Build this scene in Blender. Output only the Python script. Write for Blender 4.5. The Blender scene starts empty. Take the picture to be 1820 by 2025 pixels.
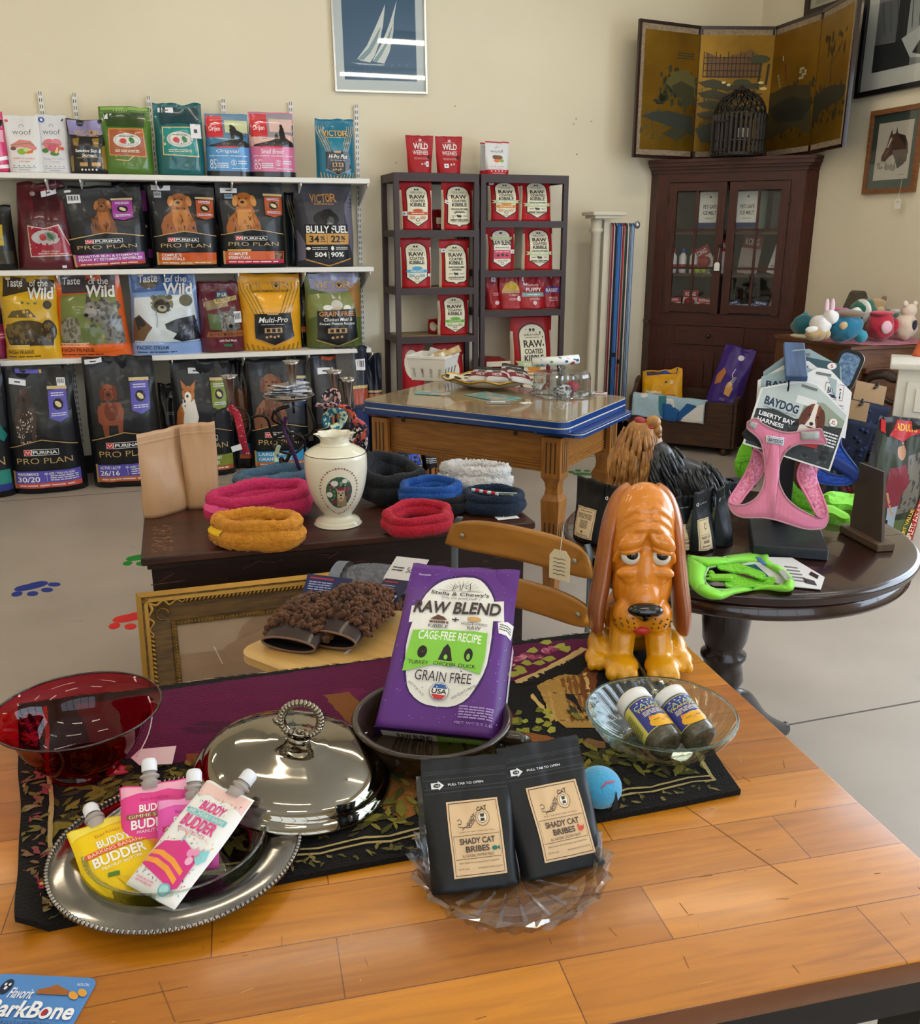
import bpy,bmesh,math,random
from mathutils import Vector,Matrix,Euler,noise
sc=bpy.context.scene
COL=sc.collection
rnd=random.Random(11)
PI=math.pi
# ---------------------------------------------------------------- camera
EYE,FPX,TILT,PHI=1.5,1820.0,math.radians(16.8),math.radians(17.5)
cam=bpy.data.cameras.new('camera');cam_o=bpy.data.objects.new('camera',cam);COL.objects.link(cam_o)
cam.sensor_fit='HORIZONTAL';cam.sensor_width=36.0;cam.lens=36.0*FPX/1820.0;cam.clip_start=0.05;cam.clip_end=60
cam_o.location=(0,0,EYE);cam_o.rotation_euler=(PI/2-TILT,0,0);sc.camera=cam_o
# ---------------------------------------------------------------- exposure
sc.view_settings.view_transform='Standard';sc.view_settings.look='None'
sc.view_settings.gamma=1.0;sc.view_settings.use_curve_mapping=False
sc.view_settings.exposure=0.34
sc.cycles.use_denoising=True
sc.cycles.max_bounces=14;sc.cycles.transparent_max_bounces=24;sc.cycles.transmission_bounces=14
sc.cycles.sample_clamp_indirect=6.0
sc.cycles.blur_glossy=0.5
# ---------------------------------------------------------------- world (overcast daylight outside)
w=bpy.data.worlds.new('world');sc.world=w;w.use_nodes=True
w.node_tree.nodes['Background'].inputs[0].default_value=(0.75,0.87,1.0,1)
w.node_tree.nodes['Background'].inputs[1].default_value=1.0
# room frame: u runs along the back wall to the right, v runs towards the back wall
CP,SP=math.cos(PHI),math.sin(PHI)
def R(u,v,z=0.0):return Vector((CP*u-SP*v,SP*u+CP*v,z))
def UV(p):return(CP*p[0]+SP*p[1],-SP*p[0]+CP*p[1],p[2])
WALL_V,WALL_U,LEFT_U,FRONT_V,CEIL=6.33,4.26,-3.4,-3.2,3.45
# daylight through the shop windows: one run of panes in the right wall, one in the front wall
def area(name,loc,rot,sx,sy,power,col):
 l=bpy.data.lights.new(name,'AREA');l.shape='RECTANGLE';l.size=sx;l.size_y=sy;l.energy=power;l.color=col
 o=bpy.data.objects.new(name,l);COL.objects.link(o);o.location=loc;o.rotation_euler=rot;return o
area('window_daylight',R(WALL_U+0.12,1.5,1.75),Euler((PI/2,0,PHI+PI/2)),4.2,2.1,120,(0.70,0.84,1.0))
area('window_daylight',R(0.4,FRONT_V-0.12,1.75),Euler((PI/2,0,PHI)),5.4,2.1,45,(0.80,0.90,1.0))
# ================================================================= helpers
def ray(px,py):
 x=(px-910.0)/FPX;y=-(py-1012.5)/FPX
 return Vector((x,math.cos(TILT)+y*math.sin(TILT),-math.sin(TILT)+y*math.cos(TILT)))
def at(px,py,z=None,v=None,u=None,Y=None):
 """where a sight line meets a known surface: height z, back-wall-parallel plane v, side plane u or depth Y"""
 d=ray(px,py)
 if z is not None:t=(z-EYE)/d.z
 elif Y is not None:t=Y/d.y
 elif v is not None:t=v/(-SP*d.x+CP*d.y)
 else:t=u/(CP*d.x+SP*d.y)
 return Vector((d.x*t,d.y*t,EYE+d.z*t))
def lin(c):
 return c/12.92 if c<=0.04045 else((c+0.055)/1.055)**2.4
def rgb(h):
 h=h.lstrip('#');return tuple(lin(int(h[i:i+2],16)/255)for i in(0,2,4))+(1,)
_m={}
def M(name,col=None,rough=0.5,metal=0.0,coat=0.0,spec=None,bump=0.0,bscale=40.0,col2=None,cscale=8.0,stretch=(1,1,1),sheen=0.0,trans=0.0,ior=1.45,emit=None,detail=4.0,lo=0.35,hi=0.65,crough=0.05):
 """a procedural material, made once per name"""
 if name in _m:return _m[name]
 m=bpy.data.materials.new(name);m.use_nodes=True;nt=m.node_tree;b=nt.nodes['Principled BSDF']
 b.inputs['Base Color'].default_value=rgb(col);b.inputs['Roughness'].default_value=rough;b.inputs['Metallic'].default_value=metal
 b.inputs['Coat Weight'].default_value=coat;b.inputs['Coat Roughness'].default_value=crough;b.inputs['IOR'].default_value=ior
 if spec is not None:b.inputs['Specular IOR Level'].default_value=spec
 if sheen:b.inputs['Sheen Weight'].default_value=sheen
 if trans:b.inputs['Transmission Weight'].default_value=trans
 if emit:
  b.inputs['Emission Color'].default_value=rgb(col);b.inputs['Emission Strength'].default_value=emit
 if bump or col2:
  tc=nt.nodes.new('ShaderNodeTexCoord');mp=nt.nodes.new('ShaderNodeMapping');mp.inputs['Scale'].default_value=stretch
  nt.links.new(tc.outputs['Object'],mp.inputs['Vector'])
 if col2:
  n=nt.nodes.new('ShaderNodeTexNoise');n.inputs['Scale'].default_value=cscale;n.inputs['Detail'].default_value=detail
  nt.links.new(mp.outputs[0],n.inputs['Vector'])
  r=nt.nodes.new('ShaderNodeValToRGB');r.color_ramp.elements[0].color=rgb(col);r.color_ramp.elements[1].color=rgb(col2)
  r.color_ramp.elements[0].position=lo;r.color_ramp.elements[1].position=hi
  nt.links.new(n.outputs['Fac'],r.inputs[0]);nt.links.new(r.outputs[0],b.inputs['Base Color'])
 if bump:
  n=nt.nodes.new('ShaderNodeTexNoise');n.inputs['Scale'].default_value=bscale;n.inputs['Detail'].default_value=3
  nt.links.new(mp.outputs[0],n.inputs['Vector'])
  bp=nt.nodes.new('ShaderNodeBump');bp.inputs['Strength'].default_value=bump;bp.inputs['Distance'].default_value=0.01
  nt.links.new(n.outputs['Fac'],bp.inputs['Height']);nt.links.new(bp.outputs[0],b.inputs['Normal'])
 _m[name]=m;return m
def ink(h,finish='gloss'):
 """printing ink / film in one colour"""
 if finish=='gloss':return M('ink_gloss_'+h.strip('#'),h,0.36,coat=0.16,crough=0.1,spec=.35)
 if finish=='foil':return M('ink_foil_'+h.strip('#'),h,0.3,coat=0.45,crough=0.06,bump=.35,bscale=11)
 if finish=='matte':return M('ink_matte_'+h.strip('#'),h,0.55)
 return M('ink_satin_'+h.strip('#'),h,0.42,spec=.35)
def thin_glass(name,tint='#f4f8f6',refl=1.0,ior=1.5):
 """thin clear sheet: see-through with Fresnel reflection"""
 if name in _m:return _m[name]
 m=bpy.data.materials.new(name);m.use_nodes=True;nt=m.node_tree;nt.nodes.clear()
 o=nt.nodes.new('ShaderNodeOutputMaterial');mx=nt.nodes.new('ShaderNodeMixShader');t=nt.nodes.new('ShaderNodeBsdfTransparent')
 g=nt.nodes.new('ShaderNodeBsdfGlossy');f=nt.nodes.new('ShaderNodeLayerWeight');f.inputs[0].default_value=0.5;f0=((ior-1)/(ior+1))**2
 pw=nt.nodes.new('ShaderNodeMath');pw.operation='POWER';pw.inputs[1].default_value=5.0;ma=nt.nodes.new('ShaderNodeMath');ma.operation='MULTIPLY_ADD';ma.inputs[1].default_value=1-f0;ma.inputs[2].default_value=f0
 g.inputs['Roughness'].default_value=0.02;t.inputs[0].default_value=rgb(tint);g.inputs[0].default_value=(refl,refl,refl,1)
 nt.links.new(f.outputs['Facing'],pw.inputs[0]);nt.links.new(pw.outputs[0],ma.inputs[0]);nt.links.new(ma.outputs[0],mx.inputs[0]);nt.links.new(t.outputs[0],mx.inputs[1]);nt.links.new(g.outputs[0],mx.inputs[2]);nt.links.new(mx.outputs[0],o.inputs[0])
 _m[name]=m;return m
def solid_glass(name,tint='#ffffff',clear=0.35,ior=1.5,rough=0.0):
 """cut glass: part refracting, part straight through"""
 if name in _m:return _m[name]
 m=bpy.data.materials.new(name);m.use_nodes=True;nt=m.node_tree;nt.nodes.clear()
 o=nt.nodes.new('ShaderNodeOutputMaterial');mx=nt.nodes.new('ShaderNodeMixShader');t=nt.nodes.new('ShaderNodeBsdfTransparent')
 g=nt.nodes.new('ShaderNodeBsdfGlass');g.inputs['IOR'].default_value=ior;g.inputs['Roughness'].default_value=rough
 g.inputs[0].default_value=rgb(tint);t.inputs[0].default_value=rgb(tint);mx.inputs[0].default_value=clear
 nt.links.new(g.outputs[0],mx.inputs[1]);nt.links.new(t.outputs[0],mx.inputs[2]);nt.links.new(mx.outputs[0],o.inputs[0])
 _m[name]=m;return m

class MB:
 """collects shapes, then links them as ONE mesh object"""
 def __init__(s):s.v=[];s.f=[];s.fm=[];s.fs=[];s.mats=[]
 def mi(s,m):
  if m not in s.mats:s.mats.append(m)
  return s.mats.index(m)
 def add(s,vs,fs,m,smooth=False,X=None):
  k=len(s.v);i=s.mi(m)
  s.v+=[tuple(X@Vector(p))for p in vs]if X is not None else[tuple(p)for p in vs]
  for f in fs:s.f.append(tuple(k+a for a in f));s.fm.append(i);s.fs.append(smooth)
  return s
 def box(s,c,d,m,bev=0.0,X=None,seg=1):
  bm=bmesh.new();bmesh.ops.create_cube(bm,size=1.0)
  bmesh.ops.scale(bm,vec=d,verts=bm.verts);bmesh.ops.translate(bm,vec=c,verts=bm.verts)
  if bev:bmesh.ops.bevel(bm,geom=bm.edges[:],offset=bev,segments=seg,affect='EDGES',profile=0.5)
  s.bm(bm,m,seg>1,X);return s
 def bm(s,bm,m,smooth=False,X=None):
  bm.verts.index_update();s.add([v.co for v in bm.verts],[[v.index for v in f.verts]for f in bm.faces],m,smooth,X);bm.free()
 def tube(s,pts,r,m,n=8,closed=False,X=None,flat=None):
  pts=[Vector(p)for p in pts];k=len(pts);vs=[];fs=[]
  rr=r if isinstance(r,(list,tuple))else[r]*k
  up=None
  for i,p in enumerate(pts):
   a=pts[(i-1)%k]if(i or closed)else p;b=pts[(i+1)%k]if(i<k-1 or closed)else p
   t=(b-a).normalized()if(b-a).length>1e-9 else Vector((0,0,1))
   if up is None:up=t.orthogonal().normalized()if flat is None else(Vector(flat)-t*Vector(flat).dot(t)).normalized()
   else:
    up=up-t*up.dot(t)
    up=up.normalized()if up.length>1e-6 else t.orthogonal().normalized()
   q=t.cross(up)
   for j in range(n):
    th=2*PI*j/n;e=rr[i]
    if isinstance(e,tuple):vs.append(p+up*math.cos(th)*e[0]+q*math.sin(th)*e[1])
    else:vs.append(p+(up*math.cos(th)+q*math.sin(th))*e)
  for i in range(k if closed else k-1):
   for j in range(n):fs.append((i*n+j,i*n+(j+1)%n,((i+1)%k)*n+(j+1)%n,((i+1)%k)*n+j))
  if not closed:fs+=[tuple(range(n))[::-1],tuple((k-1)*n+j for j in range(n))]
  s.add(vs,fs,m,True,X);return s
 def lathe(s,prof,m,n=40,X=None,sx=1.0,sy=1.0,rf=None,caps=False,smooth=True):
  """prof: (radius, height) outline; rf(angle, k) scales the radius"""
  vs=[];fs=[];k=len(prof)
  for i,(r,z)in enumerate(prof):
   for j in range(n):
    a=2*PI*j/n;q=r*(rf(a,i)if rf else 1.0);vs.append((q*math.cos(a)*sx,q*math.sin(a)*sy,z))
  for i in range(k-1):
   for j in range(n):fs.append((i*n+j,i*n+(j+1)%n,(i+1)*n+(j+1)%n,(i+1)*n+j))
  if caps:fs+=[tuple(range(n))[::-1],tuple((k-1)*n+j for j in range(n))]
  s.add(vs,fs,m,smooth,X);return s
 def grid(s,fn,nu,nv,m,cu=False,X=None,smooth=True,keep=None):
  vs=[];fs=[];w=nu if cu else nu+1
  for j in range(nv+1):
   for i in range(w):vs.append(fn(i/nu,j/nv))
  for j in range(nv):
   for i in range(nu):
    if keep and not keep((i+.5)/nu,(j+.5)/nv):continue
    fs.append((j*w+i,j*w+(i+1)%w,(j+1)*w+(i+1)%w,(j+1)*w+i))
  s.add(vs,fs,m,smooth,X);return s
 def ball(s,c,r,m,n=16,k=10,X=None,rot=None):
  r=r if isinstance(r,(tuple,list))else(r,r,r);vs=[];fs=[]
  Q=Euler(rot).to_matrix()if rot else None
  for i in range(k+1):
   th=PI*i/k
   for j in range(n):
    ph=2*PI*j/n;p=Vector((r[0]*math.sin(th)*math.cos(ph),r[1]*math.sin(th)*math.sin(ph),r[2]*math.cos(th)))
    if Q:p=Q@p
    vs.append(p+Vector(c))
  for i in range(k):
   for j in range(n):fs.append((i*n+j,(i+1)*n+j,(i+1)*n+(j+1)%n,i*n+(j+1)%n))
  s.add(vs,fs,m,True,X);return s
 def prism(s,poly,a,b,m,axis='z',X=None,smooth=False):
  """extrude a 2-D outline between a and b along an axis ('z': poly is x,y; 'y': poly is x,z)"""
  n=len(poly);f=(lambda p,h:(p[0],p[1],h))if axis=='z' else((lambda p,h:(p[0],h,p[1]))if axis=='y' else(lambda p,h:(h,p[0],p[1])))
  vs=[f(p,a)for p in poly]+[f(p,b)for p in poly]
  fs=[tuple(range(n))[::-1],tuple(range(n,2*n))]+[(i,(i+1)%n,n+(i+1)%n,n+i)for i in range(n)]
  s.add(vs,fs,m,smooth,X);return s
 def mesh(s,name):
  me=bpy.data.meshes.new(name);me.from_pydata(s.v,[],s.f)
  for m in s.mats:me.materials.append(m)
  me.polygons.foreach_set('material_index',s.fm);me.polygons.foreach_set('use_smooth',s.fs);me.update()
  return me
 def build(s,name,parent=None,loc=None,rot=None,fix=True):
  me=s.mesh(name)
  if fix:
   b=bmesh.new();b.from_mesh(me);bmesh.ops.remove_doubles(b,verts=b.verts,dist=1e-6);bmesh.ops.recalc_face_normals(b,faces=b.faces);b.to_mesh(me);b.free()
  o=bpy.data.objects.new(name,me);COL.objects.link(o)
  if parent:o.parent=parent
  if loc is not None:o.location=loc
  if rot is not None:o.rotation_euler=rot if not isinstance(rot,(int,float))else(0,0,rot)
  return o
def tag(o,label=None,cat=None,group=None,kind=None):
 if label:o['label']=label
 if cat:o['category']=cat
 if group:o['group']=group
 if kind:o['kind']=kind
 return o
def thing(name,label,cat,loc=(0,0,0),rot=0,group=None):
 o=bpy.data.objects.new(name,None);COL.objects.link(o);o.location=loc;o.empty_display_size=0.05
 o.rotation_euler=rot if not isinstance(rot,(int,float))else(0,0,rot)
 return tag(o,label,cat,group)
def dup(root,label,loc=None,rot=None,scale=None):
 def cp(o,par):
  c=o.copy();COL.objects.link(c);c.parent=par
  for ch in list(o.children):cp(ch,c)
  return c
 r=cp(root,None);r['label']=label
 if loc is not None:r.location=loc
 if rot is not None:r.rotation_euler=rot if not isinstance(rot,(int,float))else(0,0,rot)
 if scale is not None:r.scale=scale
 return r
def struct(o):o['kind']='structure';return o
def mod(o,kind,**kw):
 m=o.modifiers.new(kind.lower(),kind)
 for k,v in kw.items():setattr(m,k,v)
 return m
def arc(c,r,a0,a1,n,plane='xz',ry=None):
 ry=r if ry is None else ry;out=[]
 for i in range(n+1):
  a=a0+(a1-a0)*i/n;p,q=r*math.cos(a),ry*math.sin(a)
  out.append((c[0]+p,c[1],c[2]+q)if plane=='xz' else((c[0]+p,c[1]+q,c[2])if plane=='xy' else(c[0],c[1]+p,c[2]+q)))
 return out
def bez(pts,n=8):
 """smooth curve through points (Catmull-Rom)"""
 P=[Vector(p)for p in pts];out=[]
 for i in range(len(P)-1):
  a,b,c,d=P[max(i-1,0)],P[i],P[i+1],P[min(i+2,len(P)-1)]
  for k in range(n):
   t=k/n;out.append(0.5*((2*b)+(c-a)*t+(2*a-5*b+4*c-d)*t*t+(3*b-a-3*c+d)*t**3))
 return out+[P[-1]]
def hill(x,a,b):
 x=min(max((x-a)/(b-a),0),1);return x*x*(3-2*x)

# ----------------------------------------------------------------- printing on surfaces
_tx={}
def text_shape(s,bold=0.0,shear=0.0,res=2):
 bold=min(bold,.03)*.9;res=4 if bold else 3;k=(s,bold,shear,res)
 if k not in _tx:
  cu=bpy.data.curves.new('lettering','FONT');cu.body=s;cu.offset=bold;cu.shear=shear;cu.resolution_u=res;cu.dimensions='2D';cu.fill_mode='BOTH'
  o=bpy.data.objects.new('lettering',cu);me=o.to_mesh()
  vs=[(v.co.x,v.co.y)for v in me.vertices];fs=[tuple(p.vertices)for p in me.polygons]
  o.to_mesh_clear();bpy.data.objects.remove(o);bpy.data.curves.remove(cu)
  if vs:
   x0,x1=min(v[0]for v in vs),max(v[0]for v in vs);y0,y1=min(v[1]for v in vs),max(v[1]for v in vs)
   vs=[((x-x0)/max(x1-x0,1e-6),(y-y0)/max(y1-y0,1e-6))for x,y in vs]
  _tx[k]=(vs,fs)
 return _tx[k]
def ell(cx,cy,rx,ry,rot=0,n=18,a0=0,a1=2*PI):
 c,s_=math.cos(rot),math.sin(rot)
 return[(cx+rx*math.cos(a)*c-ry*math.sin(a)*s_,cy+rx*math.cos(a)*s_+ry*math.sin(a)*c)for a in[a0+(a1-a0)*i/n for i in range(n)]]
def art_shapes(art,w,h,seed=3):
 """art commands (x right, y DOWN, both 0..1 on the face) -> [(hex, verts, faces)] in metres, y up from the face's foot"""
 out=[];rr=random.Random(seed)
 def poly(c,pts):out.append((c,[(x*w,(1-y)*h)for x,y in pts],[tuple(range(len(pts)))]))
 for a in art:
  k,c=a[0],a[1]
  if k=='R':x0,y0,x1,y1=a[2:6];poly(c,[(x0,y0),(x1,y0),(x1,y1),(x0,y1)])
  elif k=='E':poly(c,ell(*a[2:]))
  elif k=='P':poly(c,a[2])
  elif k=='L':
   pts=[Vector((x*w,(1-y)*h))for x,y in a[2]];lw=a[3]*w/2;L=[];Rr=[]
   for i,p in enumerate(pts):
    t=(pts[min(i+1,len(pts)-1)]-pts[max(i-1,0)]).normalized();n=Vector((-t.y,t.x))*lw;L.append(p+n);Rr.append(p-n)
   vs=[tuple(p)for p in L+Rr];q=len(pts);out.append((c,vs,[(i,i+1,q+i+1,q+i)for i in range(q-1)]))
  elif k=='G':
   x0,y0,x1,y1,n=a[2:7];vs=[];fs=[];dy=(y1-y0)/n
   for i in range(n):
    x=x0
    while x<x1-1e-6:
     l=min(rr.uniform(.1,.3)*(x1-x0),x1-x);b=len(vs);ya,yb=y0+dy*(i+.2),y0+dy*(i+.72)
     vs+=[(x*w,(1-ya)*h),((x+l*.86)*w,(1-ya)*h),((x+l*.86)*w,(1-yb)*h),(x*w,(1-yb)*h)];fs.append((b,b+1,b+2,b+3));x+=l
   out.append((c,vs,fs))
  elif k=='T':
   s,x0,y0,x1,y1=a[2:7];o=a[7]if len(a)>7 else{}
   vs,fs=text_shape(s,o.get('b',0.0),o.get('s',0.0),o.get('res',2));rot=o.get('rot',0);bow=o.get('bow',0.0);res=[]
   cx,cy=(x0+x1)/2*w,(1-(y0+y1)/2)*h;W,H=(x1-x0)*w,(y1-y0)*h
   for x,y in vs:
    X,Y=(x-.5)*W,(y-.5)*H+bow*h*(1-(2*x-1)**2)
    res.append((cx+X*math.cos(rot)-Y*math.sin(rot),cy+X*math.sin(rot)+Y*math.cos(rot)))
   out.append((c,res,fs))
  elif k=='K': # arbitrary list of triangles / dots: many small ellipses
   vs=[];fs=[]
   for q in a[2]:
    e=ell(*q)if len(q)>5 else ell(*q,n=10);fs.append(tuple(range(len(vs),len(vs)+len(e))));vs+=[(x*w,(1-y)*h)for x,y in e]
   if vs:out.append((c,vs,fs))
 return out
def cut_to_grid(vs,fs,xs,ys):
 bm=bmesh.new();bv=[bm.verts.new((x,y,0))for x,y in vs]
 for f in fs:
  try:bm.faces.new([bv[i]for i in f])
  except ValueError:pass
 big=[f for f in bm.faces if len(f.verts)>4]
 if big:bmesh.ops.triangulate(bm,faces=big)
 x0,x1=min(v[0]for v in vs),max(v[0]for v in vs);y0,y1=min(v[1]for v in vs),max(v[1]for v in vs)
 for X in xs:
  if x0+1e-5<X<x1-1e-5:bmesh.ops.bisect_plane(bm,geom=bm.verts[:]+bm.edges[:]+bm.faces[:],dist=1e-7,plane_co=(X,0,0),plane_no=(1,0,0))
 for Y in ys:
  if y0+1e-5<Y<y1-1e-5:bmesh.ops.bisect_plane(bm,geom=bm.verts[:]+bm.edges[:]+bm.faces[:],dist=1e-7,plane_co=(0,Y,0),plane_no=(0,1,0))
 bm.verts.index_update();r=[(v.co.x,v.co.y)for v in bm.verts],[[v.index for v in f.verts]for f in bm.faces];bm.free();return r
def flat_art(mb,art,w,h,X,finish='satin',off=0.0004,step=0.00012):
 """print art on a flat face: local x right, z up, facing -y, foot at the origin's height, centred in x"""
 for i,(c,vs,fs)in enumerate(art_shapes(art,w,h)):
  mb.add([(x-w/2,-off-step*i,y)for x,y in vs],fs,ink(c,finish),False,X)

def prof_depth(style,t):
 if style=='sack':
  if t<.1:return .78+.22*math.sin(t/.1*PI/2)
  if t<.5:return 1.0
  if t<.95:return .05+.95*(math.cos((t-.5)/.45*PI)*.5+.5)
  return .04
 if style=='pouch':return max(.03,1-hill(t,0.0,.86)*.97)
 if style=='block':
  if t<.5:return 1.0
  return .04+.96*(math.cos(min((t-.5)/.44,1)*PI)*.5+.5)
 if style=='pack':return max(.05,math.sin(PI*min(max(t*1.0,.02),.98))**.5)
 return 1.0
def bag_mesh(key,w,h,d,art,base,style='sack',amp=.006,seed=0,na=18,nt=22,taper=(1.0,1.0),p=2.8,side=None,finish='gloss',off=0.0008,step=0.00022,slump=0.0,top_dip=0.0,foot=None,extra=None):
 """a filled bag: foot at z = 0, front faces -y; printing follows its creases"""
 mb=MB();F=[];B=[];s=seed*7.31
 for j in range(nt+1):
  t=j/nt;Wd=w/2*(taper[0]+(taper[1]-taper[0])*t);D=d/2*prof_depth(style,t);rf=[];rb=[]
  for i in range(na+1):
   a=-1+2*i/na;e=max(0.0,1-abs(a)**p)**(1/2.0)
   n1=noise.noise(Vector((a*1.7+s,t*2.6,s)));n2=noise.noise(Vector((a*4.2+s,t*5.5,s+5)))
   fold=amp*(n1*1.1+.75*n2)*(0.35+.65*e)+amp*1.2*hill(t,.55,.95)*noise.noise(Vector((a*2.4,t*1.2,s+9)))
   sway=slump*t*t+amp*2.2*hill(t,.6,1)*noise.noise(Vector((a*1.3,s,2.0)))
   zz=t*h-top_dip*h*hill(t,.7,1)*(1-a*a)+amp*1.5*hill(t,.85,1)*noise.noise(Vector((a*2,s,7)))
   xx=a*Wd*(1+.03*noise.noise(Vector((t*3.2,a,s+3))))
   lift=.003 if(t==0 and e>0)else 0
   rf.append(Vector((xx,-D*e-fold*e+sway-(.001 if e else 0),zz)));rb.append(Vector((xx,D*e*.96+sway+fold*.5*e,zz)))
  F.append(rf);B.append(rb)
 mb_b=ink(base,finish)if isinstance(base,str)else base;sm=ink(side,finish)if isinstance(side,str)else(side or mb_b)
 k=len(mb.v);n1=na+1
 mb.v+=[tuple(p_)for r in F for p_ in r]+[tuple(p_)for r in B for p_ in r];o2=n1*(nt+1)
 def face(f,m):mb.f.append(f);mb.fm.append(mb.mi(m));mb.fs.append(True)
 for j in range(nt):
  for i in range(na):
   q=(j*n1+i,j*n1+i+1,(j+1)*n1+i+1,(j+1)*n1+i);m=sm if(side and(i==0 or i==na-1)and j<nt*.8)else mb_b
   face(q,m);face(tuple(o2+x for x in q[::-1]),m)
 for i in range(na):face((i,o2+i,o2+i+1,i+1),ink(foot,finish)if foot else mb_b);face((nt*n1+i,nt*n1+i+1,o2+nt*n1+i+1,o2+nt*n1+i),mb_b)
 # node normals of the front
 N=[]
 for j in range(nt+1):
  r=[]
  for i in range(n1):
   du=F[j][min(i+1,na)]-F[j][max(i-1,0)];dv=F[min(j+1,nt)][i]-F[max(j-1,0)][i];n=du.cross(dv);r.append(n.normalized()if n.length>1e-9 else Vector((0,-1,0)))
  N.append(r)
 def smp(G,x,y):
  fx=min(max(x,0),.9999)*na;fy=min(max(y,0),.9999)*nt;i,j=int(fx),int(fy);a,b=fx-i,fy-j
  return G[j][i]*(1-a)*(1-b)+G[j][i+1]*a*(1-b)+G[j+1][i]*(1-a)*b+G[j+1][i+1]*a*b
 xs=[w*i/na for i in range(1,na)];ys=[h*j/nt for j in range(1,nt)]
 for q,(c,vs,fs)in enumerate(art_shapes(art,w,h,seed)):
  if not vs:continue
  vs,fs=cut_to_grid(vs,fs,xs,ys);o=off+step*q
  mb.add([smp(F,x/w,y/h)+smp(N,x/w,y/h)*o for x,y in vs],fs,ink(c,finish)if isinstance(c,str)else c,True)
 me=mb.mesh(key)
 return me,(lambda x,y,o=.002:smp(F,x,1-y)+smp(N,x,1-y)*o)
def sticker(parent,S,x0,y0,x1,y1,col='#e9e9ee',marks='label',name='price_sticker',rot=0.0,off=.0032):
 """a small paper sticker on a bag's front, curved with it"""
 mb=MB();n=4;cx,cy=(x0+x1)/2,(y0+y1)/2
 def q(u,v_,o):
  x,y=(u-.5)*(x1-x0),(v_-.5)*(y1-y0);return S(cx+x*math.cos(rot)-y*math.sin(rot),cy+x*math.sin(rot)+y*math.cos(rot),o)
 mb.grid(lambda u,v_:q(u,v_,off),n,n,ink(col,'satin'))
 if marks=='bars':
  for i in range(7):
   a=.12+i*.11
   mb.grid(lambda u,v_:q(a+u*(.035 if i%2 else .07),.15+v_*.55,off+.0006),1,3,ink('#2a2a2c','satin'))
 elif marks=='label':mb.grid(lambda u,v_:q(.32+u*.34,.38+v_*.26,off+.0006),3,1,ink('#55555a','satin'))
 return mb.build(name,parent,fix=False)
def put_bag(label,px0,px1,pyt,pyb,v,z,d,art,base,group=None,yaw=0.0,name='food_bag',cat='bag',stickers=(),lean=0.0,roll=0.0,hs=1.0,**kw):
 """a bag standing at height z with its front at v, as wide and tall as it is seen there"""
 a,b=at(px0,pyb,v=v),at(px1,pyb,v=v);top=at((px0+px1)/2,pyt,v=v)
 w=(b-a).length;h=(top.z-z)*hs;c=(a+b)/2;u,vv,_=UV(c)
 if group in(G1,G3):kw.setdefault('finish','foil')
 me,S=bag_mesh(name,w,h,d,art,base,**kw)
 o=bpy.data.objects.new(name,me);COL.objects.link(o);o.location=R(u,vv+d/2,z+.001)
 o.rotation_euler=Euler((-lean,roll,PHI+yaw));tag(o,label,cat,group)
 for s in stickers:sticker(o,S,*s[:4],**(s[4]if len(s)>4 else{}))
 return o
# ================================================================= the setting
wall_m=M('wall_paint','#e9dfc6',0.75,col2='#e3d9bf',cscale=1.3,bump=0.04,bscale=220,lo=.3,hi=.7)
floor_m=M('floor_paint','#b9ada0',0.4,col2='#a2968a',cscale=1.6,bump=0.03,bscale=18,lo=.25,hi=.75,detail=9,stretch=(1,1,1))
ceil_m=M('ceiling_tile','#e8e6e0',0.9)
def quad_box(name,u0,u1,v0,v1,z0,z1,m):
 c=R((u0+u1)/2,(v0+v1)/2,(z0+z1)/2)
 return struct(MB().box((0,0,0),(u1-u0,v1-v0,z1-z0),m).build(name,None,c,PHI))
mb=MB();mb.box((0,0,-.06),(WALL_U-LEFT_U+.6,WALL_V-FRONT_V+.6,.12),floor_m)
jm=M('floor_joint','#5d564f',0.8)
cu,cv=(WALL_U+LEFT_U)/2,(WALL_V+FRONT_V)/2
for v in(2.18,5.75,-1.3):mb.box((0,v-cv,.0004),(WALL_U-LEFT_U,.007,.0008),jm)
for u in(0.9+2.96,-2.0):mb.box((u-cu,0,.0003),(.006,WALL_V-FRONT_V,.0006),jm)
rr=random.Random(5);sm=M('floor_scuff','#8d8378',0.7)
for i in range(70):
 a=rr.uniform(0,PI);l=rr.uniform(.004,.05);p=Vector((rr.uniform(-2.2,.6),rr.uniform(1,6.5)));X=Matrix.Translation((p.x-cu,p.y-cv,.0003))@Matrix.Rotation(a,4,'Z')
 mb.box((0,0,0),(l,rr.uniform(.001,.004),.0005),sm,X=X)
struct(mb.build('floor',None,R(cu,cv,0),PHI))
quad_box('ceiling',LEFT_U-.2,WALL_U+.3,FRONT_V-.3,WALL_V+.2,CEIL,CEIL+.1,ceil_m)
mb=MB();mb.box((0,0,0),(WALL_U-LEFT_U+.4,.15,CEIL),wall_m)
nm=M('nail_hole','#8b8370',.8)
for px,py in((900,210),(1140,235),(1170,240),(1141,305),(783,322),(1135,245)):
 u,v,z=UV(at(px,py,v=WALL_V));mb.box((u-cu,-.0755,z-CEIL/2),(.012,.001,.006),nm)
struct(mb.build('wall_back',None,R(cu,WALL_V+.075,CEIL/2),PHI))
quad_box('wall_left',LEFT_U-.15,LEFT_U,FRONT_V,WALL_V,0,CEIL,wall_m)
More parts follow.
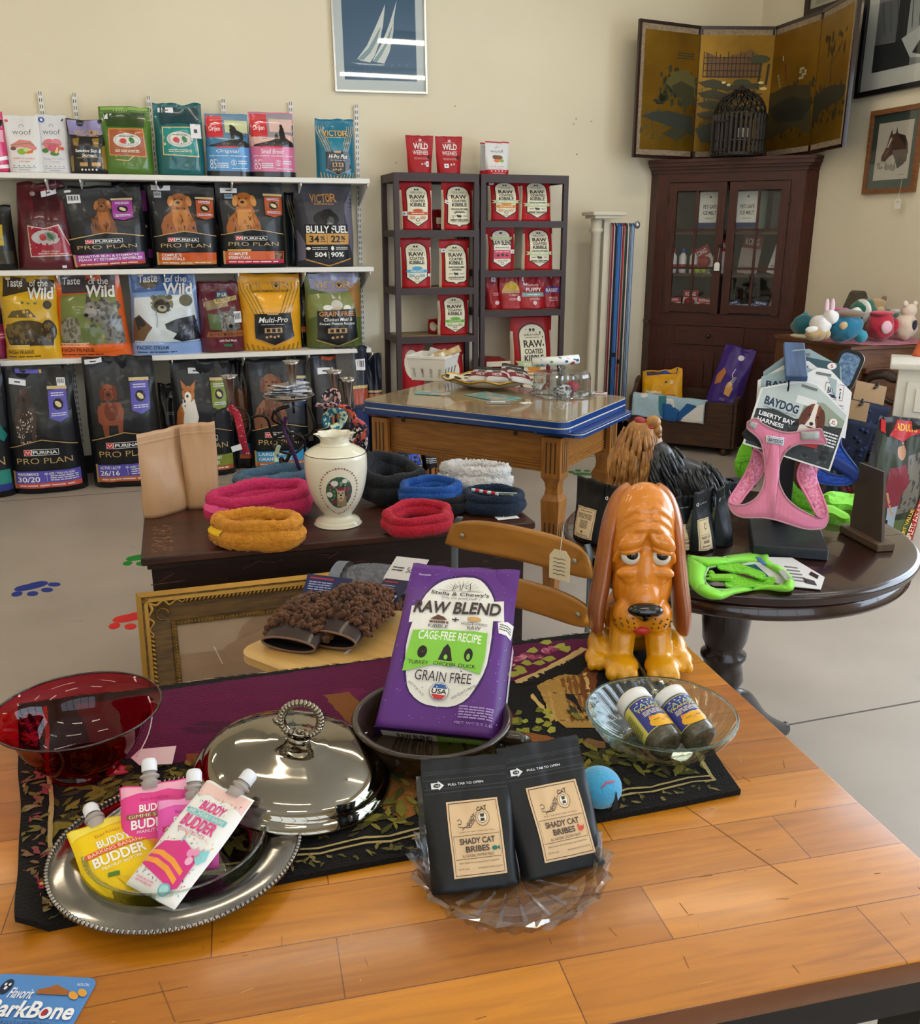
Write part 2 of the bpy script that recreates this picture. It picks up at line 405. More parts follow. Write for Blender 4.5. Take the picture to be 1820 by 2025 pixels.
def holed_wall(name,a0,a1,h0,h1,zs,horiz):
 """wall with one long window opening between a0..a1 / zs"""
 mb=MB()
 for(p0,p1,z0,z1)in((h0,a0,0,CEIL),(a1,h1,0,CEIL),(a0,a1,0,zs[0]),(a0,a1,zs[1],CEIL)):
  if horiz:mb.box(((p0+p1)/2,FRONT_V-.075,(z0+z1)/2),(p1-p0,.15,z1-z0),wall_m)
  else:mb.box((WALL_U+.075,(p0+p1)/2,(z0+z1)/2),(.15,p1-p0,z1-z0),wall_m)
 return struct(mb.build(name,None,(0,0,0),PHI))
holed_wall('wall_right',-.6,3.6,FRONT_V,WALL_V,(.7,2.8),False)
holed_wall('wall_front',-2.3,3.1,LEFT_U,WALL_U,(.7,2.8),True)
wf=M('window_frame','#54504a',.4,metal=.6)
mb=MB()
for k in range(5):mb.box((WALL_U+.05,-.6+k*1.05,1.75),(.05,.05,2.1),wf)
for z in(.72,2.78):mb.box((WALL_U+.05,1.5,z),(.05,4.2,.05),wf)
struct(mb.build('window_1',None,(0,0,0),PHI));mb=MB()
for k in range(6):mb.box((-2.3+k*1.08,FRONT_V-.05,1.75),(.05,.05,2.1),wf)
for z in(.72,2.78):mb.box((.4,FRONT_V-.05,z),(5.4,.05,.05),wf)
struct(mb.build('window_2',None,(0,0,0),PHI))
bb=M('baseboard_vinyl','#17161a',.45)
quad_box('baseboard_back',LEFT_U,WALL_U,WALL_V-.012,WALL_V,0,.115,bb)
quad_box('baseboard_right',WALL_U-.012,WALL_U,FRONT_V,WALL_V-.012,0,.115,bb)
# ceiling strip lights
tube_m=M('light_tube','#fff3dc',.5,emit=16.5);house_m=M('light_housing','#e9e9e6',.5)
def strip(u,v,first=[None]):
 if first[0]is None:
  t=thing('ceiling_light','white fluorescent strip light under the ceiling','ceiling light',R(u,v,CEIL),PHI,'fluorescent strips on the ceiling')
  MB().box((0,0,-.035),(1.24,.13,.07),house_m,.006).build('housing',t)
  for s in(-.035,.035):MB().tube([(-.6,s,-.085),(.6,s,-.085)],.014,tube_m,10).build('tube',t)
  first[0]=t
 else:dup(first[0],first[0]['label'],R(u,v,CEIL))
for v in(-1.6,.5,2.6,4.7):
 for u in(-1.9,.5,2.9):strip(u,v)
# paw prints painted on the floor
def paw(label,px,py,col,size,ang,hide=()):
 m=M('paint_'+col.strip('#'),col,.4);mb=MB()
 pad=[]
 for i in range(26):
  a=2*PI*i/26;r=1.0-.28*math.exp(-((a-1.5*PI)/.5)**2)-.1*math.exp(-((a-PI/2)/.5)**2)
  pad.append((.55*size*r*math.cos(a),.36*size*r*math.sin(a)-.18*size))
 mb.prism(pad,.0002,.0016,m)
 for x,y,t in((-.62,.22,.35),(-.24,.56,.12),(.24,.56,-.12),(.62,.22,-.35)):
  mb.prism([(q[0]*size,q[1]*size)for q in ell(x,y,.17,.24,t,20)],.0002,.0016,m)
 o=mb.build('paw_print',None,at(px,py,z=0),ang);return tag(o,label,'floor marking','paw prints on the floor')
paw('blue paw print on the open floor at the far left',66,1162,'#24368f',.13,-2.36)
paw('red paw print on the floor beside the gold picture frame',262,1224,'#d92a26',.13,-2.5)
paw('green paw print on the floor at the corner of the dark wood chest',282,1104,'#168a2c',.13,-2.5)
paw('dark green paw print on the floor beyond the enamel table',1153,936,'#1f6a2c',.12,-.1)
# ================================================================= printed packaging (x right, y down, 0..1)
def boxart(x0,y0,x1,y1,art):
 """scale art drawn in its own 0..1 box into x0..x1 / y0..y1"""
 sx,sy=x1-x0,y1-y0;out=[]
 for a in art:
  k=a[0]
  if k=='R':out.append(('R',a[1],x0+a[2]*sx,y0+a[3]*sy,x0+a[4]*sx,y0+a[5]*sy))
  elif k=='E':out.append(('E',a[1],x0+a[2]*sx,y0+a[3]*sy,a[4]*sx,a[5]*sy)+tuple(a[6:]))
  elif k=='P':out.append(('P',a[1],[(x0+x*sx,y0+y*sy)for x,y in a[2]]))
  elif k=='L':out.append(('L',a[1],[(x0+x*sx,y0+y*sy)for x,y in a[2]],a[3]*sx))
  elif k=='G':out.append(('G',a[1],x0+a[2]*sx,y0+a[3]*sy,x0+a[4]*sx,y0+a[5]*sy,a[6]))
  elif k=='T':out.append(('T',a[1],a[2],x0+a[3]*sx,y0+a[4]*sy,x0+a[5]*sx,y0+a[6]*sy)+tuple(a[7:]))
  elif k=='K':out.append(('K',a[1],[(x0+q[0]*sx,y0+q[1]*sy,q[2]*sx,q[3]*sy)+tuple(q[4:])for q in a[2]]))
 return out
def dots(n,x0,y0,x1,y1,r,seed,el=1.0):
 q=random.Random(seed);return[(q.uniform(x0,x1),q.uniform(y0,y1),r*q.uniform(.5,1.2),r*el*q.uniform(.5,1.2),q.uniform(0,3),6)for _ in range(n)]
def sit_dog(c,c2,c3='#efe6da',ear='drop',dark='#1c1512'):
 a=[('P',c,[(.1,1),(.08,.8),(.16,.6),(.32,.46),(.36,.3),(.7,.3),(.74,.5),(.84,.7),(.88,1)]),
 ('P',c2,[(.36,.42),(.66,.42),(.7,.7),(.62,.95),(.42,.95),(.34,.7)]),('E',c,.53,.2,.2,.17),('E',c3,.5,.27,.1,.09),('E',dark,.49,.25,.045,.03),
 ('E',dark,.43,.17,.02,.016),('E',dark,.58,.17,.02,.016)]
 if ear=='drop':a+=[('E',c2,.33,.22,.06,.13,.3),('E',c2,.73,.22,.06,.13,-.3)]
 else:a+=[('P',c,[(.36,.1),(.34,-.06),(.48,.05)]),('P',c,[(.58,.05),(.72,-.06),(.7,.12)])]
 q=random.Random(c);a+=[('L',(c2,c,dark,c3)[int(9*x)%3],[(x,y),(x+q.uniform(-.04,.04),y+.09)],.014)for x,y in[(q.uniform(.16,.82),q.uniform(.5,.88))for _ in range(30)]]
 return a
def stand_dog(c,c2,c3='#d8cfc6',dark='#1a1412',spot=True):
 a=[('P',c,[(.12,.5),(.2,.34),(.8,.34),(.9,.5),(.84,.72),(.8,1),(.68,1),(.68,.76),(.42,.76),(.4,1),(.28,1),(.24,.76),(.14,.7)]),
 ('E',c2,.52,.5,.2,.17),('E',c,.48,.16,.2,.15),('E',c2,.3,.18,.07,.14,.2),('E',c2,.67,.18,.07,.14,-.2),('E',c2,.48,.22,.11,.09),('E',dark,.48,.2,.05,.03),('E',dark,.4,.11,.02,.015),('E',dark,.56,.11,.02,.015)]
 if spot:a.append(('K',c3,dots(60,.2,.4,.82,.96,.018,c)))
 return a
def pro_plan(dog,dx,badge,band,lines,band2='#d0453f',badge_x=.62,top='#25262a',txt2=None,small=True):
 a=[('P',top,[(.04,.03),(.96,.03),(.93,.6),(.5,.53),(.07,.6)]),('P','#303236',[(.1,.1),(.5,.06),(.55,.3),(.12,.42)])]
 a+=boxart(*dx,dog)
 a+=[('P',badge,[(badge_x,.2),(badge_x+.26,.18),(badge_x+.25,.4),(badge_x+.125,.43),(badge_x,.4)]),('R','#cdb98a',badge_x-.01,.165,badge_x+.27,.19),('E','#15161a',badge_x+.13,.3,.07,.042),('E','#d9c89a',badge_x+.13,.3,.045,.02,.3),
 ('G','#cfcfe6',badge_x+.04,.21,badge_x+.22,.245,2),('G','#cfcfe6',badge_x+.03,.36,badge_x+.23,.39,2)]
 a+=[('P','#121318',[(.05,.625),(.5,.565),(.95,.615),(.95,.8),(.05,.8)]),
 ('L','#c4a36c',[(.05,.625),(.28,.59),(.5,.562),(.73,.586),(.95,.618)],.012),
 ('R','#e8e8ea',.24,.637,.70,.685),('R','#17181c',.345,.641,.694,.681),('R','#d8232f',.245,.64,.335,.682),
 ('P','#f3f0f0',[(.27,.648),(.285,.655),(.27,.662),(.255,.655)]),('P','#f3f0f0',[(.31,.648),(.325,.655),(.31,.662),(.295,.655)]),('P','#f3f0f0',[(.29,.66),(.305,.667),(.29,.674),(.275,.667)]),('P','#f3f0f0',[(.325,.664),(.333,.669),(.325,.676),(.315,.669)]),('P','#f3f0f0',[(.258,.668),(.266,.673),(.258,.679),(.25,.673)]),
 ('T','#f4f2ee','PURINA',.36,.648,.68,.674,{'b':.025}),('T','#c9ab74','PRO PLAN',.14,.705,.86,.75,{'b':-.008}),
 ('R',band,.1,.81,.93,.905),('R',band2,.1,.905,.93,.945),('R','#c4a36c',.075,.805,.1,.95),('G','#e9dcd8',.14,.915,.86,.937,1)]
 for t,x0,y0,x1,y1 in lines:a.append(('T','#f3f1f2',t,x0,y0,x1,y1,{'b':.02}))
 if txt2:a+=[('G','#e6e2ee',.55,.845,.9,.895,3),('L','#e6e2ee',[(.5,.82),(.5,.895)],.004)]
 return a
VIC='#c79b62'
def victor_name(c='#c79b62',x0=.18,y0=.12,x1=.82,y1=.2,dark='#1a1a1c',bow=.0):
 mx=x0+(x1-x0)*.655;r=(y1-y0)*.5
 return[('T',c,'VICT',x0,y0,x0+(x1-x0)*.575,y1,{'b':.012,'bow':bow}),('E',c,mx,(y0+y1)/2,(x1-x0)*.085,r*1.02),('E',dark,mx,(y0+y1)/2+r*.18,(x1-x0)*.035,r*.38),('K',dark,[(mx+(x1-x0)*e,(y0+y1)/2-r*f,(x1-x0)*.015,r*.2)for e,f in((-.045,.15),(-.016,.5),(.02,.5),(.047,.15))]),
 ('T',c,'R',x0+(x1-x0)*.75,y0,x1,y1,{'b':.012}),('G',c,x0+.06,y1+.015,x1-.06,y1+.035,1)]
def victor_stripes(c,flip=True):
 a=[]
 for k in range(4):
  x=.03+k*.055;a.append(('L',c,[(x,.12),(x,.2),(x+.2,.56)],.014));a.append(('L',c,[(1-x,.12),(1-x,.2),(.8-x,.56)],.014))
 for k in range(6):x=.06+k*.08;a.append(('L',c,[(x+.02,.9+.012*k),(x+.045,.99)],.022));a.append(('L',c,[(.98-x,.9+.012*k),(.955-x,.99)],.022))
 return a
def victor_panel(title,ty,y0=.56,y1=.93,tc='#f1efe9',tshear=.25,x0=.22,x1=.8):
 return[('P','#16161a',[(x0,y0),(x1,y0-.01),(x1+.05,y1-.1),(.52,y1),(x0,y1-.09)]),('L',VIC,[(x0,y1-.08),(.52,y1+.01),(x1+.05,y1-.09)],.012),('R',VIC,.42,y0-.02,.6,y0+.012),
 ('T',tc,title,x0+.06,ty,x1-.05,ty+.07,{'s':tshear,'b':.015}),('G','#d9d4c8',x0+.1,ty+.09,x1-.1,ty+.105,1),('R',VIC,.37,y0+.18,.65,y0+.245),('R','#16161a',.4,y0+.19,.455,y0+.235),('R','#16161a',.485,y0+.19,.54,y0+.235),('R','#16161a',.57,y0+.19,.62,y0+.235),
 ('K',VIC,[(.4,y0+.3,.022,.016),(.46,y0+.29,.022,.016),(.52,y0+.3,.022,.016),(.58,y0+.29,.022,.016)])]
def kibble(ribbon,grains=None,ribbon_y=None,recipe=None,grainfree=False,cream='#e9e0c4',arrow=True,animal='#3a322e'):
 """red bag with the cream plaque"""
 top=[(.5+.31*math.cos(a),.24-.13*math.sin(a))for a in[PI*i/14 for i in range(15)]]
 pl=top+([(.19,.78),(.5,.92),(.81,.78)]if arrow else[(.19,.24),(.16,.3),(.16,.84),(.24,.88),(.42,.89),(.5,.93),(.58,.89),(.76,.88),(.84,.84),(.84,.3),(.81,.24)])
 big=[(.5+(x-.5)*1.1,.5+(y-.5)*1.05)for x,y in pl]
 k='#33302e'
 a=[('P','#4a1414',big),('P',cream,pl),('L',k,arc2(.5,.235,.12,.05),.006),('E',k,.46,.17,.03,.016),('E',k,.54,.17,.03,.016),('T',k,'Stella & Chewy\'s',.3,.215,.7,.24,{'b':.01}),('G','#6d655c',.33,.25,.67,.262,1),
 ('T',k,'RAW',.27,.285,.73,.365,{'b':.05}),('T',k,'COATED',.28,.38,.72,.435,{'b':.03}),('T',k,'KIBBLE',.27,.45,.73,.52,{'b':.04})]
 if grains:
  a+=[('T',k,'WHOLESOME',.24,.555,.76,.595,{'b':.025}),('T',k,'- GRAINS -',.28,.61,.72,.65,{'b':.025}),('E',animal,.5,.715,.07,.022),('E',animal,.435,.7,.03,.015),('R',animal,.45,.72,.465,.75),('R',animal,.535,.72,.55,.75),('G','#6d655c',.26,.7,.38,.725,2),('G','#6d655c',.62,.7,.74,.725,2),
 ('T',k,recipe,.24,.775,.76,.81,{'b':.03}),('G',k,.28,.825,.72,.84,1)]
 else:
  a+=[('E',ribbon,.5,.6,.16,.035),('P',ribbon,[(.22,.63),(.78,.63),(.84,.665),(.76,.69),(.24,.69),(.16,.665)]),('G','#f2ead4',.3,.645,.7,.675,1),('G',ribbon,.26,.72,.42,.78,3),('G',ribbon,.58,.72,.74,.78,3),('E',k,.5,.79,.06,.035),('E',cream,.5,.79,.045,.025),('G',k,.4,.855,.6,.87,1)]
 if ribbon_y is not None:
  a+=[('P','#c3cf9d',[(.08,ribbon_y-.035),(.92,ribbon_y-.035),(.86,ribbon_y),(.92,ribbon_y+.035),(.08,ribbon_y+.035),(.14,ribbon_y)]),('T','#f4f3e4','SMALL BREED',.24,ribbon_y-.018,.76,ribbon_y+.018,{'b':.02})]
 return a
def arc2(cx,cy,rx,ry,n=12):return[(cx-rx*math.cos(PI*i/n),cy-ry*math.sin(PI*i/n))for i in range(n+1)]
def blend_small():
 k='#33302e';top=[(.5+.29*math.cos(a),.22-.12*math.sin(a))for a in[PI*i/14 for i in range(15)]]
 pl=top+[(.21,.8),(.5,.92),(.79,.8)]
 return[('P','#4a1414',[(.5+(x-.5)*1.1,.5+(y-.5)*1.05)for x,y in pl]),('P','#ece6d4',pl),('T',k,'Stella & Chewy\'s',.3,.195,.7,.22),('E',k,.5,.16,.06,.02),('P','#b9c48d',[(.12,.25),(.88,.25),(.84,.31),(.16,.31)]),('T','#f0efdf','SMALL BREED',.22,.262,.78,.298,{'b':.02}),
 ('T',k,'RAW BLEND',.17,.325,.83,.43,{'b':.05}),('G',k,.26,.47,.74,.5,2),('R','#d24a63',.22,.54,.78,.74),('T','#f1e4e0','RED MEAT RECIPE',.26,.56,.74,.59,{'b':.02}),('E',k,.35,.66,.05,.025),('E',k,.5,.65,.05,.035),('E',k,.65,.66,.05,.025),('T',k,'GRAIN FREE',.33,.77,.67,.795),('E',k,.5,.84,.05,.03),('E','#ece6d4',.5,.84,.035,.02)]
def fromm(panel,edge,meat=True):
 return[('P',edge,[(.16,.33),(.84,.32),(.88,.74),(.14,.72)]),('P',panel,[(.18,.345),(.82,.335),(.86,.725),(.16,.705)]),('E','#d9d6cf',.51,.5,.27,.105),('E','#b6b3ad',.51,.5,.24,.088),('E','#d9d6cf',.51,.5,.22,.075),('G','#5c5a58',.36,.43,.66,.455,1),
 ('E','#c4302e',.43,.51,.07,.037),('E','#2f7a3c',.6,.5,.06,.04,.5),('K','#41306b',[(.47,.55,.012,.008),(.53,.555,.012,.008),(.58,.55,.012,.008)]),('G','#e9d8c0',.26,.635,.74,.68,2)]
def orijen(sky,sky2,hill_c,body,name,fig,script='Original',person=False):
 a=[('R',sky,.02,.02,.98,.54),('R',sky2,.45,.1,.98,.3),('P',hill_c,[(.0,.34),(.3,.42),(.55,.4),(.78,.33),(.98,.36),(.98,.57),(.02,.57)]),('P','#141518',[(.1,.5),(.45,.44),(.62,.4),(.82,.4),(.98,.47),(.98,.57),(.02,.57)]),('R','#c8202f',.03,.03,.4,.38)]
 a+=[('T','#f5eeee','Orijen',.08,.2,.34,.3,{'s':.15,'b':.015}),('L','#f5eeee',[(.14,.17),(.24,.14),(.33,.155)],.022)]
 if person:a+=[('P','#15110f',[(.66,.3),(.7,.22),(.73,.2),(.77,.24),(.8,.38),(.82,.48),(.6,.5),(.66,.42)]),('E','#15110f',.72,.215,.035,.035),('P','#15110f',[(.55,.36),(.6,.32),(.64,.38),(.62,.5),(.55,.5)])]
 else:a+=[('P','#101114',[(.55,.25),(.62,.18),(.68,.2),(.72,.26),(.84,.3),(.86,.4),(.82,.44),(.76,.36),(.66,.34),(.64,.44),(.58,.44),(.57,.34)]),('E','#101114',.6,.2,.045,.03),('L','#101114',[(.84,.33),(.9,.36),(.92,.31)],.015)]
 a+=[('R',body,.0,.53,1,.915),('R','#c8202f',.22,.52,.72,.545),('T','#f2f2f4',script,.22,.57,.74,.64,{'s':.25}),('G','#e4e8ee',.06,.665,.94,.685,1),('T','#f2f2f4','85',.07,.73,.2,.88,{'b':-.01}),('T','#f2f2f4','%',.21,.73,.25,.76),('G','#dfe5ec',.22,.78,.48,.87,3),('E','#dfe5ec',.6,.78,.065,.045),('E',body,.6,.78,.055,.037),('T','#f2f2f4','5',.575,.755,.625,.805),('G','#dfe5ec',.7,.74,.9,.81,2),('G','#dfe5ec',.55,.86,.92,.885,1),('R','#17181b',0,.915,1,1)]
 return a
def woof(food,recipe,col,red=False):
 a=[('T','#54565a','woof',.2,.24,.76,.33,{'b':-.012}),('L','#54565a',[(.46,.21),(.42,.19),(.44,.165),(.5,.155),(.55,.175),(.54,.205)],.012),('G','#b9bbbd',.24,.35,.74,.358,1)]
 a+=food+[('T',col,recipe,.16,.73,.78,.765),('T',col,'recipe',.34,.785,.64,.825),('K','#6c6e72',[(.18+.14*i,.88,.018,.009)for i in range(5)]),('G','#8d8f93',.14,.905,.82,.92,1),('G','#55575b',.3,.945,.62,.958,1)]
 if red:a+=[('R','#c21f2c',0,0,1,.04),('R','#c21f2c',0,.85,1,1),('K','#f1ecec',[(.2+.15*i,.89,.03,.018)for i in range(5)]),('G','#f1dcdc',.22,.945,.78,.965,1)]
 return a
FOOD1=[('P','#d98686',[(.12,.52),(.4,.42),(.72,.44),(.88,.56),(.84,.6),(.4,.55),(.2,.58)]),('L','#8a8f5a',[(.14,.52),(.4,.5),(.66,.48),(.8,.51)],.03),('E','#93b43c',.44,.63,.13,.055),('E','#c7d98a',.58,.6,.09,.04),('P','#e0723a',[(.55,.64),(.8,.58),(.74,.65),(.58,.67)]),('E','#7c4a50',.2,.58,.08,.035)]
FOOD2=[('E','#d97486',.38,.5,.22,.09),('E','#e08a98',.6,.48,.16,.08),('E','#c95a70',.5,.56,.2,.08),('L','#8a8f5a',[(.12,.5),(.4,.49),(.74,.5)],.03),('E','#4f7a34',.22,.61,.1,.04),('E','#59823a',.5,.66,.14,.04),('P','#e8c58c',[(.5,.64),(.6,.54),(.64,.56),(.58,.66)]),('E','#d9583a',.76,.57,.06,.03)]
FOOD3=[('E','#8b5644',.5,.48,.22,.07),('E','#6e4a3c',.4,.46,.12,.05),('L','#59652f',[(.3,.46),(.7,.45)],.03),('E','#e2703c',.45,.58,.12,.05),('E','#86ad3e',.66,.58,.1,.045)]
def wild(c,scene,band,recipe,tc='#201a14',boxc=None,name='Taste of the Wild',line=('HIGH PRAIRIE',)):
 return scene+[('R',band,0,.855,1,1),('R',band,.05,.825,.44,.862),('L',boxc or '#f4efe2',[(.05,.825),(.44,.825),(.44,.862),(.05,.862),(.05,.825)],.008),('T',boxc or '#f4efe2','A GRAIN-FREE RECIPE!',.08,.834,.41,.853),('T',tc,line[0],.07,.885,.5,.93,{'b':.012}),('G',tc,.07,.95,.62,.975,1)]
def taste(x,y):return[('T','#eceae6','Taste',x,y,x+.28,y+.1,{'s':.1,'b':.02,'rot':.0}),('T','#eceae6','of the',x+.4,y+.02,x+.72,y+.1,{'s':.12,'b':.015}),('T','#eceae6','Wild',x+.36,y+.11,x+.8,y+.25,{'s':.12,'b':.03})]
# ================================================================= wall shelving with dog food
white_m=M('white_metal','#ece9e4',.4)
slot_m=M('slot_dark','#4a4843',.7)
SF=5.98 # front of the boards
SZ=(1.832,1.299,.783)
t=thing('dog_food_shelving','white shelving full of dog food sacks on slotted uprights','shelving',R(0,WALL_V,0),PHI)
for z,ue in zip(SZ,(1.30,1.312,1.28)):
 mb=MB();mb.box(((ue-1.9)/2,(SF-WALL_V)/2+.01,z-.015),(ue+1.9,WALL_V-SF-.02,.03),white_m,.003);mb.build('shelf_board',t)
for px in(-180,-40,105,170,312,455,584,710):
 u=UV(at(px,400,v=WALL_V-.02))[0]
 mb=MB();mb.box((u,-.012,1.22),(.026,.022,2.14),white_m)
 for k in range(60):
  for s in(-.006,.006):mb.box((u+s,-.0235,.22+k*.035),(.004,.001,.02),slot_m)
 st=mb.build('slotted_upright',t)
 for z in SZ:
  MB().prism([(-.02,z-.16),(-.02,z-.031),(SF-WALL_V+.03,z-.031),(SF-WALL_V+.03,z-.045)],u-.004,u+.004,white_m,'x').build('shelf_bracket',st)
PS=lambda x0,y0,x1,y1,**k:(x0,y0,x1,y1,k)
G1,G2,G3,G4='bags on the top white shelf','bags on the second white shelf','bags on the lowest white shelf','large sacks standing on the floor'
V1=6.03
# ---- top shelf
put_bag('bright pink and black bag at the left end of the top shelf',-40,17,219,339,V1,SZ[0],.1,[('R','#1c1518',.1,.13,.98,.24),('R','#e9a9bf',.3,.3,.95,.5),('P','#f6eef2',[(.3,.8),(1,.72),(1,.78),(.3,.86)]),('P','#f6eef2',[(.3,.92),(1,.86),(1,.92),(.3,.97)])],'#d83a72',G1,seed=1)
put_bag('white pouch with trout fillet and greens picture at the left end',18,86,227,340,V1,SZ[0],.09,woof(FOOD1,'wild trustful','#e08a7a')+[('E','#e0574a',.08,.1,.05,.025)],'#e4e3e3',G1,seed=2,style='pouch',finish='satin',amp=.004)
put_bag('white pouch with pink diced meat picture and blue seal',80,141,226,339,V1+.03,SZ[0],.09,woof(FOOD2,'lamb','#b9b4c8')+[('E','#3a5aa8',.2,.09,.1,.045),('E','#e4e3e3',.2,.09,.05,.022),('P','#2b2b2e',[(.82,.09),(.9,.06),(.88,.09),(.84,.11)])],'#dddcdf',G1,seed=3,style='pouch',finish='satin',amp=.004,yaw=.12)
put_bag('small black and gold bag with lilac top on the top shelf',140,217,235,339,V1,SZ[0],.13,[('P','#8d86b4',[(.02,.02),(.98,.0),(.95,.26),(.6,.32),(.05,.28)]),('P','#8a6a1e',[(.12,.36),(.3,.34),(.26,.5),(.14,.48)]),('P','#8a6a1e',[(.62,.36),(.8,.34),(.76,.52),(.66,.5)]),('P','#8a6a1e',[(.84,.5),(1,.44),(.98,.95),(.8,.86)]),('P','#8a6a1e',[(.02,.7),(.12,.66),(.1,.95),(.03,.95)])]+victor_name('#c9a15e',.18,.2,.86,.29,'#17161a')+[('T','#f3f1ee','Sensitive Skin &',.18,.55,.82,.61,{'s':.15,'b':.015}),('T','#f3f1ee','Stomach',.34,.63,.7,.69,{'s':.15,'b':.015}),('L','#c9a15e',[(.2,.71),(.82,.7)],.012),('R',VIC,.26,.79,.46,.86),('R',VIC,.56,.79,.78,.86),('K','#f3f1ee',[(.3+.09*i,.92,.025,.018)for i in range(5)])],'#1b1a1c',G1,seed=4,amp=.009)
put_bag('metallic green bag with brown panel and oval emblem',206,306,209,340,V1,SZ[0],.14,fromm('#a3532c','#d98a4a')+[('R','#7da83a',.04,.01,.96,.05),('K','#c9d98a',[(.3+.05*i,.06,.012,.008)for i in range(6)]),('P','#2a4416',[(.1,.1),(.9,.08),(.86,.3),(.15,.3)]),('L','#d9b06a',[(.28,.73),(.24,.78),(.5,.8),(.62,.72)],.02)],'#4f7524',G1,seed=5,amp=.008,stickers=[PS(.1,.11,.42,.19)])
put_bag('metallic teal bag with oval emblem and dollar shelf tag',313,408,203,343,V1,SZ[0],.14,fromm('#0f8a86','#d9c08a')+[('P','#0b3a44',[(.1,.05),(.95,.06),(.9,.3),(.5,.26),(.14,.3)])],'#0e5f63',G1,seed=6,amp=.01,stickers=[PS(.1,.06,.42,.13),PS(.74,.28,.95,.48,col='#eceaec')])
put_bag('blue and red bag with dark dog silhouette on a hill',413,498,224,343,V1,SZ[0],.12,orijen('#5a7f9c','#c9cfa2','#3576a3','#4f93cc','',0),'#5b90bf',G1,seed=7,style='block',amp=.003,side='#1d2a3c',stickers=[PS(.82,.905,.93,.935,marks='none')])
put_bag('pink and red bag with kneeling silhouette and sunset',500,586,221,344,V1,SZ[0],.12,orijen('#8f8a92','#d9b8b0','#e4b6ae','#d9709a','',0,'Small Breed',True),'#d77a9e',G1,seed=8,style='block',amp=.002,side='#3c2a30',stickers=[PS(.78,.905,.9,.935,marks='none')])
put_bag('teal bag with gold chevron stripes alone at the right end',630,706,234,348,V1,SZ[0],.12,victor_stripes('#c9ab78')+[('P','#127a97',[(.28,.3),(.72,.3),(.6,.6),(.4,.6)])]+victor_name('#d6ab6c',.16,.2,.84,.3,'#123c48')+victor_panel('Hi-Pro Plus',.6),'#12708e',G1,seed=9,amp=.007)
# ---- second shelf
V2=6.03
put_bag('dark bag with yellow band cut off by the left edge',-60,32,405,533,V2,SZ[1],.2,[('R','#b59a1e',.35,.3,.8,.62),('G','#2c2a22',.4,.4,.75,.55,3),('R','#3a3424',.3,.7,.95,.9)],'#1c1a17',G2,seed=10,amp=.012)
mar=[('P','#4e0f1c',[(.2,.3),(.85,.28),(.9,.6),(.2,.6)]),('P','#3b0b15',[(.3,.12),(.8,.08),(.86,.32),(.36,.34)]),('E','#9a8a8c',.33,.14,.055,.026),('E','#a02a34',.6,.09,.09,.02),('P','#d9c0b0',[(.22,.485),(.52,.52),(.78,.475),(.96,.83),(.24,.845)]),('P','#9c1c30',[(.235,.5),(.52,.53),(.77,.49),(.94,.82),(.255,.835)]),('E','#b9b5b4',.52,.625,.24,.085),('E','#8c8a88',.58,.61,.12,.05),('E','#b12a30',.47,.62,.06,.04),('E','#2f6a3c',.6,.61,.06,.03,.5),('T','#e6cfc4','Four-Star',.42,.765,.72,.79,{'s':.2}),('G','#d9a9a4',.36,.795,.86,.82,1)]
put_bag('glossy maroon sack with silver oval standing alone',32,158,357,528,V2,SZ[1],.24,mar,'#5a1522',G2,seed=11,finish='foil',amp=.016,taper=(1.0,.74),stickers=[PS(.5,.09,.82,.16,rot=-.15),PS(.72,.94,.79,.97,marks='none')],lean=-.04)
pp1=pro_plan(sit_dog('#7a4a28','#a8683a','#8a5a34'),(.3,.14,.7,.57),'#9a3a94','#a33a9c',[('SENSITIVE SKIN & STOMACH',.13,.822,.86,.85),('PEAUX ET ESTOMACS SENSIBLES',.13,.86,.9,.888)],'#b8453f')
put_bag('black sack with standing brown terrier and magenta band',137,300,366,529,V2,SZ[1],.16,pp1,'#191a1d',G2,seed=12,amp=.013,taper=(.96,1.0),roll=-.05,stickers=[PS(.08,.05,.16,.075,marks='none'),PS(.1,.1,.26,.2,marks='bars')])
put_bag('black sack with magenta tab tucked behind the terrier sack',236,305,358,526,V2+.165,SZ[1],.11,[('R','#93348c',.5,.1,.95,.34),('R','#a33a9c',.7,.78,.98,.88),('E','#c9b98a',.7,.38,.12,.03),('R','#c9b98a',.55,.5,.9,.53)],'#17171a',G2,seed=13,amp=.015)
pp2=pro_plan(sit_dog('#9a5a2e','#b97a42','#b5804e'),(.1,.1,.78,.6),'#a84a20','#c8561e',[('COMPLETE',.14,.822,.42,.855),('ESSENTIALS',.14,.865,.46,.895)],'#c8792e',badge_x=.7,top='#242529')
pp3=pro_plan(sit_dog('#a8622c','#c98a48','#b8824a'),(.06,.13,.72,.64),'#a84a20','#cc5a1e',[('COMPLETE',.14,.822,.4,.855),('ESSENTIALS',.14,.865,.44,.895)],'#c02848',badge_x=.7,top='#303134')+[('R','#4a2a16',.8,.815,.92,.9),('K','#8a5a34',[(.83,.84,.03,.02),(.88,.85,.03,.02),(.85,.88,.03,.02)]),('R','#c9a04a',.13,.785,.46,.81)]
put_bag('black sack with retriever in the middle, orange band, between two like it',306,436,362,531,V2,SZ[1],.17,pp2,'#18191c',G2,seed=14,amp=.01,stickers=[PS(.06,.03,.34,.085),PS(.09,.1,.2,.17,marks='bars',col='#b9b9bd')])
put_bag('black sack pushed between the two retriever sacks',400,446,360,528,V2+.18,SZ[1],.1,[('R','#a84a20',.4,.5,.9,.7),('R','#c02848',.4,.86,.95,.95)],'#131316',G2,seed=15,amp=.015)
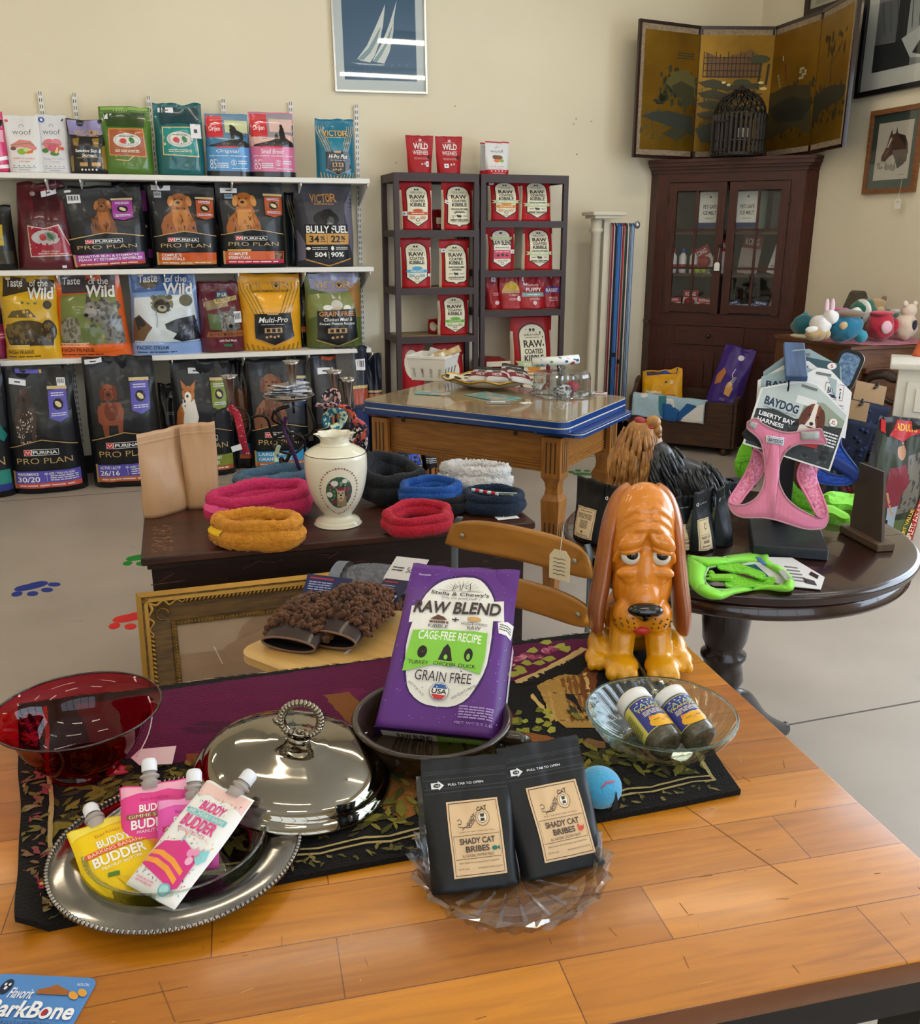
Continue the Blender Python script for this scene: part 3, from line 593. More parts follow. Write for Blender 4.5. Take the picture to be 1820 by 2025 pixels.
put_bag('black sack with golden retriever, red strip at its foot',438,570,354,531,V2,SZ[1],.17,pp3+[('R','#17171a',.03,.0,.97,.07),('R','#c8561e',.2,.01,.52,.04)],'#1a1b1e',G2,seed=16,amp=.009,stickers=[PS(.07,.1,.32,.155),PS(.13,.17,.25,.22,marks='bars',col='#9fb0c4')])
put_bag('dark teal sack with thin gold stripes behind the black bully sack',572,606,380,528,V2+.14,SZ[1],.13,[('L','#8f7a4a',[(.1+.13*i,.1),(.5+.13*i,.7)],.03)for i in range(5)],'#101a22',G2,seed=17,amp=.008)
bf=[('P','#6e6c80',[(.82,.3),(.99,.1),(.98,.9),(.9,.75)]),('P','#6e6c80',[(.02,.55),(.16,.75),(.2,.9),(.02,.93)]),('P','#46464e',[(.1,.04),(.9,.06),(.8,.5),(.2,.5)])]+victor_name('#c08a50',.26,.14,.72,.24,'#2a2a2e',-.01)+[('E','#1e1e20',.5,.44,.22,.1),('P','#141416',[(.4,.4),(.46,.33),(.58,.32),(.68,.4),(.66,.54),(.5,.56)]),('E','#4c4a4a',.57,.46,.06,.05),('E','#8a7f76',.55,.5,.05,.025),('R','#141416',.14,.5,.86,.9),('T','#f2f0ea','BULLY FUEL',.16,.515,.86,.6,{'b':.06}),('R','#c8964e',.15,.605,.87,.735),('T','#17171a','34',.2,.63,.36,.71,{'b':.06}),('T','#17171a','%',.38,.635,.46,.68,{'b':.03}),('T','#17171a','22',.56,.63,.72,.71,{'b':.06}),('T','#17171a','%',.73,.635,.81,.68,{'b':.03}),('L','#17171a',[(.5,.625),(.5,.72)],.006),('G','#17171a',.38,.69,.48,.705,1),('G','#17171a',.74,.69,.8,.705,1),
 ('G','#d8d5cc',.24,.76,.5,.8,2),('G','#d8d5cc',.64,.76,.85,.8,2),('E','#f2f0ea',.18,.78,.035,.018),('E','#f2f0ea',.58,.78,.025,.025),('T','#f2f0ea','504',.28,.825,.48,.88,{'b':.04}),('T','#f2f0ea','90%',.55,.825,.77,.88,{'b':.04}),('L','#f2f0ea',[(.515,.82),(.515,.9)],.006),('L','#c8964e',[(.14,.91),(.52,.98),(.9,.9)],.02)]
put_bag('charcoal bulldog food sack with gold percentage panel at the right end',592,706,358,528,V2,SZ[1],.2,bf,'#3a3a42',G2,seed=18,amp=.008,finish='satin')
# ---- lowest board
V3=6.03
put_bag('magenta sack edge cut off at the far left of the lowest shelf',-60,18,612,706,V3+.06,SZ[2],.2,[('R','#1c2038',.2,.05,.98,.3),('R','#b8246e',.2,.45,.98,.62),('G','#e9c8d8',.5,.48,.95,.6,2)],'#8a1e56',G3,seed=19)
sc_y=[('P','#3a2c18',[(.1,.02),(.98,.08),(.94,.24),(.5,.2),(.06,.26)]),('P','#c9a01c',[(.05,.3),(.95,.3),(.95,.56),(.05,.56)]),('P','#5a4a1e',[(.12,.5),(.22,.42),(.5,.4),(.62,.5)]),('E','#4a3a1c',.44,.68,.4,.15),('E','#382a18',.8,.66,.12,.13),('P','#2a2014',[(.06,.72),(.5,.7),(.86,.76),(.84,.84),(.1,.83)]),('K','#6a5424',dots(50,.1,.58,.84,.8,.03,4)),('E','#33281a',.82,.36,.07,.05),('K','#4f6a3a',[(.4,.33,.03,.015),(.5,.34,.03,.012),(.62,.34,.03,.015)])]
put_bag('yellow sack with bison picture third shelf left',10,128,543,712,V3,SZ[2],.18,wild('#d9ac16',sc_y,'#d9a818','','#3a2c12','#f0d890')+taste(.14,.05),'#d6a915',G3,seed=20,amp=.013,taper=(1.0,.96))
sc_o=[('P','#4a3f44',[(.05,.0),(.95,.02),(.9,.22),(.1,.24)]),('P','#6f7a3a',[(.08,.26),(.9,.22),(.92,.84),(.05,.84)]),('E','#8a8676',.2,.68,.14,.17),('K','#5e5648',dots(30,.08,.54,.32,.82,.02,8,1.6)),('P','#77756c',[(.46,.3),(.6,.34),(.78,.3),(.94,.56),(.95,.84),(.7,.84),(.64,.6),(.5,.56),(.4,.5)]),('K','#4b4a46',dots(60,.5,.34,.92,.84,.022,9,1.7)),('P','#3c3a38',[(.44,.36),(.46,.26),(.54,.33)]),('P','#3c3a38',[(.64,.33),(.72,.25),(.74,.35)]),('E','#8f8a80',.5,.46,.1,.06),('E','#15130f',.44,.49,.035,.022),('E','#15130f',.52,.4,.018,.012),('E','#15130f',.62,.41,.018,.012),('P','#5d6a30',[(.34,.64),(.66,.66),(.6,.84),(.36,.84)])]
put_bag('orange sack with grey wolf picture on the lowest shelf',114,262,541,710,V3,SZ[2],.18,wild('#dd5a18',sc_o,'#e2641c','','#4a1e10','#f6dcc0')+taste(.1,.04),'#dc5c18',G3,seed=21,amp=.014,taper=(1.0,.84))
sc_b=[('P','#3d5f9a',[(.02,.0),(.98,.0),(.96,.2),(.04,.24)]),('E','#5a4a2c',.3,.14,.14,.05),('P','#cfd6da',[(.06,.3),(.94,.26),(.96,.84),(.04,.84)]),('E','#6a6a50',.46,.38,.17,.11),('E','#23221c',.46,.4,.12,.08),('E','#5a5840',.34,.3,.045,.028),('E','#5a5840',.58,.3,.045,.028),('E','#a59c80',.46,.43,.065,.04),('E','#14130f',.46,.415,.03,.018),('E','#0e0e0c',.39,.365,.016,.011),('E','#0e0e0c',.53,.365,.016,.011),('E','#5c5a44',.82,.34,.1,.07),('P','#6a4a2c',[(.04,.56),(.12,.5),(.3,.66),(.24,.72),(.16,.84),(.02,.84)]),('P','#17171a',[(.06,.54),(.14,.52),(.22,.62),(.1,.7)]),('P','#15151c',[(.48,.62),(.66,.56),(.92,.52),(.98,.82),(.7,.84),(.58,.8),(.64,.74),(.5,.68)]),('K','#3a3f58',dots(26,.7,.58,.96,.82,.02,12)),('L','#8a93a0',[(.36,.44),(.38,.56),(.36,.66)],.01)]
put_bag('pale blue sack with dark bears and snowy stream picture',264,404,540,702,V3,SZ[2],.18,wild('#7f9fd2',sc_b,'#8aa8dc','','#23335a','#dfe8f6',line=('PACIFIC STREAM',))+taste(.14,.02),'#7d9ccc',G3,seed=22,amp=.011,taper=(1.0,.92))
wd=[('P','#8a7a5c',[(.14,.28),(.5,.24),(.7,.34),(.2,.4)]),('P','#37566e',[(.44,.14),(.66,.12),(.74,.24),(.42,.24)]),('T','#e9e6da','BLUE',.46,.16,.68,.21,{'b':.02}),('P','#c9b27a',[(.36,.25),(.9,.2),(.9,.26),(.4,.31)]),('T','#3a2c1c','WILDERNESS',.4,.225,.88,.285,{'rot':.06}),('P','#5c5b58',[(.44,.5),(.42,.34),(.52,.42),(.72,.4),(.84,.32),(.86,.5),(.92,.66),(.72,.72),(.56,.68)]),('K','#86837c',dots(40,.46,.44,.88,.68,.022,14,1.5)),('E','#8f8c86',.7,.56,.09,.08),('E','#14161c',.7,.62,.05,.03),('E','#1a1a1c',.6,.48,.02,.014),('E','#1a1a1c',.78,.48,.02,.014),('P','#56683e',[(.2,.44),(.44,.46),(.5,.68),(.24,.66)]),('P','#9a5a34',[(.2,.7),(.98,.69),(.98,.775),(.16,.775)]),('T','#3a1a14','ROCKY MOUNTAIN',.24,.715,.94,.76,{'b':.01}),('T','#efe2dc','with Red Meat',.42,.81,.8,.845,{'b':.01}),('R','#2f7a44',.52,.88,.7,.915)]
put_bag('maroon sack with grey wolf face and blue shield',397,488,558,697,V3,SZ[2],.2,wd,'#5f1a2c',G3,seed=23,amp=.013,taper=(1.02,.9),stickers=[PS(.78,.42,.95,.58,marks='bars')])
put_bag('golden yellow sack with black chevron panel',482,602,540,698,V3,SZ[2],.2,victor_stripes('#8a7420')+[('P','#e6a416',[(.26,.28),(.74,.28),(.62,.52),(.38,.52)])]+victor_name('#caa064',.18,.1,.84,.215,'#2a2216')+[('T','#2f3423','SUPER PREMIUM DOG FOOD',.24,.225,.8,.25,{'b':.02})]+victor_panel('Multi-Pro',.56,.52,.92),'#e2a016',G3,seed=24,amp=.007,top_dip=.02)
put_bag('black sack with orange lettering behind the golden yellow sack',588,620,540,695,V3+.16,SZ[2],.12,[('R','#b85a1c',.3,.72,.7,.8)],'#151416',G3,seed=25,amp=.012)
gf=[('P','#8b8cae',[(.06,.0),(.98,.0),(.9,.22),(.5,.28),(.1,.2)]),('P','#7a8246',[(.04,.28),(.97,.24),(.96,.6),(.04,.6)]),('P','#9a6a34',[(.76,.2),(.98,.1),(.98,.7),(.86,.5)]),('E','#c9c6bc',.52,.42,.1,.07),('P','#c2beb2',[(.46,.34),(.44,.27),(.52,.33)]),('P','#c2beb2',[(.56,.33),(.6,.27),(.6,.36)]),('E','#e2dfd6',.36,.45,.08,.035),('E','#c8a882',.52,.5,.09,.06),('E','#e2dfd6',.7,.46,.07,.04),('P','#4f5f2c',[(.03,.6),(.2,.55),(.2,.98),(.03,.98)]),('P','#56662f',[(.8,.56),(.97,.6),(.97,.98),(.78,.98)])]+victor_name('#c9a267',.16,.11,.84,.205,'#1c1a18')+[('P','#16161a',[(.18,.49),(.84,.47),(.88,.86),(.52,.95),(.16,.87)]),('L',VIC,[(.14,.88),(.52,.965),(.9,.87)],.012),('T','#c88a4a','GRAIN FREE',.21,.5,.82,.565,{'b':.03}),('T','#eceae4','Chicken Meal &',.28,.585,.78,.63,{'s':.25,'b':.012}),('T','#eceae4','Sweet Potato Recipe',.2,.645,.82,.69,{'s':.25,'b':.012}),('R',VIC,.34,.725,.68,.79),('R','#16161a',.38,.735,.44,.78),('R','#16161a',.48,.735,.54,.78),('R','#16161a',.58,.735,.64,.78),('K',VIC,[(.42,.85,.025,.018),(.5,.845,.025,.018),(.58,.84,.025,.018)])]
put_bag('olive and lilac grain free sack with puppies, right end of lowest shelf',612,723,541,692,V3,SZ[2],.2,gf,'#5f6a3a',G3,seed=26,amp=.011)
# ---- sacks on the floor
VF=5.845
put_bag('teal banded black sack cut off by the left edge',-110,31,707,978,VF-.03,0,.22,[('P','#35363a',[(.1,.03),(.97,.02),(.97,.5),(.1,.5)]),('P','#1f7a72',[(.62,.34),(.84,.4),(.97,.56),(.92,.6),(.7,.5)]),('T','#c9ab74','PRO PLAN',.1,.705,.9,.765,{'b':-.008}),('R','#2a8a7c',.1,.8,.95,.9),('R','#2c3c8c',.1,.9,.95,.95)],'#17181c',G4,seed=30,amp=.012,stickers=[PS(.8,.06,.93,.12,marks='bars')])
f1=pro_plan(stand_dog('#4a3c38','#3a2a26','#cfc4bc'),(.1,.17,.5,.61),'#5a54b4','#5a54b8',[('PERFORMANCE',.13,.822,.4,.845),('30/20',.125,.855,.41,.895),('ALL AGES / TOUS LES AGES',.47,.825,.86,.842)],'#d85a50',badge_x=.64,txt2=1)+[('P','#5a54b4',[(.2,.022),(.55,.03),(.52,.06),(.2,.055)]),('R','#c9a04a',.54,.03,.57,.06)]
f2=pro_plan(stand_dog('#8a4a34','#6a3020','#c9b0a4',spot=False),(.1,.2,.58,.6),'#5a54b4','#5a54b8',[('ACTIVE / ACTIF',.13,.822,.4,.845),('26/16',.125,.855,.38,.895),('ALL AGES / TOUS LES AGES',.47,.825,.86,.842)],'#c8683a',badge_x=.64,txt2=1)
put_bag('black sack with spotted pointer dog and 30/20 purple band',22,172,727,980,VF,0,.25,f1,'#191a1e',G4,seed=31,amp=.012,taper=(1.02,.9),stickers=[PS(.1,.1,.34,.145,rot=.1),PS(.78,.1,.9,.165,marks='bars')])
put_bag('black sack with red setter and 26/16 purple band',184,330,708,971,VF,0,.25,f2,'#191a1e',G4,seed=32,amp=.013,taper=(.98,.94),stickers=[PS(.04,.015,.28,.05,rot=-.06)])
put_bag('black sack slumped behind the corgi sack',330,378,760,960,VF+.24,0,.14,[('G','#6d6d72',.3,.3,.6,.34,2)],'#131316',G4,seed=33,amp=.014,stickers=[PS(.45,.09,.62,.16,marks='bars',col='#a9a9ad')])
corg=[('P','#e4dfd8',[(.3,.34),(.7,.34),(.8,.7),(.66,1),(.36,1),(.24,.7)]),('P','#b5713c',[(.06,.95),(.1,.6),(.26,.42),(.34,.6),(.24,.95)]),('E','#b5713c',.52,.24,.2,.16),('E','#ece6de',.5,.3,.11,.11),('P','#b5713c',[(.34,.14),(.3,-.04),(.46,.08)]),('P','#b5713c',[(.6,.1),(.78,-.02),(.72,.18)]),('E','#1a1512',.48,.28,.04,.026),('E','#1a1512',.42,.2,.018,.014),('E','#1a1512',.58,.2,.018,.014)]
put_bag('black sack with corgi picture and olive band behind the kraft pouches',355,470,712,938,VF+.12,0,.2,pro_plan(corg,(.0,.19,.52,.6),'#7a8a2c','#7f8a34',[('WEIGHT MANAGEMENT',.13,.822,.75,.85),('ADULT LARGE BREED',.13,.865,.7,.893)],'#b05a34',badge_x=.66,top='#202127'),'#1b1c21',G4,seed=34,amp=.013,stickers=[PS(.3,.08,.55,.125)])
put_bag('black sack with brown dog flank between the corgi and large breed sacks',462,512,714,930,VF+.27,0,.14,[('P','#5a3420',[(.1,.28),(.7,.24),(.8,.6),(.2,.62)]),('R','#2a5a7a',.3,.76,.9,.86),('R','#b05a34',.3,.86,.9,.9)],'#161619',G4,seed=35,amp=.013)
put_bag('black sack with curly brown dog and light blue band',502,618,712,935,VF+.14,0,.22,pro_plan(sit_dog('#8a5a44','#6a4032','#8f6450',dark='#241814'),(.02,.12,.72,.62),'#2c3c5c','#3a9ad0',[('LARGE BREED',.13,.822,.66,.85),('GRANDE RACE',.13,.865,.66,.893)],'#c8703a',badge_x=.72,top='#34353a'),'#1c1d22',G4,seed=36,amp=.013)
put_bag('black sack with orange tag label under the right end of the shelving',626,690,700,900,VF+.1,0,.2,[('P','#3c3d44',[(.1,.05),(.9,.05),(.9,.6),(.1,.6)]),('R','#c0502c',.35,.03,.85,.06),('P','#a8683c',[(.6,.3),(.98,.2),(.98,.7),(.5,.7)]),('L','#c4a36c',[(.05,.66),(.5,.62),(.95,.66)],.015)],'#191a1f',G4,seed=37,amp=.013,stickers=[PS(.2,.13,.68,.185)])
put_bag('grey topped sack with barcode sticker and rust band',676,738,690,905,VF+.06,0,.22,[('P','#4a4844',[(.02,.02),(.6,.0),(.62,.4),(.02,.5)]),('R','#a8482c',.46,.34,.98,.46),('R','#c9b07a',.46,.31,.98,.335),('R','#2c3a66',.5,.5,.96,.74),('T','#c9ab74','PLAN',.3,.86,.9,.9)],'#1d2233',G4,seed=38,amp=.014,stickers=[PS(.62,.1,.9,.19,marks='bars')])
put_bag('dark blue bag with rust stripe leaning by the metal rack',728,764,702,880,VF+.2,0,.18,[('R','#b0603a',.1,.36,.95,.5),('R','#8a2c24',.1,.5,.95,.56),('R','#c9b07a',.1,.33,.95,.35)],'#1a1f30',G4,seed=39,amp=.012)
# ---- under the enamel table
put_bag('dark fuel sack with blue lettering behind the table leg',786,842,872,948,5.27,0,.16,[('T','#3a5ad0','FUEL',.05,.3,.95,.5,{'b':.03}),('L','#c9a267',[(.7,.0),(.95,.6)],.03),('G','#b9b9c0',.5,.5,.9,.8,4)],'#1a1c22','sacks under the enamel table',seed=40,amp=.01)
put_bag('black sack with copper stripes under the enamel table',838,872,872,940,5.32,0,.16,[('E','#c9a267',.5,.25,.3,.1),('P','#b56a34',[(.1,.7),(.3,.6),(.35,.95),(.1,.98)]),('P','#b56a34',[(.45,.62),(.65,.58),(.7,.95),(.48,.95)]),('P','#b56a34',[(.75,.6),(.92,.58),(.95,.95),(.8,.95)]),('G','#b9b9c0',.2,.38,.8,.5,3)],'#16161a','sacks under the enamel table',seed=41,amp=.01)
put_bag('rust brown sack with 85 on it lying low under the table',898,1008,886,934,5.38,0,.22,[('T','#e6cfc0','85',.03,.2,.2,.62,{'b':.0}),('T','#e6cfc0','ANIMAL',.24,.22,.5,.36,{'b':.0}),('G','#e6cfc0',.24,.42,.5,.62,2),('E','#e6cfc0',.62,.26,.07,.16),('E','#6a2c1a',.62,.26,.055,.12),('T','#e6cfc0','5',.6,.17,.64,.35),('G','#e6cfc0',.72,.2,.92,.4,2),('G','#d9b8a4',.5,.62,.95,.72,1),('P','#16161a',[(.0,.72),(.9,.74),(.96,1),(0,1)])],'#7a3a24','sacks under the enamel table',seed=42,amp=.012)
# ================================================================= brown metal racks with red bags
rack_m=M('rack_brown','#3b2c2c',.5);ply=M('rack_deck','#a58b68',.6,col2='#8f7757',cscale=6,stretch=(1,12,12))
RV=5.95
def zat(px,py,v):return UV(at(px,py,v=v))[2]
def rack(label,u0,u1,zs,dp=.37):
 t=thing('storage_rack',label,'rack',R((u0+u1)/2,RV+dp/2,0),PHI,'brown metal racks');w=u1-u0;top=1.87
 for sx in(-1,1):
  for sy in(-1,1):MB().box((sx*(w/2-.016),sy*(dp/2-.016),(top-.05)/2),(.032,.032,top-.05),rack_m).build('post',t)
 for k,z in enumerate([top]+list(zs)):
  h=.05 if k==0 else .042;mb=MB();s=w if k==0 else w-.064
  for y in(-dp/2+.014,dp/2-.014):mb.box((0,y,z-h/2),(s,.028,h),rack_m)
  for x in(-w/2+.016,w/2-.016):mb.box((x,0,z-h/2),(.028,dp-.056,h),rack_m)
  if k:mb.box((0,0,z-.006),(w-.05,dp-.05,.012),ply)
  else:mb.box((0,0,z-.006),(w-.05,dp-.05,.012),rack_m)
  mb.build('rack_shelf' if k else 'top_frame',t)
 return t
LZ=[zat(860,y,RV)for y in(455,570,666)]+[.33];RZ=[zat(1040,y,RV)for y in(437,535,613)]+[.36]
rack('left brown metal rack with wood decks behind the white basket',1.443,2.005,LZ)
rack('right brown metal rack full of red bags next to the leash stand',2.02,2.632,RZ)
RED,RED2='#a8141e','#b5161c'
KB=dict(style='block',finish='satin',amp=.003,side='#d9cdb4')
GL,GR='red kibble bags on the left rack','red kibble bags on the right rack'
vb=RV+.05
put_bag('red bag with orange ribbon plaque on the left rack top shelf',795,859,358,455,vb,LZ[0],.1,kibble('#c8582c',arrow=True),RED,GL,seed=50,stickers=[PS(.04,.62,.18,.71)],**KB)
put_bag('brighter red wholesome grains bag, left rack top shelf right side',877,940,358,455,vb,LZ[0],.1,kibble('#c8582c',True,None,'BEEF RECIPE',arrow=False),RED2,GL,seed=51,stickers=[PS(.08,.4,.22,.47,rot=.4)],**KB)
put_bag('red bag with light blue ribbon plaque on the left rack',794,857,471,571,vb,LZ[1],.1,kibble('#4aa0c8',arrow=True),RED,GL,seed=52,stickers=[PS(.83,.71,.93,.77,marks='none')],**KB)
put_bag('red bag with chicken recipe plaque below the beef one',873,932,474,570,vb,LZ[1],.1,kibble('#c8582c',True,None,'CHICKEN RECIPE',arrow=False),RED2,GL,seed=53,stickers=[PS(.06,.19,.2,.27)],**KB)
put_bag('red bag with green ribbon plaque alone on the third shelf',870,931,580,666,vb,LZ[2],.1,kibble('#6aa83a',arrow=True),RED,GL,seed=54,**KB)
put_bag('small red pouch lying behind the beef recipe bag on the left rack',859,884,414,454,RV+.17,LZ[0],.1,[('R','#d9cdb4',.2,.4,.9,.7)],'#8c141c',GL,seed=55,finish='satin')
put_bag('red pouch tipped over behind the green ribbon bag',851,876,632,663,RV+.17,LZ[2],.1,[('E','#d9cdb4',.3,.5,.25,.3)],'#9c141c',GL,seed=56,finish='satin')
put_bag('red bag on the lowest left rack shelf half hidden by the basket',792,845,680,765,vb,LZ[3],.12,[('E','#e0d6c0',.5,.3,.3,.2)],RED,GL,seed=57,**KB)
put_bag('second red bag low on the left rack behind the rolled chews',862,922,679,765,vb+.01,LZ[3],.12,[('E','#e0d6c0',.5,.4,.3,.22)],RED,GL,seed=58,**KB)
put_bag('red bag with orange ribbon and sage banner, right rack top',970,1032,352,437,vb,RZ[0],.1,kibble('#d98a34',ribbon_y=.55),RED,GR,seed=60,stickers=[PS(.04,.07,.16,.16)],**KB)
put_bag('red wholesome grains bag with sage banner on the right rack top',1030,1095,352,437,vb+.02,RZ[0],.1,kibble('#c8582c',True,.62,'BEEF RECIPE',arrow=True),RED2,GR,seed=61,taper=(1,.9),**KB)
put_bag('red bag with raw blend plaque and pink panel',965,1022,447,535,vb,RZ[1],.1,blend_small(),RED,GR,seed=62,stickers=[PS(.78,.53,.93,.62)],**KB)
put_bag('red wholesome grains bag on the right rack middle shelf',1036,1098,446,534,vb,RZ[1],.1,kibble('#c8582c',True,.62,'BEEF RECIPE',arrow=True),RED2,GR,seed=63,taper=(1,.92),**KB)
PK=dict(style='pouch',amp=.008)
put_bag('shiny red pouch cut by the post, leftmost of four on the right rack',966,996,546,614,vb+.03,RZ[2],.1,[('G','#d9a0a4',.4,.5,.8,.6,2),('E','#d9c8c8',.6,.8,.15,.06)],'#a51a24',GR,seed=64,stickers=[PS(.3,.06,.6,.18)],**PK)
put_bag('red pouch with yellow arch between red pouches on the right rack',992,1038,546,613,vb,RZ[2],.1,[('P','#d9b23a',[(.12,.42),(.25,.25),(.5,.15),(.75,.24),(.9,.42)]),('R','#c9a07a',.1,.42,.92,.52),('T','#f0d8d0','TURKEY',.35,.54,.8,.6),('G','#e6b8b4',.35,.66,.75,.74,2),('E','#e6d8d8',.8,.68,.1,.08)],'#a51a24',GR,seed=65,**PK)
put_bag('red pouch with puppy lettering and teal band',1030,1082,544,613,vb-.01,RZ[2],.1,[('T','#f0dede','Perfectly',.3,.26,.75,.36,{'s':.2}),('T','#f2eaea','PUPPY',.26,.38,.84,.49,{'b':.03}),('R','#7fa8a4',.1,.52,.92,.64),('G','#dfe8e6',.3,.55,.8,.61,1),('T','#f0dede','CHICKEN',.36,.67,.74,.73),('E','#d9c0c0',.55,.82,.08,.06)],'#a51a24',GR,seed=66,stickers=[PS(.1,.06,.28,.18),PS(.16,.2,.32,.31)],**PK)
put_bag('red pouch with purple rabbit band at the right post',1076,1112,542,612,vb+.02,RZ[2],.1,[('P','#4a2f86',[(.0,.42),(.5,.36),(1,.4),(1,.56),(.5,.54),(.0,.6)]),('T','#efe6f2','RABBIT',.18,.42,.84,.53,{'b':.03}),('G','#e0b0b0',.3,.66,.8,.8,3),('L','#efe6f2',[(.5,.14),(.46,.08),(.54,.05)],.05)],'#9c1c2c',GR,seed=67,**PK)
put_bag('large red bag with sage banner on the bottom of the right rack',1016,1096,624,735,vb,RZ[3],.15,kibble('#d98a34',ribbon_y=.55),'#a8161e',GR,seed=68,stickers=[PS(.02,.78,.18,.87,marks='none',col='#c9cfae')],hs=1.0,**KB)
def flat_bag(label,px,py,v,z,w,th,yaw,side):
 t=bag_mesh('food_bag',w,.3,th,[],'#a01820',style='pack',seed=int(px),finish='satin',na=12,nt=14)[0]
 o=bpy.data.objects.new('food_bag',t);COL.objects.link(o);p=UV(at(px,py,v=v));o.location=R(p[0],v+.02,z+th/2);o.rotation_euler=Euler((-PI/2,0,PHI+yaw))
 tag(o,label,'bag','red bags lying stacked on the right rack')
 mb=MB();mb.grid(lambda a,b:Vector(((a-.5)*w*.86,.0,0))+Vector((0,-th*.1+(b-.5)*th*.5,-.003+.0)),6,3,ink('#d9cdb4','satin'));mb.build('white_gusset',o,fix=False)
for k,lb in enumerate(('lowest red bag lying flat in the stack on the right rack','second red bag from the bottom of the stack on the right rack','third red bag from the bottom of the stack on the right rack','topmost red bag lying in the stack on the right rack')):
 flat_bag(lb,984+(k%2)*4,700,RV+.04,RZ[3]+.004+k*.078,.2,.072,(.06,-.08,.1,-.03)[k],1)
ww=[('T','#ece4e2','WILD',.26,.2,.8,.36,{'b':.03}),('T','#ece4e2','WEENIES',.22,.39,.8,.5,{'b':.01}),('E','#d9b8b8',.52,.12,.06,.035),('G','#e0b8b8',.34,.16,.74,.18,1),('T','#dcb8b8','FREEZE-DRIED RAW DOG TREATS',.25,.58,.82,.63),('P','#3a2024',[(.78,.52),(.9,.5),(.88,.62),(.76,.6)]),('E','#c9c0c0',.55,.75,.04,.03),('E','#c9c0c0',.66,.74,.03,.03)]
put_bag('left red treat pouch on top of the left brown rack',806,861,267,341,RV+.1,1.87,.08,ww,'#a8181f','pouches on top of the racks',seed=70,style='pouch',finish='satin',amp=.003,taper=(.82,1),stickers=[PS(.7,.68,.82,.82)])
put_bag('right red treat pouch on top of the left brown rack',864,918,269,341,RV+.1,1.87,.08,ww,'#a8181f','pouches on top of the racks',seed=71,style='pouch',finish='satin',amp=.003,taper=(.84,1),stickers=[PS(.26,.73,.44,.84)])
put_bag('white and red pouch with berries and greens picture on the right rack',963,1010,279,343,RV+.1,1.872,.08,woof(FOOD3,'red meat','#b98a80',True),'#e2e0e0','pouches on top of the racks',seed=72,style='pouch',finish='satin',amp=.003,taper=(.94,1))
put_bag('white pouch edge peeking out behind the one with the berries picture',953,990,282,342,RV+.19,1.872,.08,[('R','#c21f2c',0,0,1,.04),('R','#b81f2c',0,.85,1,1),('G','#a8aaac',.1,.1,.3,.16,1)],'#c9c8c8','pouches on top of the racks',seed=73,style='pouch',finish='satin',amp=.003)
# ================================================================= leash stand
cream_m=M('stand_cream','#d8cfba',.5);steel=M('brushed_steel','#b9b9bb',.3,metal=.9)
LV=6.06
p=UV(at(1168,740,v=LV));su=p[0];zt=zat(1175,419,LV)
t=thing('leash_stand','cream column stand with square top holding hanging dog leashes','stand',R(su,LV,0),PHI)
mb=MB();mb.box((.055,0,zt-.012),(.25,.2,.024),cream_m,.004);mb.box((.05,0,zt-.034),(.2,.16,.02),cream_m);mb.build('top_plate',t)
MB().lathe([(.0,.04),(.042,.04),(.036,.08),(.033,zt-.14),(.05,zt-.12),(.036,zt-.1),(.04,zt-.045),(0,zt-.045)],cream_m,20).build('column',t)
MB().box((.08,.02,(zt-.05)/2),(.05,.06,zt-.05),cream_m).build('square_post',t)
MB().box((.06,0,.02),(.42,.3,.04),cream_m,.006).build('base',t)
mb=MB();mb.tube([(.1,-.02,zt-.085),(.285,-.02,zt-.085)],.008,steel,10);mb.build('rod',t);MB().ball((.3,-.02,zt-.085),(.022,.022,.026),steel).build('knob',t)
cols=[('maroon','#7c1426',.108,.011),('pale pink','#d9b0b4',.118,.006),('black','#15151a',.13,.012),('bright blue','#1f6cb8',.156,.017),('navy blue','#1c3f8c',.172,.012),('red','#b81c2c',.193,.011),('dark green','#1c3a2c',.21,.013),('white and pink','#d8c8c8',.226,.006),('black and white','#54545c',.24,.007),('light blue','#5a9cd0',.258,.008),('blue cord','#2c5ca8',.27,.006)]
for k,(n,c,x,wd)in enumerate(cols):
 m=M('leash_'+c.strip('#'),c,.7);mb=MB();L=zt-.1-.16-.05*(k%3);lo=zt-.09-L;h=wd/2
 mb.tube([(x,-.041,lo),(x,-.041,(lo+zt)/2),(x,-.041,zt-.10),(x,-.034,zt-.078),(x,-.02,zt-.0735),(x,-.006,zt-.078),(x,.001,zt-.10),(x+.002,.002,lo+.06)],[(h,.002)]*8,m,8,flat=(1,0,0))
 o=mb.build('leash',None,R(su,LV,0),PHI);tag(o,'%s leash hanging from the rod of the cream stand'%n,'leash','leashes hanging from the stand')
 if k in(2,3,5):MB().box((x,-.044,lo+.35 if k!=3 else lo+.5),(wd*1.3,.008,.03),M('clip_black','#111114',.4)).build('clip',o)
t=thing('wall_outlet','cream electrical outlet low on the back wall by the leash stand','outlet',R(UV(at(1222,722,v=WALL_V))[0],WALL_V,zat(1222,722,WALL_V)),PHI)
MB().box((0,-.004,0),(.075,.008,.12),M('outlet_cream','#d8ccaa',.4),.002).build('cover_plate',t)
for s in(-.025,.025):MB().box((0,-.009,s),(.034,.003,.028),M('outlet_socket','#b9ae92',.5)).build('socket',t)
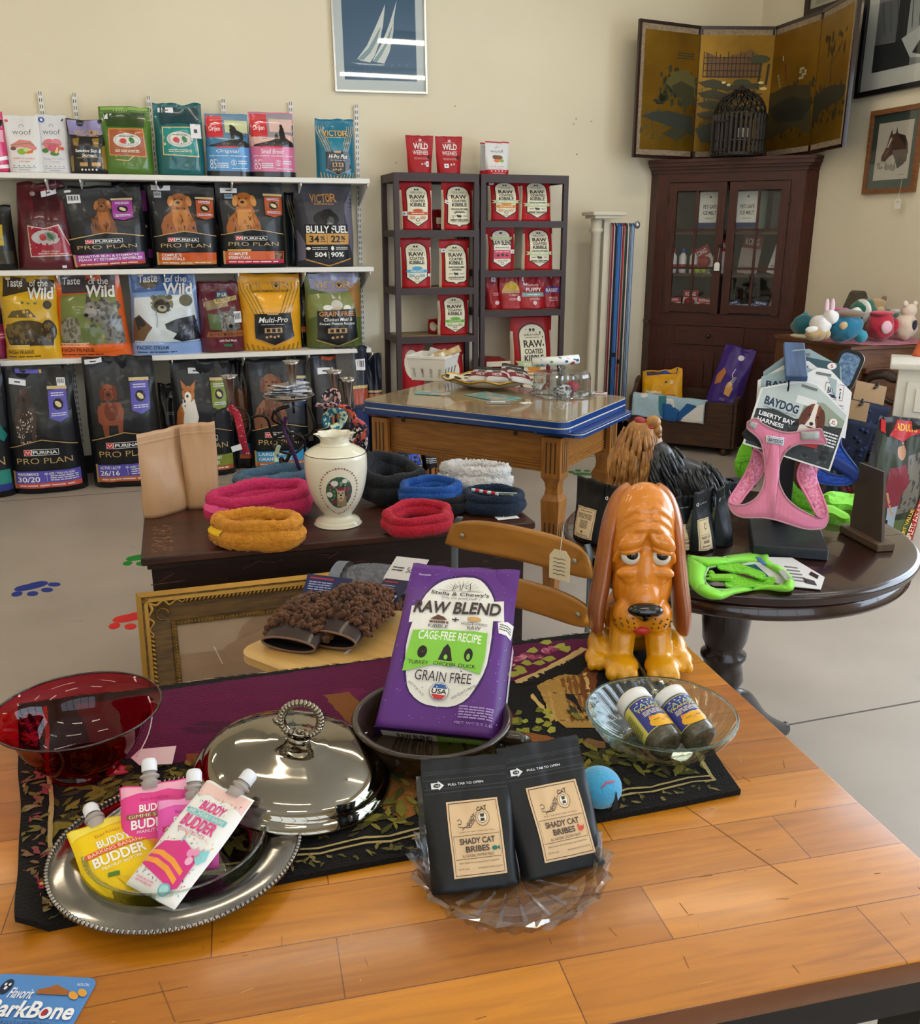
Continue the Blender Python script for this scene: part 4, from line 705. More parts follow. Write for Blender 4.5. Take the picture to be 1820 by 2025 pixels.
# ================================================================= pictures on the walls
def frame_bars(mb,w,h,fw,dp,m,lip=.0):
 """four mitred bars round a w x h picture; back on y = 0, front at -dp"""
 for(a,b,c,d)in(((-w/2,0),(w/2,0),(w/2-fw,fw),(-w/2+fw,fw)),((w/2,0),(w/2,h),(w/2-fw,h-fw),(w/2-fw,fw)),((w/2,h),(-w/2,h),(-w/2+fw,h-fw),(w/2-fw,h-fw)),((-w/2,h),(-w/2,0),(-w/2+fw,fw),(-w/2+fw,h-fw))):
  mb.prism([a,b,c,d],-dp,0,m,'y')
pane_m=thin_glass('picture_glass','#f6f8f8',1.0,1.5)
def picture(label,loc,rot,w,h,fw,dp,fm,art,mat=None,matw=0,matc=None,wood=False):
 t=thing('framed_picture',label,'picture',loc,rot);mb=MB();frame_bars(mb,w,h,fw,dp,fm);mb.build('frame',t)
 iw,ih=w-2*fw,h-2*fw;X=Matrix.Translation((0,-dp*.35,fw))
 if mat:
  MB().box((0,-dp*.3,h/2),(iw,.004,ih),ink(mat,'matte')).build('mat_board',t);pw,ph=iw-2*matw,ih-2*(matc or matw);X=Matrix.Translation((0,-dp*.3-.003,fw+(matc or matw)))
 else:pw,ph=iw,ih
 mb=MB();mb.box((0,.001,ph/2),(pw,.002,ph),ink(art[0],'matte'),X=X);flat_art(mb,art[1],pw,ph,X,'matte');mb.build('print',t)
 MB().box((0,-dp*.75,h/2),(iw,.002,ih),pane_m).build('glass_pane',t)
 return t
bl=UV(at(662,182,v=WALL_V));br=UV(at(844,183,v=WALL_V));pw=br[0]-bl[0]
sails=[('P','#f0eee8',[(.18,.83),(.32,.72),(.46,.55),(.59,.38),(.55,.55),(.5,.68),(.42,.8),(.35,.86),(.26,.85)]),('P','#8fa7ad',[(.19,.83),(.34,.74),(.52,.56),(.46,.68),(.36,.78),(.26,.84)]),('P','#f0eee8',[(.39,.84),(.52,.7),(.63,.55),(.75,.345),(.7,.5),(.69,.6),(.63,.76),(.55,.86),(.46,.86)]),('P','#8fa7ad',[(.4,.84),(.55,.72),(.69,.53),(.62,.68),(.52,.79),(.45,.85)]),
 ('P','#dfe3e2',[(.1,.862),(.36,.868),(.56,.868),(.52,.878),(.2,.874)]),('L','#1d3f58',[(.2,.845),(.36,.86)],.01),('L','#1d3f58',[(.4,.85),(.54,.865)],.01)]+[('L','#5d88a4',[(.14+.1*i,.87+.01*(i%3)),(.17+.1*i,.86)],.008)for i in range(8)]
picture('blue sailboat poster with white mat in thin silver frame high on the wall',R((bl[0]+br[0])/2,WALL_V-.003,bl[2]+.005),Euler((0,math.radians(-.9),PHI)),pw,.86,.012,.025,M('frame_silver','#cfcfcb',.25,metal=.9),('#24587c',sails),'#dfe0e0',.055,.062)
SIDE=PHI-PI/2
hl,hr=UV(at(1710,385,u=WALL_U)),UV(at(1814,368,u=WALL_U));ht=UV(at(1722,222,u=WALL_U))
horse=[('P','#5a3c30',[(.36,.22),(.4,.12),(.44,.22),(.52,.2),(.54,.1),(.58,.2),(.78,.28),(.9,.45),(.92,.7),(.66,.8),(.6,.68),(.5,.56),(.4,.6),(.3,.68),(.18,.66),(.18,.58),(.3,.42)]),('P','#7a5446',[(.38,.26),(.5,.26),(.44,.45),(.3,.6),(.24,.6)]),('P','#3a2620',[(.56,.2),(.8,.26),(.9,.4),(.94,.6),(.8,.42),(.66,.3)]),('P','#e9e4da',[(.4,.26),(.43,.3),(.34,.45),(.32,.42)]),('E','#140f0c',.46,.36,.02,.018),('E','#231815',.21,.62,.018,.014),('P','#3c2a24',[(.6,.68),(.78,.6),(.86,.74),(.68,.82)]),
 ('K','#a3988a',[(.12,.72,.06,.03),(.4,.78,.1,.05),(.56,.8,.08,.06),(.2,.78,.08,.03)]),('K','#8b8176',[(.34,.76,.02,.08),(.5,.78,.02,.07),(.6,.76,.02,.08),(.1,.76,.012,.05),(.16,.76,.012,.05)]),('G','#857a70',.74,.92,.92,.94,1)]
hp=picture('horse head print with green mat in brown wood frame on the right wall',R(WALL_U-.003,(hl[1]+hr[1])/2,hl[2]),SIDE,hl[1]-hr[1],ht[2]-hl[2],.028,.022,M('frame_oak','#8a5a34',.45,col2='#6f4526',cscale=20,stretch=(1,1,9)),('#d3c6b8',horse),'#3f4a44',.045,.05)
tg=M('paper_tag','#e6e4df',.7);st_m=M('tag_string','#dcd8cc',.8)
def price_tag(label,loc,rot,w,h,string,parent_tilt=0,lines=3,col='#e9e5d8',ink_c='#6a6458',name='price_tag'):
 """a hanging paper tag with clipped corners, its cord going up to (dx, dy, dz)"""
 t=thing(name,label,'price tag',loc,rot);mb=MB()
 mb.prism([(-w/2,-h),(w/2,-h),(w/2,-h*.22),(w*.28,0),(-w*.28,0),(-w/2,-h*.22)],-.0006,.0006,M('tag_'+col.strip('#'),col,.7),'y')
 if lines:flat_art(mb,[('L',ink_c,[(.2,.3+.13*k),(.3,.28+.13*k),(.42,.31+.13*k),(.6,.28+.13*k),(.78,.3+.13*k)],.03)for k in range(lines)],w,h,Matrix.Translation((0,-.0006,-h)),'matte')
 mb.build('tag_card',t);MB().tube(bez([(0,0,-h*.1)]+list(string),5),.0009 if h<.1 else .0012,st_m,5).build('cord',t);return t
price_tag('small white price tag hanging on the horse picture frame',R(WALL_U-.04,UV(at(1788,392,u=WALL_U))[1],UV(at(1788,392,u=WALL_U))[2]),SIDE,.05,.06,[(.005,0,.05),(.01,.0,.11)],lines=2)
bl_,tl_=UV(at(1697,196,u=WALL_U)),UV(at(1715,0,u=WALL_U))
chair_ph=[('R','#77777a',.0,.0,.55,.62),('R','#b3b3b1',.42,.0,1,.75),('R','#39393b',.28,.0,.42,.8),('P','#333335',[(0,.62),(.5,.66),(.5,1),(0,1)]),('P','#cfcfcc',[(.36,.62),(.6,.5),(1,.6),(1,1),(.5,.9)]),('P','#1c1c1e',[(.52,.84),(.6,.7),(.63,.5),(.62,.3),(.66,.25),(.69,.3),(.68,.5),(.76,.7),(.84,.84),(.7,.92)]),('E','#1c1c1e',.655,.25,.05,.05),('E','#1c1c1e',.655,.42,.04,.04)]+[('L','#4e4e50',[(.05+.1*i,.02),(.12+.09*i,.5)],.008)for i in range(6)]
picture('black framed black and white photograph with white mat on the right wall',R(WALL_U-.003,bl_[1]-.42,bl_[2]),SIDE,.84,.66,.03,.03,M('frame_black','#131214',.35),('#8f8f8f',chair_ph),'#e3dfd9',.085,.1)
picture('dark frame corner above the folding screen at the top right',R(WALL_U-.003,5.5,UV(at(1690,6,u=WALL_U))[2]),SIDE,.62,.3,.04,.03,M('frame_darkwood','#2c1712',.4),('#b9b09c',[('R','#9c927c',.1,.1,.9,.9)]))
# ================================================================= folding screen
lac=M('screen_lacquer','#2a1310',.3,coat=.4);bro=M('screen_brocade','#9c8a72',.7,col2='#7d6c58',cscale=60)
gold=M('screen_gold','#94701f',.38,col2='#745412',cscale=2.5,metal=.6,detail=6)
sp=[(3.16,6.08),(3.67,6.16),(4.17,6.02),(4.15,5.50),(4.01,5.00)]
zb=2.005;SH=UV(at(1247,36,v=6.09))[2]-zb
t=thing('folding_screen','four panel gold painted folding screen standing on the corner cupboard','folding screen',R(3.7,5.7,zb),PHI)
dk,md,lt='#3a3820','#5a5428','#c7b078'
pa=[[('K','#33381f',dots(70,.3,.3,.98,.6,.035,41)),('K','#4a4a30',dots(60,.0,.66,.95,.9,.03,42,.5)),('P',md,[(.4,.42),(.55,.33),(.75,.3),(.95,.36),(.98,.52),(.8,.55),(.6,.5)]),('P',dk,[(.52,.45),(.7,.4),(.95,.45),(.95,.62),(.86,.56),(.8,.7),(.74,.56),(.6,.52)]),('P','#33382e',[(.0,.72),(.2,.68),(.5,.66),(.95,.7),(.98,.86),(.6,.8),(.3,.76)]),('P',dk,[(.4,.86),(.6,.8),(.9,.82),(.7,.92)]),('K','#22201a',[(.25,.58,.05,.012),(.3,.6,.06,.012)]),('L','#3a2414',[(.22,.86),(.25,.88),(.23,.91)],.012),('G',dk,.6,.16,.92,.22,3)],
 [('K','#4c4a26',dots(90,.0,.4,.95,.8,.03,43,.5)),('K','#2e2e1a',dots(40,.0,.42,.9,.8,.02,44,.5)),('P','#6b4a20',[(.08,.14),(.3,.2),(.7,.12),(.86,.2),(.8,.36),(.1,.36)])]+[('L','#2c2012',[(x,.14+.02*(i%3)),(x,.36)],.012)for i,x in enumerate([.06+.055*k for k in range(15)])]+[('L','#2c2012',[(.06,y),(.86,y)],.012)for y in(.19,.24,.3,.35)]+[('L','#2a2816',[(.84,.24),(.82,.46)],.03),('L','#2a2816',[(.95,.24),(.93,.42)],.03),('E','#3c4022',.82,.2,.14,.035),('E','#3c4022',.6,.4,.12,.03)]+[('P',dk,[(.0,.4+.09*k),(.2,.37+.09*k),(.5,.42+.09*k),(.9,.4+.09*k),(.8,.45+.09*k),(.4,.47+.09*k),(.1,.44+.09*k)])for k in range(4)]+[('K','#d9c88a',[(.35,.4,.03,.012),(.42,.42,.03,.012),(.9,.45,.05,.014),(.86,.4,.04,.012)]),('P','#33382e',[(.0,.8),(.4,.7),(.7,.78),(.5,.9),(.1,.92)])],
 [('K','#3a3218',dots(90,.0,.45,.98,.9,.035,45,.6)),('L','#d9d0b0',[(.24,.2),(.24,.24)],.015),('L','#6e3420',[(.3,.27),(.34,.42)],.03),('K','#a09878',[(.16+.02*i,.36+.03*i,.02,.012)for i in range(4)]+[(.66+.05*(i%3),.35+.025*(i//2),.03,.012)for i in range(8)]),('P','#3c3420',[(.0,.5),(.4,.46),(.9,.5),(1,.9),(.6,.82),(.0,.9)]),('P','#25261e',[(.0,.62),(.5,.56),(1,.64),(.8,.78),(.2,.76)])],
 [('K','#2e2a18',dots(60,.0,.55,.98,.85,.04,46,.6)),('L','#4a2a16',[(.5,.22),(.45,.4),(.5,.55)],.03),('L','#4a2a16',[(.48,.35),(.3,.22)],.018),('L','#4a2a16',[(.48,.4),(.75,.25)],.018),('K','#3a3018',dots(24,.2,.16,.85,.32,.03,31)),('P','#2a2a20',[(.0,.6),(.5,.56),(1,.6),(.9,.7),(.3,.74),(.0,.85)])]]
for k in range(4):
 a,b=Vector(sp[k]),Vector(sp[k+1]);w=(b-a).length;c=(a+b)/2;ang=math.atan2(b.y-a.y,b.x-a.x)
 X=Matrix.Translation((c.x-3.7,c.y-5.7,0))@Matrix.Rotation(ang,4,'Z')
 mb=MB();mb.box((0,.009,SH/2),(w-.004,.016,SH),lac,X=X)
 for z in(.01,SH-.01):mb.box((0,-.001,z),(w-.004,.012,.02),lac,X=X)
 if k==0:mb.box((-w/2+.01,-.001,SH/2),(.02,.012,SH),lac,X=X)
 if k==3:mb.box((w/2-.01,-.001,SH/2),(.02,.012,SH),lac,X=X)
 pn=mb.build('screen_panel',t);mb=MB();e0=.05 if k==0 else .004;e1=.05 if k==3 else .004;gw=w-e0-e1
 mb.box((0,-.001,SH/2),(w-.04,.004,SH-.04),bro,X=X)
 Y=X@Matrix.Translation(((e0-e1)/2,-.003,.055));mb.box((0,.001,(SH-.11)/2),(gw,.004,SH-.11),gold,X=Y);flat_art(mb,pa[k],gw,SH-.11,Y@Matrix.Translation((0,-.001,0)),'matte')
 mb.build('painted_leaf',pn)
# ================================================================= corner cupboard
wd=M('cupboard_cherry','#4b1d10',.45,coat=.06,col2='#34120a',cscale=7,stretch=(14,14,1),detail=5)
wd_h=M('cupboard_cherry_across','#491c10',.45,coat=.06,col2='#33120a',cscale=7,stretch=(1,14,14),detail=5)
CF=R(3.805,5.875,0);CR=PHI-PI/4
cb=thing('corner_cupboard','tall reddish brown corner cupboard with two glazed doors','cupboard',CF,CR)
hw,T=.502,1.97
plan=lambda e:[(-hw-e,-e),(hw+e,-e),(hw+.071+e*.5,.071),(0.0,.645),(-hw-.071-e*.5,.071)]
mb=MB()
mb.prism([(-hw,.0),(hw,.0),(hw+.071,.071),(0,.645),(-hw-.071,.071)],.02,.9,wd) # closed lower case
for s in(-1,1):
 mb.prism([(s*hw,0),(s*(hw+.071),.071),(s*(hw+.055),.087),(s*(hw-.02),.02)],.9,T-.06,wd) # returns
 mb.prism([(s*(hw+.071),.071),(0,.645),(0,.62),(s*(hw+.046),.071)],.9,T-.06,M('cupboard_inside','#3d3a34',.7))
 mb.box((s*(hw-.045),.012,(.9+T-.06)/2),(.09,.024,T-.06-.9),wd)
mb.box((0,.012,T-.09),(2*hw-.18,.024,.06),wd_h);mb.box((0,.012,.925),(2*hw-.18,.024,.05),wd_h)
mb.prism(plan(-.004),T-.06,T-.04,wd)
mb.build('case',cb)
mb=MB()
for k,(e,z0,z1)in enumerate(((.012,T-.06,T-.035),(.03,T-.035,T-.015),(.05,T-.015,T+.01),(.062,T+.01,T+.03))):mb.prism(plan(e),z0,z1,wd_h)
mb.build('cornice',cb)
MB().prism(plan(.012),.865,.885,wd_h).build('waist_moulding',cb);MB().prism(plan(.006),.70,.715,wd_h).build('drawer_moulding',cb);MB().prism(plan(.01),.0,.09,wd_h).build('plinth',cb)
shelf_z=(zat(1430,459,6.6)-.01,1.19,.955);shelf_z=(1.515,1.225,.952)
for z in shelf_z:MB().prism([(-hw+.03,.035),(hw-.03,.035),(hw+.03,.075),(0,.61),(-hw-.03,.075)],z-.018,z,wd_h).build('inner_shelf',cb)
gl=thin_glass('cupboard_glass','#fafbfa',.8,1.45)
dw,d0,d1=.4,.952,T-.125
for s in(-1,1):
 x0=s*.211;mb=MB();H=d1-d0;f=.055
 for x in(-dw/2+f/2,dw/2-f/2):mb.box((x0+x,-.006,d0+H/2),(f,.024,H),wd)
 for z in(d0+f/2+.01,d1-f/2):mb.box((x0,-.006,z),(dw-2*f,.024,f),wd_h)
 dr=mb.build('door',cb);mb=MB()
 mb.box((x0,-.006,d0+H/2),(.016,.016,H-2*f),wd)
 for k in(1,2):mb.box((x0,-.006,d0+f+(H-2*f)*k/3),(dw-2*f,.016,.016),wd_h)
 mb.build('muntins',dr)
 for i in range(2):
  for k in range(3):
   pw_,ph_=(dw-2*f)/2-.008,(H-2*f)/3-.012;MB().box((x0+(i-.5)*(dw-2*f)/2,.0,d0+f+(H-2*f)*(k+.5)/3),(pw_,.003,ph_),gl).build('pane',dr)
 for z in(d0+.12,d1-.12):MB().box((x0+s*(dw/2+.002),-.015,z),(.012,.012,.05),M('old_hinge','#3b2a1c',.5,metal=.5)).build('hinge',dr)
kn=M('knob_dark','#2c140c',.35,coat=.3)
MB().ball((-.022,-.03,1.42),(.012,.016,.012),kn).build('knob',cb)
mb=MB();mb.box((-.06,-.004,.792),(.5,.012,.135),wd_h,.003);d=mb.build('drawer',cb);MB().ball((-.06,-.022,.792),(.015,.018,.015),kn).build('knob',d)
for s in(-1,1):
 mb=MB();mb.box((s*.225,-.004,.4),(.43,.012,.56),wd,.003);d=mb.build('lower_door',cb);MB().box((s*.225,-.011,.4),(.3,.006,.42),wd,.005).build('raised_panel',d)
price_tag('white price tag hanging from the knob between the cupboard doors',CF+Vector((0,0,1.31))+Matrix.Rotation(CR,3,'Z')@Vector((-.03,-.05,0)),CR,.038,.058,[(.006,0,.05),(.008,.015,.12)],lines=0,col='#e9e6dc')
def in_cup(x,y,z):return CF+Vector((0,0,z))+Matrix.Rotation(CR,3,'Z')@Vector((x,y,0))
# things behind the cupboard glass
for k,(x,lb)in enumerate(((-.13,'green tinted jug with white pet safe label behind the left cupboard door'),(.13,'green tinted jug with white pet safe label behind the right cupboard door'))):
 t=thing('ice_melt_jug',lb,'jug',in_cup(x,.17,shelf_z[0]),CR,'jugs in the cupboard');jm_=M('jug_plastic','#8d9a8c',.3,trans=.3)
 MB().lathe([(0,0),(.1,0),(.108,.02),(.108,.26),(.09,.3),(.05,.34),(.03,.36),(0,.36)],jm_,20,sy=.7).build('body',t)
 mb=MB();X=Matrix.Translation((-.01,-.082,.03));mb.box((0,.002,.12),(.15,.004,.24),ink('#e6e4e0','satin'),X=X)
 flat_art(mb,[('E','#4a4a4a',.5,.14,.05,.03),('T','#55504c','PET-SAFE',.18,.36,.82,.47,{'b':.02}),('T','#55504c','ICE MELT',.18,.53,.82,.64,{'b':.02}),('G','#9a958e',.3,.72,.7,.76,1),('R','#27386a',0,.86,1,1)],.15,.24,X,'satin');mb.build('label',t)
 MB().tube(arc((.05,0,.3),.035,-PI/2,PI*.6,8),.009,jm_,8).build('handle',t)
t=thing('dark_book','dark patterned box at the top right of the cupboard','box',in_cup(.345,.12,shelf_z[0]),CR);MB().box((0,0,.13),(.12,.05,.26),M('dark_box','#17181f',.5,col2='#2b2d38',cscale=40)).build('body',t)
for k in range(3):
 t=thing('spray_bottle',('leftmost white bottle with red cap in the cupboard','white bottle with blue cap between the red capped ones','white bottle with red cap next to the left muntin')[k],'bottle',in_cup(-.385+.065*k+(.02 if k==2 else 0),.1+.03*(k==1),shelf_z[1]),CR,'spray bottles in the cupboard')
 MB().lathe([(0,0),(.026,0),(.028,.01),(.028,.12),(.014,.14),(.012,.15),(0,.15)],M('bottle_white','#dfdcdc',.35),16).build('body',t)
 MB().lathe([(.0285,.03),(.0285,.065)],M('bottle_red','#b32a34',.4),16).build('label',t);MB().lathe([(0,.175),(.014,.175),(.016,.145),(0,.145)],M('cap_%d'%k,('#b0202c','#3450a0','#b0202c')[k],.35),14).build('cap',t)
def card_pack(label,x,y,z,w,h,cols,tilt=0,toy=None,yaw=0):
 t=thing('toy_pack',label,'pet toy',in_cup(x,y,z),Euler((-.12,tilt,CR+yaw)),'carded toys in the cupboard');mb=MB();mb.box((0,0,h/2),(w,.004,h),ink(cols[0],'satin'));flat_art(mb,[('R',cols[1],0,0,1,.34),('T','#f2f0ee','KONG',.15,.08,.85,.26,{'b':.04}),('G','#8c8c90',.1,.8,.9,.92,2)],w,h,Matrix.Translation((0,-.002,0)),'satin');mb.build('card',t)
 if toy:MB().ball((0,-.02,h*.45),(w*.36,.022,h*.2),M('toy_'+toy.strip('#'),toy,.4)).build('toy',t)
RW=('#dcd8d8','#b01c2c')
card_pack('red and white toy card leaning by the tennis balls',-.12,.14,shelf_z[1],.13,.2,RW,-.5,'#a01c28');card_pack('smaller red toy card behind the leaning one',-.09,.24,shelf_z[1],.1,.24,RW,.1)
card_pack('red toy card behind the glare of the right door',.12,.25,shelf_z[1],.14,.27,('#b9a8a4','#9c2c34'),.1);card_pack('blue teething toy on white card in the right door',.35,.12,shelf_z[1],.14,.3,('#d9d8dc','#c0392c'),.25,'#2c4f9a',.1)
for k in range(3):card_pack(('red and white pack at the left of the lowest cupboard shelf','taller red pack on the lowest cupboard shelf','red and white pack right of the left muntin on the lowest shelf')[k],-.36+.11*k,.1+.04*(k==1),shelf_z[2],.11,(.1,.15,.1)[k],RW,.06*(k-1),'#a81c28')
for k in range(4):card_pack(('blue toy pack at the left of the right door','pale toy pack on the lowest right shelf','blue and red toy pack by the right stile','red topped toy card behind the blue packs')[k],.09+.085*k,.1+.07*(k==3),shelf_z[2],.1,(.09,.07,.09,.19)[k],(('#8fa0c0','#2c4480'),('#c9c8cc','#5a6c94'),('#c4c8d8','#2c4a90'),RW)[k],.2*(k-1.5),('#24407c','#9aa0b0','#2c58a0',None)[k])
for k in range(2):
 o=MB().ball((0,0,.024),.024,M('tennis_green','#a8c43a',.8,bump=.2,bscale=300)).build('tennis_ball',None,in_cup(-.2+.05*k,.08,shelf_z[1]));tag(o,('left yellow green tennis ball in the cupboard','right yellow green tennis ball in the cupboard')[k],'ball','tennis balls in the cupboard')
t=thing('teal_toy','dark teal toy lying beside the tennis balls','pet toy',in_cup(-.07,.08,shelf_z[1]),CR);MB().ball((0,0,.02),(.04,.02,.02),M('toy_teal','#1f4a58',.5)).build('body',t)
# ---- bird cage on top
cage_m=M('cage_cane','#1d1310',.45,coat=.2);p=at(1457,312,Y=6.75);cz=T+.032
bc=thing('bird_cage','dark domed cane bird cage standing on the corner cupboard','bird cage',(p.x,p.y,cz),CR);r0,hh=.172,.265
mb=MB()
for z in(.012,.1,.27):mb.tube([(r0*math.cos(2*PI*i/36),r0*math.sin(2*PI*i/36),z)for i in range(36)],.008 if z<.2 else .006,cage_m,6,closed=True)
mb.lathe([(0,.004),(r0+.005,.004),(r0+.005,.03),(r0-.004,.03)],cage_m,32);bs=mb.build('base_ring',bc);mb=MB()
for i in range(34):
 a=2*PI*i/34;mb.box((r0*math.cos(a),r0*math.sin(a),.145),(.016,.016,.25),cage_m)
mb.build('bars',bc);mb=MB()
for i in range(20):
 for s in(-1,1):
  a0=2*PI*i/20;mb.tube([(r0*math.cos(k/7*PI/2)*math.cos(a0+s*k*.13)*.985,r0*math.cos(k/7*PI/2)*math.sin(a0+s*k*.13)*.985,.27+.155*math.sin(k/7*PI/2))for k in range(7)],.0045,cage_m,4)
mb.build('lattice_dome',bc);MB().lathe([(0,.455),(.012,.45),(.02,.435),(.05,.43),(.055,.42),(0,.418)],cage_m,16).build('finial',bc)
mb=MB();X=Matrix.Rotation(-.5,4,'Z')
for x in(-.06,.06):mb.box((x,-r0-.006,.13),(.012,.012,.2),cage_m,X=X)
for z in(.04,.22):mb.box((0,-r0-.006,z),(.13,.012,.012),cage_m,X=X)
mb.build('door',bc);MB().box((.03,0,.16),(.07,.004,.06),M('cage_card','#cfcac0',.7),X=Matrix.Rotation(.4,4,'Z')).build('card',bc)
# ================================================================= bench in front of the cupboard
bw=M('bench_walnut','#4a2e1c',.45,coat=.1,col2='#362013',cscale=6,stretch=(1,10,10))
k_=.243;Yb=6.47;bx=k_*Yb;BC=Vector((bx,Yb,0));bench=thing('box_bench','low dark wooden box bench with rounded arm in front of the corner cupboard','bench',BC,CR)
W2=.37
mb=MB();mb.box((0,.012,.215),(2*W2,.024,.32),bw,.003);mb.build('front_board',bench)
MB().box((0,.3,.24),(2*W2,.024,.36),bw).build('back_board',bench)
for s in(-1,1):
 pl=[(0,.06),(.31,.06),(.31,.46)]+[(.2+.1*math.cos(a),.43+.07*math.sin(a))for a in[PI*i/8 for i in range(9)]]+[(.06,.4),(0,.375)]
 MB().prism(pl,s*W2-.014,s*W2+.014,bw,'x').build('end_board',bench)
MB().box((0,.16,.3),(2*W2-.03,.28,.02),bw).build('seat_board',bench)
for x in(-W2+.06,W2-.06):
 for y in(.04,.27):MB().lathe([(0,0),(.022,0),(.03,.025),(.018,.06),(0,.06)],bw,12).build('foot',bench).location=(x,y,0)
def on_bench(x,y,z):return BC+Vector((0,0,z))+Matrix.Rotation(CR,3,'Z')@Vector((x,y,0))
me,S=bag_mesh('pet_treat_bag',.3,.25,.1,[('P','#27408c',[(.1,.04),(.9,.02),(.86,.14),(.14,.16)]),('P','#5a3a1e',[(.2,.06),(.5,.05),(.5,.13),(.2,.14)]),('T','#f0e6d0','Peanut',.14,.62,.55,.72,{'b':.03,'rot':-.1}),('T','#f0e6d0','Free',.36,.75,.66,.84,{'b':.03}),('P','#1f3c8c',[(.2,.7),(.5,.74),(.4,.86),(.2,.84)]),('E','#b5722c',.72,.84,.18,.08),('E','#3a4a8c',.64,.4,.04,.03),('K','#f0e6d0',[(.78,.38,.05,.02),(.78,.44,.05,.02)])],'#dfa118',amp=.014,seed=81)
o=bpy.data.objects.new('pet_treat_bag',me);COL.objects.link(o);o.location=on_bench(-.18,.13,.313);o.rotation_euler=Euler((-.3,-.12,CR));tag(o,'crumpled golden yellow bag on the wooden bench','bag')
me,S=bag_mesh('cat_litter_bag',.27,.44,.16,[('E','#e4e0ea',.62,.16,.09,.045),('P','#b5703a',[(.12,.5),(.25,.36),(.36,.42),(.3,.6),(.14,.66)]),('P','#d9a05a',[(.48,.62),(.6,.58),(.7,.64),(.66,.78),(.5,.76)]),('E','#e8b878',.58,.6,.08,.05),('L','#d9d0e6',[(.6,.34),(.56,.44),(.62,.5),(.56,.56)],.02),('R','#6c5a9c',.42,.82,.58,.87),('E','#c9c0d8',.5,.94,.08,.025),('T','#efe8f4','fresh',.5,.5,.75,.56,{'rot':1.2})],'#3e2278',amp=.014,seed=82,taper=(.9,.8))
o=bpy.data.objects.new('cat_litter_bag',me);COL.objects.link(o);o.location=on_bench(.25,.12,.32);o.rotation_euler=Euler((-.12,.22,CR));tag(o,'tall purple bag with cat pictures leaning on the wooden bench','bag')
tw=M('towel_blue','#a9c4d2',.95,bump=.5,bscale=120,sheen=.5);mb=MB();tl=.52
def towel(a,b):
 x=(a-.5)*tl;prof=[(.07,.018),(.03,.028),(-.012,.03),(-.03,.0),(-.034,-.06),(-.036,-.11),(-.034,-.13),(-.026,-.135)]
 f=b*(len(prof)-1);i=min(int(f),len(prof)-2);q=f-i;y=prof[i][0]*(1-q)+prof[i+1][0]*q;z=prof[i][1]*(1-q)+prof[i+1][1]*q
 return Vector((x,y+.006*noise.noise(Vector((a*6,b*4,3))),z-.02*a+.006*noise.noise(Vector((a*7,b*3,9)))))
mb.grid(towel,26,20,tw)
def on_towel(c,pts):
 vs,fs=cut_to_grid([(x,y)for x,y in pts],[tuple(range(len(pts)))],[i/26 for i in range(1,26)],[i/20 for i in range(1,20)])
 mb.add([towel(x,y)+Vector((0,-.0016-.0006*len(mb.mats),.001))for x,y in vs],fs,M('knit_'+c.strip('#'),c,.95,bump=.4,bscale=140))
on_towel('#e6e2da',[(.44,.38),(.56,.36),(.6,.5),(.58,.9),(.46,.9),(.42,.6)]);on_towel('#e9e6e0',[(.62,.7),(.8,.5),(.99,.4),(.99,.98),(.66,.98)]);on_towel('#3f7f8c',[(.36,.3),(.46,.26),(.48,.44),(.42,.8),(.38,.6)]);on_towel('#235a98',[(.42,.5),(.46,.46),(.48,.86),(.62,.92),(.66,.6),(.76,.44),(.9,.46),(.72,.7),(.66,.98),(.58,.98),(.44,.92)]);on_towel('#d0702c',[(.5,.62),(.56,.64),(.52,.76),(.5,.72)]);on_towel('#e9e6e0',ell(.16,.34,.05,.08))
o=mb.build('snowman_towel',None,on_bench(-.09,-.002,.376),CR,fix=False);mod(o,'SOLIDIFY',thickness=.012,offset=1.0);tag(o,'pale blue towel with snowman pattern hung over the bench front','towel')
# ================================================================= wooden chest with plush toys
cw=M('chest_pine','#6b4122',.5,col2='#512e17',cscale=7,stretch=(1,10,10),detail=5);cw2=M('chest_pine_side','#4d2c17',.5,col2='#3c2111',cscale=7,stretch=(10,1,10))
cz=.905;ch=thing('wooden_chest','old wooden chest piled with plush toys against the right wall','chest',R(3.93,4.59,0),PHI)
MB().box((0,0,cz/2),(.63,.67,cz-.02),cw).build('body',ch);mb=MB();mb.box((0,0,cz-.012),(.65,.69,.024),cw,.004);mb.build('top',ch);MB().box((.03,-.35,cz-.14),(.5,.03,.032),cw,.004).build('batten',ch)
mb=MB()
for s in(-1,1):mb.box((s*.29,-.336,cz/2),(.05,.006,cz-.06),cw)
mb.build('corner_stile',ch)
sh=M('shag_crimson','#a3123c',.95,bump=1.0,bscale=160,sheen=.6,col2='#c41c50',cscale=50)
mb=MB();rr=random.Random(4)
def mat_f(a,b):
 th=2*PI*a;r=b;return Vector((.31*r*math.copysign(abs(math.cos(th))**.7,math.cos(th)),.34*r*math.copysign(abs(math.sin(th))**.7,math.sin(th)),.022*(1-r**6)+.004*noise.noise(Vector((math.cos(th)*9*r,math.sin(th)*9*r,1)))))
mb.grid(mat_f,60,12,sh,cu=True);o=mb.build('shag_mat',None,R(3.935,4.57,cz+.001),PHI);tag(o,'crimson shaggy mat under the plush toys on the chest','mat')
def fuzz(c):return M('plush_'+c.strip('#'),c,.95,sheen=.4,bump=.3,bscale=250)
